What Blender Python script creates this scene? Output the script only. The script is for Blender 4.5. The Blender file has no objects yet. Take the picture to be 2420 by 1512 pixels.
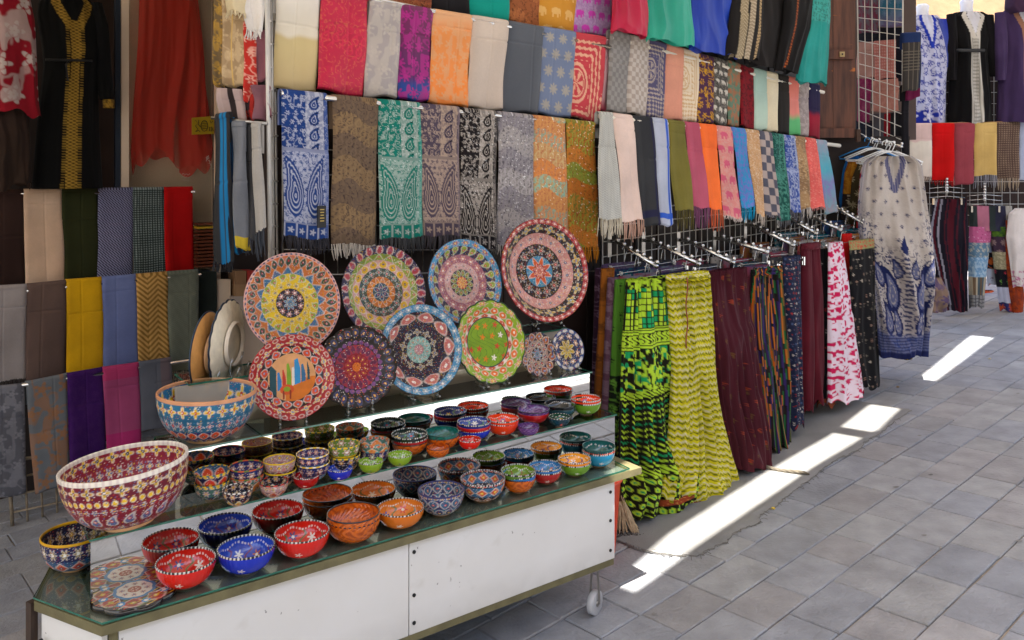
import bpy, math, random
import numpy as np
from math import radians, sin, cos, pi
random.seed(7)
R_ = np.random.RandomState(11)
sc = bpy.context.scene
COL = sc.collection

# ---------------------------------------------------------------- camera, sky, sun, exposure
CZ, FP, CX, HY = 1.74, 1960.0, 1210.0, 400.0      # eye height; focal length, centre and horizon in units of a 2420-wide frame
cam_d = bpy.data.cameras.new("camera")
cam = bpy.data.objects.new("camera", cam_d)
COL.objects.link(cam)
cam.location = (0, 0, CZ)
cam.rotation_euler = (pi/2, 0, 0)
cam_d.sensor_width = 36
cam_d.lens = 36*FP/2420
cam_d.shift_y = -(756-HY)/2420
cam_d.clip_end = 300
cam_d.clip_start = 0.05
sc.camera = cam
SUN_EL, SUN_H = radians(66), (-0.25, -0.968)
world = bpy.data.worlds.new("World")
sc.world = world
world.use_nodes = True
wn = world.node_tree.nodes
sky = wn.new("ShaderNodeTexSky")
sky.sky_type = 'NISHITA'
sky.sun_disc = False
sky.sun_elevation = SUN_EL
sky.sun_rotation = math.atan2(SUN_H[0], SUN_H[1])
sky.dust_density = 3.0
bg = wn["Background"]
bg.inputs[1].default_value = 0.12
world.node_tree.links.new(sky.outputs[0], bg.inputs[0])
sun_d = bpy.data.lights.new("sun", 'SUN')
sun_d.energy = 4.6
sun_d.angle = radians(0.5)
sun_d.color = (1.0, 0.95, 0.87)
sun = bpy.data.objects.new("sun", sun_d)
COL.objects.link(sun)
from mathutils import Vector
sdir = Vector((SUN_H[0]*cos(SUN_EL), SUN_H[1]*cos(SUN_EL), sin(SUN_EL)))
sun.rotation_euler = sdir.to_track_quat('Z', 'Y').to_euler()
sun.location = sdir*30
vs = sc.view_settings
vs.view_transform = 'Standard'
vs.look = 'None'
vs.gamma = 1
vs.use_curve_mapping = False
vs.exposure = 2.1
cy = sc.cycles
cy.use_denoising = True
cy.max_bounces = 8
cy.diffuse_bounces = 4
cy.glossy_bounces = 5
cy.transmission_bounces = 4
cy.transparent_max_bounces = 12
cy.caustics_reflective = False
cy.caustics_refractive = False
cy.sample_clamp_indirect = 6

# ---------------------------------------------------------------- geometry helpers
def V2(x, y): return np.array([x, y], float)
U_ = V2(0.7615, 0.6484)                 # along the shop front
N_ = V2(0.6484, -0.7615)                # out of the shop front, towards the lane
E_ = V2(0.806, 0.592)                   # along the display counter
M_ = V2(0.592, -0.806)                  # out of the display counter's front
W0 = V2(-0.825, 3.3)
def gz(x, y=0): return 0.08*x
def PW(o): return (W0+o*N_, U_)         # shop-front plane, o metres out from it
L0 = V2(-2.69, 4.9)
def PL(o): return (L0+o*N_, U_)
def PF(Y): return (V2(0, Y), V2(1, 0))
def on(x, y, pl):
    """the point of a vertical plane that lies behind a point of the picture"""
    A, d = pl
    k = (x-CX)/FP
    s = (k*A[1]-A[0])/(d[0]-k*d[1])
    P = A+s*d
    return np.array([P[0], P[1], CZ-(y-HY)/FP*P[1]])
def onz(x, y, z):
    Z = (CZ-z)*FP/(y-HY)
    return np.array([(x-CX)/FP*Z, Z, z])
def ong(x, y):
    Z = CZ/((y-HY)/FP+0.08*(x-CX)/FP)
    X = (x-CX)/FP*Z
    return np.array([X, Z, gz(X)])
def H(s, k=1.0):
    s = s.lstrip('#')
    c = np.array([int(s[i:i+2], 16)/255 for i in (0, 2, 4)])
    c = np.where(c <= 0.04045, c/12.92, ((c+0.055)/1.055)**2.4)
    return np.clip(c*k, 0.002, 0.86)

def tag(o, label, cat=None, group=None, kind=None):
    if label: o['label'] = label
    if cat: o['category'] = cat
    if group: o['group'] = group
    if kind: o['kind'] = kind
    return o
def empty(name, loc, label=None, cat=None, group=None, kind=None):
    o = bpy.data.objects.new(name, None)
    o.empty_display_size = 0.1
    COL.objects.link(o)
    o.location = tuple(loc)
    return tag(o, label, cat, group, kind)
def mesh(name, V, Q, mat, col=None, parent=None, smooth=True, T=None, base=None):
    """V (n,3) world coordinates, Q (m,4) quads, T (k,3) triangles -> one mesh object with its origin at its base"""
    V = np.asarray(V, float).reshape(-1, 3)
    Q = np.asarray(Q, int).reshape(-1, 4) if Q is not None and len(Q) else np.zeros((0, 4), int)
    T = np.asarray(T, int).reshape(-1, 3) if T is not None and len(T) else np.zeros((0, 3), int)
    if parent is not None:
        off = np.zeros(3)
        p = parent
        while p is not None:
            off += np.array(p.location); p = p.parent
        pts = V-off
        loc = np.array([pts[:, 0].mean(), pts[:, 1].mean(), pts[:, 2].min()])
    else:
        off = np.zeros(3); pts = V
        loc = np.array([V[:, 0].mean(), V[:, 1].mean(), V[:, 2].min()]) if base is None else np.array(base, float)
    pts = pts-loc
    me = bpy.data.meshes.new(name)
    me.vertices.add(len(V))
    me.vertices.foreach_set("co", pts.astype(np.float32).ravel())
    nl = 4*len(Q)+3*len(T)
    me.loops.add(nl)
    me.loops.foreach_set("vertex_index", np.concatenate([Q.ravel(), T.ravel()]).astype(np.int32))
    me.polygons.add(len(Q)+len(T))
    st = np.concatenate([np.arange(len(Q))*4, 4*len(Q)+np.arange(len(T))*3]).astype(np.int32)
    me.polygons.foreach_set("loop_start", st)
    if isinstance(mat, (list, tuple)):
        for m in mat[0]: me.materials.append(m)
        me.polygons.foreach_set("material_index", np.asarray(mat[1], np.int32))
    else:
        me.materials.append(mat)
    me.polygons.foreach_set("use_smooth", np.full(len(Q)+len(T), smooth))
    if col is not None:
        a = me.color_attributes.new("Col", 'FLOAT_COLOR', 'POINT')
        c = np.ones((len(V), 4), np.float32)
        c[:, :3] = np.broadcast_to(np.asarray(col), (len(V), 3))
        a.data.foreach_set("color", c.ravel())
    me.update(calc_edges=True)
    me.validate()
    o = bpy.data.objects.new(name, me)
    COL.objects.link(o)
    o.location = tuple(loc)
    if parent is not None: o.parent = parent
    return o
class MB:
    """collects shapes for one mesh"""
    def __init__(s): s.V = []; s.Q = []; s.T = []; s.C = []; s.n = 0
    def add(s, V, Q, T=None, col=None):
        V = np.asarray(V, float).reshape(-1, 3)
        s.V.append(V)
        if Q is not None and len(Q): s.Q.append(np.asarray(Q, int).reshape(-1, 4)+s.n)
        if T is not None and len(T): s.T.append(np.asarray(T, int).reshape(-1, 3)+s.n)
        s.C.append(np.broadcast_to(np.array([1, 1, 1.]) if col is None else np.asarray(col), (len(V), 3)))
        s.n += len(V)
        return s
    def box(s, c, sz, ax=None, col=None):
        """box about centre c; sz full sizes along the axes ax (default x y z)"""
        ax = np.eye(3) if ax is None else np.asarray(ax, float)
        P = np.array([[i, j, k] for i in (-.5, .5) for j in (-.5, .5) for k in (-.5, .5)])*np.asarray(sz)
        P = P @ ax+np.asarray(c)
        return s.add(P, [[0, 1, 3, 2], [4, 6, 7, 5], [0, 4, 5, 1], [2, 3, 7, 6], [0, 2, 6, 4], [1, 5, 7, 3]], col=col)
    def tube(s, pts, r, n=6, cap=True, col=None):
        pts = np.asarray(pts, float); m = len(pts)
        r = np.broadcast_to(np.asarray(r, float), (m,))
        tg = np.gradient(pts, axis=0)
        tg /= np.linalg.norm(tg, axis=1)[:, None]+1e-9
        up = np.array([0, 0, 1.]) if abs(tg[0][2]) < 0.9 else np.array([1., 0, 0])
        a = np.cross(tg, up); a /= np.linalg.norm(a, axis=1)[:, None]+1e-9
        b = np.cross(tg, a)
        th = np.arange(n)*2*pi/n
        P = pts[:, None]+r[:, None, None]*(np.cos(th)[None, :, None]*a[:, None]+np.sin(th)[None, :, None]*b[:, None])
        i = np.arange(m-1)[:, None]*n; j = np.arange(n)[None]; k = (j+1) % n
        Q = np.stack([i+j, i+k, i+n+k, i+n+j], -1).reshape(-1, 4)
        P = P.reshape(-1, 3); T = []
        if cap:
            P = np.vstack([P, pts[0], pts[-1]])
            c0, c1 = m*n, m*n+1
            for q in range(n):
                T.append([c0, (q+1) % n, q]); T.append([c1, (m-1)*n+q, (m-1)*n+(q+1) % n])
        return s.add(P, Q, T, col)
    def ball(s, c, r, n=10, col=None):
        r = np.broadcast_to(np.asarray(r, float), (3,))
        la = np.linspace(0, pi, n//2+2); lo = np.arange(n)*2*pi/n
        P = np.stack([np.sin(la)[:, None]*np.cos(lo), np.sin(la)[:, None]*np.sin(lo), np.cos(la)[:, None]+0*lo], -1)*r+np.asarray(c)
        m = len(la)
        i = np.arange(m-1)[:, None]*n; j = np.arange(n)[None]; k = (j+1) % n
        return s.add(P, np.stack([i+j, i+n+j, i+n+k, i+k], -1), None, col)
    def sheet(s, P, closed=False, col=None):
        P = np.asarray(P, float); m, n = P.shape[:2]
        i = np.arange(m-1)[:, None]*n; j = np.arange(n if closed else n-1)[None]; k = (j+1) % n
        return s.add(P, np.stack([i+j, i+n+j, i+n+k, i+k], -1), None, None if col is None else np.asarray(col).reshape(-1, 3))
    def done(s, name, mat, parent=None, smooth=False, usecol=False):
        V = np.vstack(s.V)
        return mesh(name, V, np.vstack(s.Q) if s.Q else None, mat, np.vstack(s.C) if usecol else None, parent, smooth,
                    np.vstack(s.T) if s.T else None)
def ax3(d):
    """axes along a horizontal direction d, its right-hand normal, and up"""
    d = np.asarray(d, float); d = d/np.linalg.norm(d)
    return np.array([[d[0], d[1], 0], [d[1], -d[0], 0], [0, 0, 1]])
def p3(p, z): return np.array([p[0], p[1], z])

# ---------------------------------------------------------------- materials
def material(name):
    m = bpy.data.materials.new(name); m.use_nodes = True
    nt = m.node_tree
    return m, nt, nt.nodes["Principled BSDF"]
def setp(b, **k):
    for n, v in k.items():
        n = {'base': 'Base Color', 'rough': 'Roughness', 'metal': 'Metallic', 'coat': 'Coat Weight', 'sheen': 'Sheen Weight',
             'trans': 'Transmission Weight', 'alpha': 'Alpha', 'ior': 'IOR', 'spec': 'Specular IOR Level', 'sss': 'Subsurface Weight'}.get(n, n)
        b.inputs[n].default_value = (*v, 1) if n == 'Base Color' else v
def tint(nt, b, colsock, scale, lo, hi, coord='Object', detail=4, bump=0, bscale=None, bdist=0.002):
    """multiply a colour by soft noise and add a fine bump"""
    tc = nt.nodes.new("ShaderNodeTexCoord")
    no = nt.nodes.new("ShaderNodeTexNoise"); no.inputs['Scale'].default_value = scale; no.inputs['Detail'].default_value = detail
    nt.links.new(tc.outputs[coord], no.inputs['Vector'])
    mr = nt.nodes.new("ShaderNodeMapRange")
    mr.inputs[1].default_value = 0.3; mr.inputs[2].default_value = 0.7; mr.inputs[3].default_value = lo; mr.inputs[4].default_value = hi
    nt.links.new(no.outputs[0], mr.inputs[0])
    mx = nt.nodes.new("ShaderNodeVectorMath"); mx.operation = 'SCALE'
    nt.links.new(colsock, mx.inputs[0]); nt.links.new(mr.outputs[0], mx.inputs['Scale'])
    nt.links.new(mx.outputs[0], b.inputs['Base Color'])
    if bump:
        n2 = nt.nodes.new("ShaderNodeTexNoise"); n2.inputs['Scale'].default_value = bscale; n2.inputs['Detail'].default_value = 3
        nt.links.new(tc.outputs[coord], n2.inputs['Vector'])
        bu = nt.nodes.new("ShaderNodeBump"); bu.inputs['Strength'].default_value = bump; bu.inputs['Distance'].default_value = bdist
        nt.links.new(n2.outputs[0], bu.inputs['Height']); nt.links.new(bu.outputs[0], b.inputs['Normal'])
    return mr
def plain(name, c, rough=0.5, var=0.12, scale=6, bump=0.2, bscale=80, bdist=0.002, **k):
    m, nt, b = material(name)
    setp(b, rough=rough, **k)
    rgb = nt.nodes.new("ShaderNodeRGB"); rgb.outputs[0].default_value = (*(H(c) if isinstance(c, str) else c), 1)
    tint(nt, b, rgb.outputs[0], scale, 1-var, 1+var, bump=bump, bscale=bscale, bdist=bdist)
    return m
def colmat(name, rough, lo=0.9, hi=1.1, scale=9, bump=0.25, bscale=240, bdist=0.001, detail=4, **k):
    m, nt, b = material(name)
    setp(b, rough=rough, **k)
    at = nt.nodes.new("ShaderNodeAttribute"); at.attribute_name = "Col"
    tint(nt, b, at.outputs['Color'], scale, lo, hi, detail=detail, bump=bump, bscale=bscale, bdist=bdist)
    return m
FABRIC = colmat("woven_fabric", 0.9, 0.88, 1.08, 7, 0.35, 420, 0.0012, sheen=0.04, spec=0.15)
SILK = colmat("satin_fabric", 0.48, 0.92, 1.08, 5, 0.15, 300, 0.001, sheen=0.05, spec=0.35)
GLAZE = colmat("glazed_ceramic", 0.13, 0.9, 1.1, 14, 0.25, 130, 0.0015, coat=0.6)
RELIEF = colmat("relief_glazed_ceramic", 0.33, 0.88, 1.12, 30, 0.5, 170, 0.002, coat=0.06, spec=0.3)
PAINT = colmat("stone_slab", 0.7, 0.80, 1.13, 8, 0.9, 60, 0.006, detail=9)
CLAY = plain("bare_clay", '#d8a878', 0.7, 0.1, 20, 0.3, 120)
WHITEFOOT = plain("pale_clay", '#e4d8c4', 0.5, 0.08, 20)
CHROME = plain("chrome", (0.60, 0.59, 0.57), 0.2, 0.06, 10, 0, 10, metal=1.0)
WIRE = plain("painted_wire", '#c9c6c0', 0.4, 0.12, 12, 0.2, 60)
RUSTY = plain("rusty_wire", '#8a7a64', 0.6, 0.35, 25, 0.4, 90)
STEEL = plain("dull_steel", (0.42, 0.40, 0.37), 0.3, 0.15, 12, 0.1, 50, metal=1.0)
def laminate():
    m, nt, b = material("scuffed_white_laminate")
    setp(b, rough=0.36)
    tc = nt.nodes.new("ShaderNodeTexCoord")
    def noise(s, d=4): n = nt.nodes.new("ShaderNodeTexNoise"); n.inputs['Scale'].default_value = s; n.inputs['Detail'].default_value = d; nt.links.new(tc.outputs['Object'], n.inputs['Vector']); return n
    def ramp(n, a, c, va, vb):
        r = nt.nodes.new("ShaderNodeMapRange"); r.inputs[1].default_value = a; r.inputs[2].default_value = c; r.inputs[3].default_value = va; r.inputs[4].default_value = vb
        nt.links.new(n.outputs[0], r.inputs[0]); return r
    spk = ramp(noise(42, 2), 0.735, 0.77, 0, 0.7); cloud = ramp(noise(2.6, 6), 0.35, 0.75, 0.0, 0.34); scuff = ramp(noise(9, 8), 0.6, 0.74, 0, 0.28)
    sep = nt.nodes.new("ShaderNodeSeparateXYZ"); nt.links.new(tc.outputs['Object'], sep.inputs[0])
    low = nt.nodes.new("ShaderNodeMapRange"); low.inputs[1].default_value = 0.0; low.inputs[2].default_value = 0.09; low.inputs[3].default_value = 0.35; low.inputs[4].default_value = 0
    nt.links.new(sep.outputs[2], low.inputs[0])
    lm = nt.nodes.new("ShaderNodeMath"); lm.operation = 'MULTIPLY'; nt.links.new(low.outputs[0], lm.inputs[0]); nt.links.new(noise(14, 6).outputs[0], lm.inputs[1])
    prev = None; col = (*H('#e6e4e0'), 1)
    for f, c in ((cloud, '#c4beb0'), (scuff, '#b4aa98'), (lm, '#6c6254'), (spk, '#5c5248')):
        mx = nt.nodes.new("ShaderNodeMix"); mx.data_type = 'RGBA'
        if prev: nt.links.new(prev.outputs[2], mx.inputs[6])
        else: mx.inputs[6].default_value = col
        mx.inputs[7].default_value = (*H(c), 1); nt.links.new(f.outputs[0], mx.inputs[0]); prev = mx
    nt.links.new(prev.outputs[2], b.inputs['Base Color'])
    return m
LAMINATE = laminate()
MDF = plain("fibreboard", '#6e6747', 0.75, 0.2, 18, 0.5, 120)
BLACKM = plain("black_plastic", '#141414', 0.5, 0.1, 10)
DWOOD = plain("dark_wood", '#241611', 0.6, 0.3, 5, 0.5, 40)
DARK = plain("dark_backing", '#20140f', 0.8, 0.2, 4)
CREAMP = plain("cream_paint", '#e6cdb2', 0.55, 0.08, 3, 0.1, 30)
STONE = plain("cream_render", '#d9c7a8', 0.85, 0.14, 1.2, 0.6, 12, 0.01)
RUGM = plain("grey_rug", '#8b8a88', 1.0, 0.16, 3.5, 1.0, 260, 0.006)
ROPEM = plain("old_rope", '#6b6355', 0.9, 0.3, 40, 1.0, 200, 0.004)
ORANGEP = plain("orange_plastic", '#f0451c', 0.35, 0.05, 6, 0.1, 30)
WHITEP = plain("white_plastic", '#eceef2', 0.35, 0.04, 8, 0.0, 30)
BLUEP = plain("blue_plastic", '#1f7fc4', 0.35, 0.05, 8, 0.0, 30)
STRAW = plain("broom_bristle", '#b7a283', 0.9, 0.3, 40)
WHITEPIPE = plain("white_pipe", '#e3ddcf', 0.45, 0.06, 8)
LEATHER = plain("stacked_leather", '#5b2a14', 0.45, 0.5, 30, 0.4, 60)
SKINM = plain("mannequin_white", '#dfe2ee', 0.4, 0.04, 8, 0.05, 30)
def wood_door():
    m, nt, b = material("worn_brown_door")
    setp(b, rough=0.6)
    tc = nt.nodes.new("ShaderNodeTexCoord")
    mp = nt.nodes.new("ShaderNodeMapping"); mp.inputs['Scale'].default_value = (14, 14, 1.6)
    nt.links.new(tc.outputs['Object'], mp.inputs[0])
    no = nt.nodes.new("ShaderNodeTexNoise"); no.inputs['Scale'].default_value = 2; no.inputs['Detail'].default_value = 6
    nt.links.new(mp.outputs[0], no.inputs['Vector'])
    cr = nt.nodes.new("ShaderNodeValToRGB")
    cr.color_ramp.elements[0].position = 0.3; cr.color_ramp.elements[0].color = (*H('#3b2016'), 1)
    cr.color_ramp.elements[1].position = 0.7; cr.color_ramp.elements[1].color = (*H('#6d4230'), 1)
    nt.links.new(no.outputs[0], cr.inputs[0])
    mp2 = nt.nodes.new("ShaderNodeMapping"); mp2.inputs['Scale'].default_value = (3, 3, 11)
    nt.links.new(tc.outputs['Object'], mp2.inputs[0])
    n3 = nt.nodes.new("ShaderNodeTexNoise"); n3.inputs['Scale'].default_value = 1.6; n3.inputs['Detail'].default_value = 5
    nt.links.new(mp2.outputs[0], n3.inputs['Vector'])
    c2 = nt.nodes.new("ShaderNodeValToRGB")
    c2.color_ramp.elements[0].position = 0.64; c2.color_ramp.elements[0].color = (0, 0, 0, 1)
    c2.color_ramp.elements[1].position = 0.7; c2.color_ramp.elements[1].color = (1, 1, 1, 1)
    nt.links.new(n3.outputs[0], c2.inputs[0])
    mx = nt.nodes.new("ShaderNodeMix"); mx.data_type = 'RGBA'
    nt.links.new(c2.outputs[0], mx.inputs[0]); nt.links.new(cr.outputs[0], mx.inputs[6])
    mx.inputs[7].default_value = (*H('#b9692a'), 1)
    nt.links.new(mx.outputs[2], b.inputs['Base Color'])
    bu = nt.nodes.new("ShaderNodeBump"); bu.inputs['Strength'].default_value = 0.4; bu.inputs['Distance'].default_value = 0.003
    nt.links.new(no.outputs[0], bu.inputs['Height']); nt.links.new(bu.outputs[0], b.inputs['Normal'])
    return m
DOORM = wood_door()
def clear(name, tintc, refl, gloss_rough=0.02, fres=1.5):
    """clear sheet: lets light straight through, reflects by angle"""
    m = bpy.data.materials.new(name); m.use_nodes = True
    nt = m.node_tree; nt.nodes.clear()
    out = nt.nodes.new("ShaderNodeOutputMaterial")
    tr = nt.nodes.new("ShaderNodeBsdfTransparent"); tr.inputs[0].default_value = (*tintc, 1)
    gl = nt.nodes.new("ShaderNodeBsdfGlossy"); gl.inputs['Roughness'].default_value = gloss_rough
    gl.inputs['Color'].default_value = (0.95, 0.97, 0.96, 1)
    fr = nt.nodes.new("ShaderNodeFresnel"); fr.inputs[0].default_value = fres
    ma = nt.nodes.new("ShaderNodeMath"); ma.operation = 'MULTIPLY_ADD'; ma.inputs[1].default_value = 1.0; ma.inputs[2].default_value = refl
    ma.use_clamp = True
    nt.links.new(fr.outputs[0], ma.inputs[0])
    mx = nt.nodes.new("ShaderNodeMixShader")
    ge = nt.nodes.new("ShaderNodeNewGeometry")
    fm = nt.nodes.new("ShaderNodeMath"); fm.operation = 'MULTIPLY_ADD'; fm.inputs[1].default_value = -1.0; fm.inputs[2].default_value = 1.0
    nt.links.new(ge.outputs['Backfacing'], fm.inputs[0])
    mm = nt.nodes.new("ShaderNodeMath"); mm.operation = 'MULTIPLY'
    nt.links.new(ma.outputs[0], mm.inputs[0]); nt.links.new(fm.outputs[0], mm.inputs[1])
    nt.links.new(mm.outputs[0], mx.inputs[0]); nt.links.new(tr.outputs[0], mx.inputs[1]); nt.links.new(gl.outputs[0], mx.inputs[2])
    nt.links.new(mx.outputs[0], out.inputs[0])
    return m
GLASSF = clear("glass_face", (0.80, 0.86, 0.83), 0.05, 0.015)
WINDOWG = clear("window_glass", (0.9, 0.9, 0.88), 0.06, 0.01)
ACRYL = clear("clear_acrylic", (0.82, 0.80, 0.78), 0.16, 0.06, 1.6)
GLASSE = plain("glass_edge", '#2d6b58', 0.12, 0.3, 30, 0.3, 80, coat=0.5)
MIRROR = plain("mirror", (0.86, 0.87, 0.85), 0.012, 0.02, 5, 0.02, 3, metal=1.0)
COUNTM = plain("polished_counter_top", (0.50, 0.46, 0.41), 0.08, 0.1, 6, 0.06, 8, metal=0.4)
def sheer(name, c, a):
    m, nt, b = material(name)
    setp(b, base=H(c), rough=0.7, alpha=a)
    return m
SHEER = sheer("sheer_red_cloth", '#ff3c2a', 0.6)
def added_shade_mat():  # cloth of the unseen sheets added for shade
    m = bpy.data.materials.new("added_shade_cloth"); m.use_nodes = True
    nt = m.node_tree; nt.nodes.clear()
    out = nt.nodes.new("ShaderNodeOutputMaterial")
    d = nt.nodes.new("ShaderNodeBsdfDiffuse"); d.inputs[0].default_value = (0.62, 0.56, 0.46, 1)
    t = nt.nodes.new("ShaderNodeBsdfTranslucent"); t.inputs[0].default_value = (0.55, 0.48, 0.38, 1)
    n = nt.nodes.new("ShaderNodeTexNoise"); n.inputs['Scale'].default_value = 3
    a = nt.nodes.new("ShaderNodeMath"); a.operation = 'MULTIPLY'; a.inputs[1].default_value = 0.30
    nt.links.new(n.outputs[0], a.inputs[0])
    mx = nt.nodes.new("ShaderNodeMixShader")
    nt.links.new(a.outputs[0], mx.inputs[0])
    nt.links.new(d.outputs[0], mx.inputs[1]); nt.links.new(t.outputs[0], mx.inputs[2])
    nt.links.new(mx.outputs[0], out.inputs[0])
    return m
ADDED_SHADE = added_shade_mat()

# ---------------------------------------------------------------- numpy noise and motifs (all colours are surface colours only)
def hsh(i, j, s=0):
    v = np.sin(i*127.1+j*311.7+s*74.7)*43758.5453
    return v-np.floor(v)
def vn(x, y, s=0):
    i, j = np.floor(x), np.floor(y); f, g = x-i, y-j
    f = f*f*(3-2*f); g = g*g*(3-2*g)
    return (hsh(i, j, s)*(1-f)+hsh(i+1, j, s)*f)*(1-g)+(hsh(i, j+1, s)*(1-f)+hsh(i+1, j+1, s)*f)*g
def fb(x, y, s=0): return 0.6*vn(x, y, s)+0.3*vn(2.1*x, 2.1*y, s+3)+0.1*vn(4.3*x, 4.3*y, s+5)
def ss(a, b, x):
    t = np.clip((x-a)/(b-a), 0, 1); return t*t*(3-2*t)
def mixc(a, b, m):
    m = np.asarray(m)[..., None]; return a*(1-m)+b*m
def cells(x, y, s, stag=True):
    j = np.floor(y/s); xx = x/s+(0.5*(j % 2) if stag else 0); i = np.floor(xx)
    return (xx-i-0.5)*2, (y/s-j-0.5)*2, i, j
def blossom(x, y, R, k=5, deep=0.3):
    r = np.hypot(x, y); t = np.arctan2(y, x)
    return 1-ss(-0.06, 0.06, r-R*(1-deep+deep*np.cos(k*t)))
def drop(x, y, s=1.0):
    """signed field of a paisley drop: below 0 is inside"""
    d = np.full(np.shape(x), 9.0)
    for q in np.linspace(0, 1, 7):
        cx = 0.55*q*q*s; cy = (-0.35+1.15*q)*s
        d = np.minimum(d, np.hypot(x-cx, y+cy)-s*0.55*(1-q)**0.9)
    return d

# fabric patterns: f(u, v, W, L) with u across and v down in metres
def P_plain(c, c2=None):
    a = H(c); b = H(c2) if c2 else a
    return lambda u, v, W, L: mixc(a, b, 0.0*u+ss(0.3, 0.7, fb(u*9, v*3, 2))*(1 if c2 else 0))*(0.96+0.08*vn(u*300, v*300)[..., None])
def P_ombre(*st):
    ks = [(p, H(c)) for p, c in st]
    def f(u, v, W, L):
        t = v/L+0.05*(vn(u*20, v*4)-0.5)
        out = np.zeros(np.shape(u)+(3,))+ks[0][1]
        for (p0, c0), (p1, c1) in zip(ks, ks[1:]): out = mixc(out, c1, ss(p0, p1, t))
        return out
    return f
def P_damask(c1, c2, s=0.06, seed=0, amt=1.0, base=None):
    a, b = H(c1), H(c2)
    def f(u, v, W, L):
        A = base(u, v, W, L) if base else a
        x, y, i, j = cells(u, v, s*1.15)
        x = x+.5*(hsh(i, j, seed)-.5); y = y+.5*(hsh(i, j, seed+1)-.5); r = np.hypot(x, y)
        fl = blossom(x, y, .74, 5+int(seed) % 3, .33)*(0.35+0.65*ss(.2, .5, np.abs(np.sin(r*8))))
        n = fb(u/s*.9, v/s*.9, seed); vi = 1-ss(.12, .34, np.abs(np.sin(n*9)))
        lf = ss(.62, .68, vn(u/s*2.6, v/s*1.7, seed+6))
        m = np.clip(np.maximum(np.maximum(fl, vi*.6), lf*.75), 0, 1)
        return mixc(A+0*u[..., None], b, m*amt)
    return f
def P_vine(c1, c2, s=0.045, seed=0):
    """contour-line scrolls with small flowers"""
    a, b = H(c1), H(c2)
    def f(u, v, W, L):
        n = fb(u/s, v/s, seed)
        m = 1-ss(0.18, 0.42, np.abs(np.sin(n*10)))
        x, y, i, j = cells(u, v, s*1.3)
        fl = blossom(x+0.5*(hsh(i, j, 4)-.5), y, 0.62, 6, 0.35)*(1-0.8*(np.hypot(x, y) < 0.2))
        return mixc(a+0*u[..., None], b, np.clip(m*0.8+fl, 0, 1))
    return f
def P_pash(dark, lite, sel=None, top=0.5, seed=0, glitter=0):
    """pashmina: dark ground with sprigs and a column of paisleys above, tall paisleys below, arcade border at the hem"""
    a, b, e = H(dark), H(lite)*.85, H(sel or dark)
    def f(u, v, W, L):
        x = u/W; t = v/L
        spr = P_vine(dark, lite, 0.026, seed)(u, v, W, L)*.8+a*.2
        fill = P_vine(lite, dark, 0.020, seed+3)(u, v, W, L)*.72+a*.28
        # column of paisleys on the right half of the top
        px, py, i, j = cells(u-W*0.5, v, W*0.34, False)
        d = drop(px*0.9, py*0.95)
        colm = mixc(fill*0+b, a, ss(0.35, 0.6, np.abs(np.sin(d*13)))*(d < 0)+(np.abs(d) < 0.07)+(d > .1)*0.45*ss(0.4, .6, vn(u*160, v*160)))
        up = np.where(((x > 0.48) & (x < 0.88))[..., None], colm, spr)
        # tall paisleys below
        qx = (x-np.where(x < 0.45, 0.22, 0.66))/0.23; qy = (t-(top+0.24))/0.2
        d2 = drop(np.where(x < 0.45, -qx, qx)*0.8, qy*0.95)
        low = mixc(fill, mixc(b, a, ss(0.3, 0.7, np.abs(np.sin(d2*19)))), (d2 < 0.12)*1.0)
        low = mixc(low, a, (np.abs(d2-0.1) < 0.03)*1.0)
        out = np.where((t < top)[..., None], up, low)
        band = (np.abs(t-top) < 0.012) | (np.abs(t-0.9) < 0.008)
        out = np.where(band[..., None], b*0.5+a*0.5, out)
        bx, by, i, j = cells(u, v, W/4, False)
        ar = ss(0.8, 0.9, np.abs(bx)) + blossom(bx, (t-0.95)/0.04, 0.6, 5)
        out = np.where((t > 0.905)[..., None], mixc(a+0*u[..., None], b, np.clip(ar, 0, 1)*0.9), out)
        out = mixc(out, e, (x > 0.9)*0.9*(0.6+0.4*np.sin(v*900)))
        if glitter: out = out+(hsh(np.floor(u*500), np.floor(v*500), 3) > 0.985)[..., None]*0.5
        return out
    return f
def P_band(cs, ground, s=0.05, seed=0, glitter=0.0):
    """horizontal bands of scrollwork in changing colours (dense jacquard)"""
    C = [H(c) for c in cs]; g = H(ground)
    def f(u, v, W, L):
        nb = len(C); q = v/L*nb*1.6+0.25*np.sin(u/W*6)+0.3*vn(u*12, v*12, seed)
        k = np.floor(q).astype(int) % nb
        base = np.array(C)[k]*0.6+np.array(C).mean(0)*0.4
        n = fb(u/s*1.5, v/s*1.5, seed); m = 1-ss(0.2, 0.5, np.abs(np.sin(n*16)))
        x, y, i, j = cells(u, v, W*0.2)
        d = drop(x*0.85, y*0.85)
        ring = (np.abs(d) < 0.12)*0.7+ss(0.4, 0.7, np.abs(np.sin(d*10)))*(d < 0)*0.45
        out = mixc(base, g, np.clip(m*0.75, 0, 1)); out = mixc(out, np.array(C)[(k+2) % nb]*1.15, np.clip(ring, 0, 1))
        if glitter: out = out+(hsh(np.floor(u*420), np.floor(v*420), 3) > 1-glitter)[..., None]*0.5
        return out
    return f
def P_check(c1, c2, s=0.02, soft=0.5):
    a, b = H(c1), H(c2)
    return lambda u, v, W, L: mixc(a+0*u[..., None], b, ((np.floor(u/s)+np.floor(v/s*0.9)) % 2)*soft)
def P_herring(c1, c2, s=0.03, p=0.008, k=1.0):
    a, b = H(c1), H(c2)
    return lambda u, v, W, L: mixc(a+0*u[..., None], b, k*ss(-0.3, 0.3, np.sin((v+np.abs((u/s) % 2-1)*s)*2*pi/p)))
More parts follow.
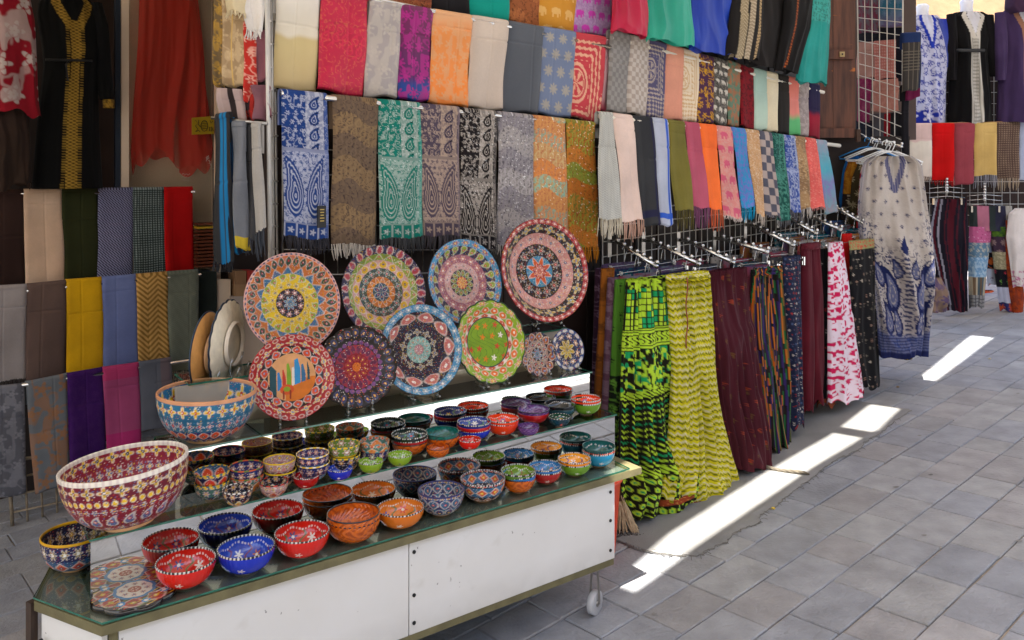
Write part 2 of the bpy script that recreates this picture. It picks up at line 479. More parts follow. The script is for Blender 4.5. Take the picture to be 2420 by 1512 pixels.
def P_diag(c1, c2, p=0.012):
    a, b = H(c1), H(c2)
    return lambda u, v, W, L: mixc(a+0*u[..., None], b, ss(-0.2, 0.2, np.sin((v-u)*2*pi/p)))
def P_lattice(c1, c2, p=0.02):
    a, b = H(c1), H(c2)
    return lambda u, v, W, L: mixc(a+0*u[..., None], b, ss(0.1, 0.5, np.cos((v-u)*2*pi/p)*np.cos((v+u)*2*pi/p)))
def P_grid(c1, c2, p=0.03, w=0.14):
    a, b = H(c1), H(c2)
    return lambda u, v, W, L: mixc(a+0*u[..., None], b, ((((u/p) % 1) < w) | (((v/p*1.6) % 1) < w))*0.8)
def P_medal(c1, c2, s=0.075):
    a, b = H(c1), H(c2)
    def f(u, v, W, L):
        x, y, i, j = cells(u, v, s); r = np.hypot(x, y)
        m = blossom(x, y, 0.72, 8, 0.22)*(0.55+0.45*ss(0.1, 0.3, np.abs(np.sin(r*9))))
        return mixc(a+0*u[..., None], b, m*0.8)
    return f
def P_geo(c1, c2):
    a, b = H(c1), H(c2)
    def f(u, v, W, L):
        x = u/W*1.35-0.1; y = (v/W-1.15)/1.05
        q = np.maximum(np.abs(x), np.abs(y))
        zig = q+0.035*(np.abs(((x+y)*9) % 2-1))
        m = ((zig*6.5) % 1 < 0.42)*(q > 0.5)*(q < 1.02)
        r = np.hypot(x, y); t = np.arctan2(y, x)
        m = np.where(q < 0.5, ((np.abs(r-0.42) < 0.04) | (np.abs(r-0.3) < 0.02) | ((r < 0.26) & (np.cos(6*t) > 0))), m)
        m = np.where((q > 1.02) & (v/L > 0.66), (((u/W*8) % 1-.5)*0+np.abs(((u/W*6) % 1)-.5)+np.abs(((v/W*6) % 1)-.5) < 0.42), m)
        return mixc(a+0*u[..., None], b, m*1.0)
    return f
def P_elep(c1, c2, s=0.06, seed=0, tex=None):
    a, b = H(c1), H(c2)
    def f(u, v, W, L):
        x, y, i, j = cells(u, v, s)
        m = ((x/0.55)**2+((y+0.1)/0.38)**2 < 1) | (((x-0.5)/0.25)**2+((y+0.1)/0.3)**2 < 1)
        m |= (np.abs(np.abs(x)-0.33) < 0.13) & (y > 0) & (y < 0.62)
        m |= (np.abs(x-0.72) < 0.08) & (y > -0.1) & (y < 0.5)
        base = a+0*u[..., None]
        if tex: base = mixc(base, H(tex), ss(0.5, 0.6, vn(u*150, v*150, 2))*0.7)
        return mixc(base, b, m*0.95)
    return f
def P_vstripe(cs, n=14, seed=0, wob=0.0):
    C = np.array([H(c) for c in cs])
    def f(u, v, W, L):
        q = (u+wob*np.sin(v*5))/W*n
        i = np.floor(q+0.35*hsh(np.floor(q), 0, seed))
        return C[(hsh(i, 1, seed)*len(C)).astype(int) % len(C)]
    return f
def P_trim(ground, trims):
    """plain ground with narrow patterned vertical trims: (centre, half width, colour, colour)"""
    g_ = H(ground); tr = [(c, w, H(a), H(b)) for c, w, a, b in trims]
    def f(u, v, W, L):
        out = g_+0*u[..., None]; x = u/W+.015*np.sin(v*9)
        for c, w, a, b in tr:
            m = ss(.2, .6, np.abs(np.sin(v*160+7*np.abs(x-c)/w)))
            out = np.where((np.abs(x-c) < w)[..., None], mixc(a+0*u[..., None], b, m), out)
        return out
    return f
def P_zig(cs, p=0.05, w=0.03, amp=0.012, seed=0):
    C = np.array([H(c) for c in cs])
    def f(u, v, W, L):
        q = (v+amp*np.abs(((u/w) % 2)-1)*2)/p*len(C)
        i = np.floor(q).astype(int)
        return C[i % len(C)]
    return f
def P_sprig(c1, cs, s=0.08, k=5, R=0.4, seed=0, dens=0.8):
    a = H(c1); C = np.array([H(c) for c in cs])
    def f(u, v, W, L):
        x, y, i, j = cells(u, v, s)
        x = x+0.5*(hsh(i, j, seed)-.5); y = y+0.5*(hsh(i, j, seed+1)-.5)
        on_ = hsh(i, j, seed+2) < dens
        m = blossom(x, y+0.15, R, k, 0.4)*on_
        st = (np.abs(x-0.06*np.sin(y*8)) < 0.05)*(y > 0)*(y < 0.8)*on_
        c = C[(hsh(i, j, seed+5)*len(C)).astype(int)]
        out = mixc(a+0*u[..., None], C[-1], st*0.8)
        out = mixc(out, c, m)
        return mixc(out, C[0]*0.4, (np.hypot(x, y+0.15) < R*0.25)*on_*0.8)
    return f
def P_stack(*parts):
    """different patterns one below another: (end fraction, pattern)"""
    def f(u, v, W, L):
        out = None
        for e, p in parts:
            c = p(u, v, W, L)
            out = c if out is None else np.where((v/L > last)[..., None], c, out)
            last = e
        return out
    return f
def P_border(inner, c, sides=0.0, x0=0.8, x1=0.88, y1=0.92, y2=0.95):
    cc = H(c)
    def f(u, v, W, L):
        o = inner(u, v, W, L); x = u/W; t = v/L
        m = ((x > x0) & (x < x1)) | ((t > y1) & (t < y2))
        return np.where(m[..., None], cc, o)
    return f
def P_green():
    k, y, g = H('#1d1c12'), H('#b5d638'), H('#1f9a5c')
    def f(u, v, W, L):
        t = v/L; sel = lambda m, c: mixc(k+0*u[..., None], c, m)
        x, yy, i, j = cells(u, v, 0.031, False)
        blk = (np.abs(x) < 0.74)*(np.abs(yy) < 0.72)
        a1 = sel(blk*1.0, np.where((hsh(i, j, 2) > 0.72)[..., None], g, y))
        n = vn(u*100, v*70, 4); n2 = vn(u*60, v*50, 9)
        a2 = mixc(sel(ss(0.47, 0.53, n), y), g, ss(0.6, 0.64, n2)*ss(0.4, .5, n))
        q = v/0.026; jj = np.floor(q); xx = (u/0.036+0.5*(jj % 2)*0) % 1*2-1
        mou = np.abs((q-jj-0.5)*2-0.55*np.cos(xx*pi*1.0)*1.0) < 0.42*(1-np.abs(xx)**3)
        a3 = sel(mou*1.0, np.where((jj % 3 == 2)[..., None], g, y))
        x4, y4, i4, j4 = cells(u, v, 0.036)
        r4 = np.hypot(x4, y4)
        a4 = mixc(sel((r4 < 0.7)*1.0, y), g, (r4 < 0.28)*1.0)
        ln = sel(((v/0.012) % 1 < 0.5)*1.0, y)
        scr = sel(ss(0.45, 0.52, np.abs(np.sin(u*90+2*np.sin(v*120)))*0.9), y)
        out = np.where((t < 0.21)[..., None], a1, a2)
        out = np.where(((t > 0.21) & (t < 0.235) | (t > 0.275) & (t < 0.3))[..., None], ln, out)
        out = np.where(((t > 0.235) & (t < 0.275))[..., None], scr, out)
        out = np.where((t > 0.47)[..., None], scr, out); out = np.where((t > 0.5)[..., None], a3, out)
        out = np.where((t > 0.8)[..., None], scr, out); out = np.where((t > 0.83)[..., None], a4, out)
        out = np.where((t < 0.04)[..., None], sel(ss(.4, .5, n), y), out)
        return out
    return f
def P_kaftan():
    cr, nb, gb = H('#b2a9a1'), H('#1c2450'), H('#38487c')
    def f(u, v, W, L):
        x = (u/W-0.5)*2; t = v/L
        out = cr*(0.94+0.12*vn(u*260, v*420)[..., None])
        cx, cy, i, j = cells(u, v, 0.088)
        r = np.hypot(cx, cy); fl = blossom(cx+0.4*(hsh(i, j)-.5), cy+.3*(hsh(i, j, 3)-.5), 0.36, 6, 0.25)
        out = mixc(out, nb, fl*(t < 0.55)*(0.7+0.3*np.sin(r*20)))
        vin = 1-ss(0.2, 0.5, np.abs(np.sin(fb(u*34, v*26, 5)*11)))
        side = ss(0.35, 0.75, np.abs(x)+1.0*(t-0.42))
        low = ss(0.40, 0.52, t-0.10*np.abs(x)+0.12*np.abs(x)**2)
        out = mixc(out, nb, vin*np.clip(low+side*ss(0.22, .36, t), 0, 1)*0.95)
        out = mixc(out, gb, ss(.5, .9, t)*.18+ss(.8, 1, np.abs(x))*.35)
        for sx in (-1, 1):
            for px_, py_, s_ in ((.40, .66, .13), (.62, .80, .09), (.30, .82, .08), (.72, .58, .08), (.2, .56, .06)):
                d = drop((x*sx-px_)/s_/2.9, (t-py_)/s_)
                out = mixc(out, cr, (d < .06)*0.6); out = mixc(out, gb, (d < 0)*0.8*ss(0.1, 0.5, np.abs(np.sin(d*12)))); out = mixc(out, nb, (np.abs(d) < 0.09)*1.0)
        d = drop(x/0.18, (t-0.44)/0.055)
        out = mixc(out, nb, (d < 0)*1.0)
        med = (np.abs(x) < 0.09)*(t > 0.5)*(t < .92)
        out = mixc(out, nb, med*ss(0.2, 0.5, np.sin(v*210))*0.9)
        hem = ss(0.88, 0.91, t+0.03*x*x)
        out = mixc(out, gb, hem*0.8); out = mixc(out, nb, hem*ss(0.3, 0.6, np.sin(v*330))*0.8); out = mixc(out, nb, (t > .975)*1.0)
        vv = np.abs(np.abs(x)*1.0-(0.36-t*2.0)) < 0.085
        neck = vv*(t < 0.185)
        out = mixc(out, nb*1.6, neck*(0.8+0.2*np.sin(u*500)))
        open_ = (np.abs(x) < 0.36-t*2.0-0.07)*(t < 0.16)
        out = mixc(out, cr*0.8, open_*0.9)
        return out
    return f

# ---------------------------------------------------------------- cloth builders
def cloth(name, label, cat, group, top, bot, pt, pb, pat, fringe=None, mat=None, roll=0.016, fold=0.006, back=0.12, seed=None, res=1.0, parent=None, sag=0.0, tuck=True, hem=0.0):
    """a folded cloth hung over a bar. top = (xl, xr, yl, yr) and bot the same, read off the picture; pt, pb the vertical planes they lie in"""
    seed = seed if seed is not None else int(abs(top[0])*7+abs(top[2])) % 997
    rs = np.random.RandomState(seed)
    TL, TR = on(top[0], top[2], pt), on(top[1], top[3], pt)
    BL, BR = on(bot[0], bot[2], pb), on(bot[1], bot[3], pb)
    W = float(np.linalg.norm(TR-TL)); L = float(TL[2]+TR[2]-BL[2]-BR[2])/2
    nu = int(np.clip((top[1]-top[0])*0.62*res, 8, 130)); nv = int(np.clip((bot[2]-top[2])*0.55*res, 12, 240))
    s = np.linspace(0, 1, nu); t = np.linspace(0, 1, nv)
    S, T = np.meshgrid(s, t)
    P = (TL*(1-S)[..., None]+TR*S[..., None])*(1-T)[..., None]+(BL*(1-S)[..., None]+BR*S[..., None])*T[..., None]
    d = (TR-TL); d[2] = 0; d /= np.linalg.norm(d); nn = np.array([d[1], -d[0], 0])
    ph = rs.rand(4)*6.3
    k1, k2 = rs.uniform(1.1, 2.3), rs.uniform(3, 6)
    fs, c1, c2, c3, tl = rs.uniform(.7, 2.3), rs.uniform(.12, .5), rs.uniform(-.5, .6), rs.uniform(.3, .7), rs.uniform(-.010, .010)
    D = fold*(0.2+0.8*T)*(np.sin(S*k1*2.2+ph[0]+0.8*T)+0.16*np.sin(S*k2*2.6+ph[1]-1.1*T))+0.4*fold*np.sin(T*7+S*3+ph[2])*(T > 0.02)
    D = D*fs-0.0035*np.exp(-((T-c1)/.012)**2)*(S > c2)-0.002*np.exp(-((S-c3)/.02)**2)
    edge = np.abs(2*S-1)**10
    D = D-0.012*edge-0.012*np.clip((T-0.975)/0.025, 0, 1)**2*(0 if fringe else 1)
    D = D-0.05*sag*np.sin(T*pi)
    P = P+nn*D[..., None]
    P = P+d*((0.0015+0.002*T)*np.sin(T*4+ph[3])+0.003*(2*S-1))[..., None]
    P[..., 2] += tl*(2*S-1)*T**2+0.005*np.sin(S*7+ph[0])*T**6
    # over the bar and down the back
    r = roll; nb = 7
    rows = []; vv = []
    cen = P[0]-nn*r; cen = cen.copy(); cen[:, 2] -= r
    P[..., 2] -= (r*(1-T)**6)
    if back > 0:
        for q in range(2):
            zz = cen.copy(); zz -= nn*r*1.0; zz[:, 2] -= back*(1-q); rows.append(zz); vv.append(-(back*(1-q)+r*3))
        for q in range(1, nb):
            a = pi-pi*q/nb
            zz = cen+nn*r*cos(a); zz[:, 2] = cen[:, 2]+r*sin(a)+0.0; rows.append(zz); vv.append(-r*pi*(1-q/nb))
        P = np.concatenate([np.array(rows), P], 0)
    v = np.concatenate([np.array(vv), t*L]) if back > 0 else t*L
    u = s*W
    UU, VV = np.meshgrid(u, v)
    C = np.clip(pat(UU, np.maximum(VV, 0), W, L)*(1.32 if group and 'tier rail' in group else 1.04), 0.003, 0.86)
    mb = MB(); mb.sheet(P, col=C)
    o = mb.done(name, mat or FABRIC, parent, True, True)
    if parent is None: tag(o, label, cat, group)
    if fringe:
        ln, fc = fringe
        ln = ln/FP*BL[1]
        fb_ = MB(); nf = int(np.clip((bot[1]-bot[0])*0.42, 6, 60))
        F0 = H(fc)
        for q in range(nf):
            x = (q+0.5+rs.uniform(-.3, .3))/nf
            b0 = P[-1][int(x*(nu-1))].copy()+nn*rs.uniform(-0.004, 0.004)
            w = rs.uniform(-0.012, 0.012); l = ln*rs.uniform(0.78, 1.1)
            pts = [b0+[0, 0, 0.004], b0+d*w*0.3+[0, 0, -l*0.4]+nn*rs.uniform(-.004, .006), b0+d*w+[0, 0, -l]]
            fb_.tube(pts, [0.0022, 0.003, 0.0016], 4, False, F0*rs.uniform(0.8, 1.15))
        fb_.done("fringe", FABRIC, o, True, True)
    return o
def tubecloth(name, outline, pl, depth, pat, pleats=7, amp=0.012, parent=None, mat=None, seed=0, res=1.0, n=None, off=0.0, sway=0.0, open_top=True, hemw=0.0):
    """a garment or a trouser leg: outline rows (y, x left, x right) read off the picture, in the vertical plane pl"""
    rs = np.random.RandomState(seed+3)
    o = np.array(outline, float)
    nv = int(np.clip((o[-1, 0]-o[0, 0])*0.5*res, 14, 220))
    y = np.linspace(o[0, 0], o[-1, 0], nv)
    xl = np.interp(y, o[:, 0], o[:, 1]); xr = np.interp(y, o[:, 0], o[:, 2])
    kk = max(3, nv//30)
    ker = np.ones(kk)/kk
    pad = lambda a: np.convolve(np.pad(a, kk, mode='edge'), ker, 'same')[kk:-kk]
    xl, xr = pad(xl), pad(xr)
    Lp = np.array([on(a, b, pl) for a, b in zip(xl, y)]); Rp = np.array([on(a, b, pl) for a, b in zip(xr, y)])
    wpx = (o[:, 2]-o[:, 1]).max()
    n = n or int(np.clip(wpx*1.25*res, 20, 200))
    th = np.arange(n)*2*pi/n
    t = np.linspace(0, 1, nv)
    d = np.array([pl[1][0], pl[1][1], 0.]); d /= np.linalg.norm(d); nn = np.array([d[1], -d[0], 0])
    c = (Lp+Rp)/2; hw = np.linalg.norm((Rp-Lp)[:, :2], axis=1)/2
    dp = np.interp(t, np.linspace(0, 1, len(depth)), depth) if hasattr(depth, '__len__') else np.full(nv, depth)
    ph = rs.rand(5)*6.3
    TH, T = np.meshgrid(th, t)
    tf = np.where(TH <= pi, TH, 2*pi-TH)+0.35*(fb(TH*0+T*2.2, T*0, seed+2)-.5)
    k = pleats/pi
    r1 = 1-np.abs(2*vn(tf*k+0.4*np.sin(T*3+ph[1]), T*1.6+seed, seed)-1)*1.0
    r2 = vn(tf*k*2.3+3, T*2.4, seed+4)
    r3 = vn(tf*k*5+3, T*5+9, seed+5)
    wv = 1.9*(r1-.5)+0.9*(r2-.5)+0.25*(r3-.5)
    gath = np.exp(-T*14)*np.cos(TH*pleats*3.1+ph[2])
    am = amp*((0.3+0.75*T)*wv*1.25+0.35*gath)
    X = -np.cos(TH)*(hw[:, None]+am*0.25); Y = np.sin(TH)*dp[:, None]+am*np.clip(np.abs(np.sin(TH))+.15, 0, 1)
    P = c[:, None]+d*X[..., None]+nn*(Y+off)[..., None]
    P[..., 0] += (sway*T*N_[0]); P[..., 1] += (sway*T*N_[1])
    P[..., 2] += (hemw*np.sin(TH*3+ph[3])+0.6*hemw*np.sin(TH*7+ph[4]))*T**8
    W = float(2*hw.max()); L = float(c[0, 2]-c[-1, 2])
    u = (0.5-0.5*np.cos(TH))*W; v = T*L
    # keep the print upright where the garment flares
    C = np.clip(pat(u, v, W, L), 0.003, 0.88)
    mb = MB(); mb.sheet(P, True, C)
    return mb.done(name, mat or FABRIC, parent, True, True)

# ---------------------------------------------------------------- the setting: street, rug, walls, added shade cloths
def CS(c, s, z=0.0):
    p = c*N_+s*U_
    return np.array([p[0], p[1], z])
def cs_of(P): return float(np.dot(P[:2], N_)), float(np.dot(P[:2], U_))
g = 60.0
V = np.array([[x, y, 0.08*max(min(x, 14), -14)-0.012] for y in (-g, g) for x in (-g, -14, 14, g)])
mesh("ground", V, [[0, 1, 5, 4], [1, 2, 6, 5], [2, 3, 7, 6]], plain("joint_sand", '#988a78', 0.95, 0.25, 9, 0.8, 120, 0.004), None, None, False)['kind'] = 'structure'
mb = MB(); rs = np.random.RandomState(5)
rw = 0.203
tones = [H('#a9abaf'), H('#adadab'), H('#a1a4ab'), H('#a9a9a9'), H('#a8a4a2'), H('#9ea2aa')]
for r in range(-40, 34):
    c0 = -2.014*0.9405+r*rw
    s = -4.5+rs.uniform(0, .3)
    while s < 14:
        l = rs.choice([0.2, 0.24, 0.29, 0.33, 0.38, 0.27])*rs.uniform(0.93, 1.07)
        gp = rs.uniform(.002, .0055); b = 0.004
        cc = [c0+gp, c0+rw-gp+rs.uniform(-.0015, .0015)]; se = [s+gp*0.6, s+l-gp*0.6]
        if -8.2 < c0 and s < 13:
            jj = rs.uniform(-.002, .002)
            o1 = [(cc[0], se[0]), (cc[1], se[0]+rs.uniform(-.004, .004)), (cc[1], se[1]), (cc[0], se[1])]
            cm, sm = sum(cc)/2, sum(se)/2
            Pv = []
            for rr, zz in ((0, -0.02), (0, -0.005), (b, 0.0)):
                for q, (a_, b_) in enumerate(o1):
                    p = CS(a_+np.sign(cm-a_)*rr, b_+np.sign(sm-b_)*rr)
                    p[2] = gz(p[0])+zz+(jj if zz > -0.01 else 0); Pv.append(p)
            Q = [[8, 9, 10, 11]]
            for k in (0, 4):
                for q in range(4): Q.append([k+q, k+(q+1) % 4, k+4+(q+1) % 4, k+4+q])
            t = (tones[rs.randint(6)]*.6+tones[0]*.4)*rs.uniform(0.68, 0.82)*np.array([1.0, 1.0, 1.01])
            mb.add(Pv, Q, None, np.clip(t, 0, .8))
        s += l
mb.done("pavement", PAINT, None, False, True)['kind'] = 'structure'

mb = MB(); r3 = np.random.RandomState(21)
for i in range(420):
    c = -2.014*0.9405+r3.randint(-8, 24)*rw+r3.uniform(-.006, .006) if i % 3 else r3.uniform(-2.6, 2.2)
    P = CS(c, r3.uniform(1.2, 7.5)); P[2] = gz(P[0])-.001
    v = r3.uniform(.25, 1.3); k = r3.uniform(.0012, .0034)
    mb.ball(P, (k*r3.uniform(.8, 1.6), k, k*.6), 5, np.clip(H('#a89a84')*v, 0, .8))
mb.done("grit", PAINT, None, True, True)['kind'] = 'stuff'
# scuffed stains and chewing gum spots pressed flat on the slabs
mb = MB()
for i in range(34):
    P = CS(r3.uniform(-2.4, 1.6), r3.uniform(1.5, 7)); R0_ = r3.uniform(.006, .016); n = 14; ph0 = r3.rand()*6
    P[2] = gz(P[0])+.0035; ring = [P+np.array([R0_*(1+.25*sin(3*a+ph0))*cos(a), R0_*(.8+.2*cos(2*a+ph0))*sin(a), .08*R0_*cos(a)]) for a in np.arange(n)*2*pi/n]
    mb.add([P]+ring, None, [[0, 1+q, 1+(q+1) % n] for q in range(n)], np.clip(H('#6c6a68')*r3.uniform(.7, 1.7), 0, .8))
mb.done("gum_spots", PAINT, None, True, True)['kind'] = 'stuff'
# torn grey rug under the clothes rails
edge = [(1454, 1280), (1511, 1302), (1565, 1313), (1614, 1317), (1668, 1311), (1732, 1270), (1782, 1241), (1826, 1206), (1860, 1174),
        (1905, 1139), (1964, 1094), (2033, 1061), (2097, 1016), (2151, 971)]
E3 = [ong(*p) for p in edge]
far = [ong(2057, 954), ong(1960, 948)]
fine = []
for a, b in zip(E3, E3[1:]):
    for t in np.linspace(0, 1, 14, endpoint=False):
        p = a*(1-t)+b*t; fine.append(p)
fine.append(E3[-1])
fine = np.array(fine)
jit = (np.array([fb(np.array([i*0.23]), np.array([3.0]), 8)[0] for i in range(len(fine))])-0.5)*0.05+rs.uniform(-.006, .006, len(fine))
rows = []
for q, w in enumerate(np.linspace(0, 1, 26)):
    row = []
    for i, p in enumerate(fine):
        c, s = cs_of(p)
        s = min(s, cs_of(E3[-1])[1])
        ct = c+jit[i]*(1-w)
        cc = ct*(1-w)+(-3.0)*w
        P = CS(cc, s+(0.25*w if i < 40 else 0)*0)
        P[2] = gz(P[0])+0.007+0.003*fb(np.array([cc*6]), np.array([s*6]))[0]+(0.004 if q == 1 else 0)
        if q == 0: P[2] = gz(P[0])+0.001
        row.append(P)
    rows.append(row)
mb = MB(); mb.sheet(np.array(rows))
tag(mb.done("rug", RUGM, None, True), "frayed grey rug lying on the paving under the rails of trousers", "rug")
# frayed threads along its edge
rug = bpy.data.objects["rug"]
mb = MB()
for i in range(4, len(fine)-4, 3):
    c, s = cs_of(fine[i]); c += jit[i]
    a = CS(c, s); e = CS(c+rs.uniform(.005, .03), s+rs.uniform(-.03, .03)); a[2] = gz(a[0])+.008; e[2] = gz(e[0])+.006
    m = (a+e)/2+[0, 0, rs.uniform(.0, .01)]
    mb.tube([a, m, e], rs.uniform(.0008, .002), 4, False)
mb.tube([CS(cs_of(p)[0]+jit[i], cs_of(p)[1])+[0, 0, gz(p[0])+.007] for i, p in enumerate(fine)], .0012, 5)
mb.done("fringe", plain("dark_thread", '#6a6762', 1, .3), rug, False)
# rope end poking out
a, b = ong(1775, 1106), ong(1913, 1129)
mb = MB(); pts = [a*(1-t)+b*t+np.array([0, 0, 0.018+0.004*sin(t*9)]) for t in np.linspace(-0.35, 1, 30)]
for k in range(3):
    q = [p+np.array([0.0, 0.004*cos(i*0.9+k*2.1), 0.004*sin(i*0.9+k*2.1)]) for i, p in enumerate(pts)]
    mb.tube(q, [0.0068]*27+[0.006, 0.004, 0.002], 6)
tag(mb.done("rope", ROPEM, None, True), "thick dark rope end lying across the edge of the grey rug", "rope")
# small litter
for i, (x, y, c, l, nm) in enumerate([(2122, 916, '#8a6f4a', "brown date stone lying on the paving between two light patches", "date_stone"),
                             (2339, 794+55, '#b9ad8c', "pale seed husk on the paving near the far right light patch", "seed_husk"),
                             (1827, 1185+19, '#d8b83c', "yellow scrap of leaf on the paving beside the rug", "leaf_scrap")]):
    p = ong(x, y); mb = MB(); mb.ball(p+[0, 0, .006], (0.012, 0.008, 0.006), 8)
    tag(mb.done(nm, plain("litter%d" % i, c, .7), None, True), l, "litter")

def wallbox(name, c0, c1, s0, s1, z0, z1, mat, label=None, cat=None, kind=None):
    mb = MB()
    P = np.array([CS(c, s, z) for c in (c0, c1) for s in (s0, s1) for z in (z0, z1)])
    mb.add(P, [[0, 1, 3, 2], [4, 6, 7, 5], [0, 4, 5, 1], [2, 3, 7, 6], [0, 2, 6, 4], [1, 5, 7, 3]])
    return tag(mb.done(name, mat), label, cat, None, kind)
cW, sW = cs_of(W0)
SL, SR = sW-0.13, sW+3.97
# board wall that carries the scarves
front = wallbox("shop_wall", cW-0.09, cW-0.035, SL, SR, -0.2, 3.9, DWOOD, "dark brown board wall behind the rows of folded scarves", "wall")
mb = MB()
for k in range(22):
    s = SL+0.05+k*(SR-SL-0.1)/21
    P = CS(cW-0.033, s, 1.85); mb.box(P, (0.012, 0.006, 3.9), np.array([[U_[0], U_[1], 0], [N_[0], N_[1], 0], [0, 0, 1]]))
mb.done("batten", DARK, front)
# building behind: back wall, ceiling, roof edge
wallbox("back_wall", -6.6, -6.5, -5, 5.2, -0.6, 3.5, plain("brown_interior", '#4a3529', .8, .2, 3), kind='structure')
wallbox("shop_ceiling", -6.6, cW-0.10, 0.9, 5.4, 3.42, 3.5, plain("ceiling_paint", '#8a7c68', .8), kind='structure')
# building across the lane with openings
op = empty("opposite_building", CS(4.2, 2, 0), "cream rendered building across the lane with arched shop openings", "building")
mb = MB()
for (s0, s1, z0, z1) in [(-5, -3.2, -.6, 5.2), (-3.2, -1.6, 2.6, 5.2), (-1.6, 0.2, -.6, 5.2), (0.2, 1.8, 2.6, 5.2), (1.8, 4.0, -.6, 5.2), (4.0, 5.6, 2.6, 5.2), (5.6, 12, -.4, 5.2)]:
    P = np.array([CS(c, s, z) for c in (4.2, 4.5) for s in (s0, s1) for z in (z0, z1)])
    mb.add(P, [[0, 1, 3, 2], [4, 6, 7, 5], [0, 4, 5, 1], [2, 3, 7, 6], [0, 2, 6, 4], [1, 5, 7, 3]])
mb.done("wall", STONE, op)
mb = MB()
for s0, s1 in ((-3.2, -1.6), (.2, 1.8), (4.0, 5.6)):
    mb.box(CS(4.45, (s0+s1)/2, 1.0), (0.05, s1-s0-.004, 3.19), np.array([[N_[0], N_[1], 0], [U_[0], U_[1], 0], [0, 0, 1]]))
mb.done("shutter", DWOOD, op)
# far wall beyond the second stall
wb = empty("far_building", (6, 13, 0.3), "pale sunlit stone building beyond the hanging dresses", "building")
mb = MB(); mb.box((7, 13, 2.4), (12, 0.3, 5.0)).box((7, 12.8, 2.9+1.05), (12, 0.14, 0.12)); mb.done("wall", plain("tan_stone", '#94795a', .85, .2, 2.5, .6, 14, .01), wb)

# unseen cloths added to shade the lane; their slit is shaped for the sun strip
ZC = 4.3
def upto(p):
    p = np.array(p, float); k = (ZC-p[2])/sdir.z
    return p+np.array(sdir)*k
QD, PD = V2(.7071, .7071), V2(.7071, -.7071)
def qp(P): return float(np.dot(P[:2], QD)), float(np.dot(P[:2], PD))
left = [(1415, 1408), (1585, 1262), (1822, 1112), (1962, 1031), (1976, 1021), (2050, 963), (2170, 895), (2290, 797)]
right = [(1462, 1424), (1694, 1260), (1912, 1112), (2038, 1037), (2074, 1019), (2128, 967), (2206, 903), (2350, 796)]
lp = [qp(upto(ong(*p))) for p in left]; rp = [qp(upto(ong(*p))) for p in right]
def atqp(q, p, z=ZC): v = q*QD+p*PD; return np.array([v[0], v[1], z])
q0, q1 = -9.0, 12.0
lq = [(q0, lp[0][1])]+lp+[(q1, lp[-1][1])]
rq = [(q0, rp[0][1])]+rp+[(q1, rp[-1][1])]
PEDGE = 0.0+float(np.dot(V2(*SUN_H), PD))*4.3/math.tan(SUN_EL)-.28
YEND = 7.95
def added_shade(name, A, B, label):
    mb = MB(); n = 40
    qs = np.unique(np.concatenate([np.linspace(q0, q1, n), [a[0] for a in A], [b[0] for b in B]]))
    rows = []
    for w in np.linspace(0, 1, 12):
        row = []
        for q in qs:
            pa = np.interp(q, [a[0] for a in A], [a[1] for a in A]); pb_ = np.interp(q, [b[0] for b in B], [b[1] for b in B])
            P = atqp(q, pa*(1-w)+pb_*w)
            P[2] += 0.03*sin(q*3+w*5)*sin(w*pi)
            if P[1] > YEND: P[:2] = P[:2]-QD*(P[1]-YEND)/QD[1]
            row.append(P)
        rows.append(row)
    mb.sheet(np.array(rows))
    return tag(mb.done(name, ADDED_SHADE, None, True), label, "added shade")
ca = added_shade("added_shade_cloth", [(q0, lp[0][1]-7.5), (q1, lp[0][1]-7.5)], lq, "unseen beige cloth added to shade the shop side of the lane")
cb = added_shade("added_shade_cloth", rq, [(q0, PEDGE), (q1, PEDGE)], "unseen beige cloth added to shade the middle of the lane")
mb = MB()
def slit_cover(qa, qb):  # added cover that interrupts the strip of sun on the ground
    la = [np.interp(q, [a[0] for a in lq], [a[1] for a in lq]) for q in (qa, qb)]
    ra = [np.interp(q, [a[0] for a in rq], [a[1] for a in rq]) for q in (qa, qb)]
    mb.add([atqp(qa, la[0]-.05, ZC+.05), atqp(qb, la[1]-.05, ZC+.05), atqp(qb, ra[1]+.05, ZC+.05), atqp(qa, ra[0]+.05, ZC+.05)], [[0, 1, 2, 3]])
ql = lambda k: (lp[k][0]+rp[k][0])/2
slit_cover(q0, ql(0)+0.09); slit_cover(ql(3)+0.00, ql(4)-0.0); slit_cover(ql(5), ql(6)); slit_cover(ql(7), q1 if False else min(q1, ql(7)+1.6))
tag(mb.done("added_slit_cover", ADDED_SHADE), "unseen strips added to break the sun slit between the shade cloths", "added shade")

# ---------------------------------------------------------------- rails that carry the scarves
def bar(name, p0, p1, r, mat, label, cat="rail", caps=True, group=None):
    mb = MB(); mb.tube([p0, p1], r, 12)
    o = tag(mb.done(name, mat, None, True), label, cat, group)
    return o
RT, RB = PW(0.10), PW(0.04)
bar("scarf_rail", on(640, -51, PW(.084)), on(1442, 112, PW(.084)), 0.012, CHROME, "chrome rail carrying the upper left row of scarves")
bar("scarf_rail", on(1446, 90, PW(.084)), on(1946, 218, PW(.084)), 0.012, WHITEPIPE, "white pipe rail carrying the small upper right scarves, end by the wooden door")
bar("scarf_rail", on(664, 220, PW(.124)), on(1433, 300, PW(.124)), 0.012, CHROME, "chrome rail carrying the paisley shawls above the plates")
bar("scarf_rail", on(1416, 274, PW(.124)), on(1984, 344, PW(.124)), 0.013, WHITEPIPE, "white pipe rail carrying the fringed scarves over the trousers")
GA, GB_, GC, GD = "scarves on the upper left rail", "scarves on the upper right rail", "paisley shawls on the middle rail", "fringed scarves over the trouser rails"
R0 = PW(0.03)
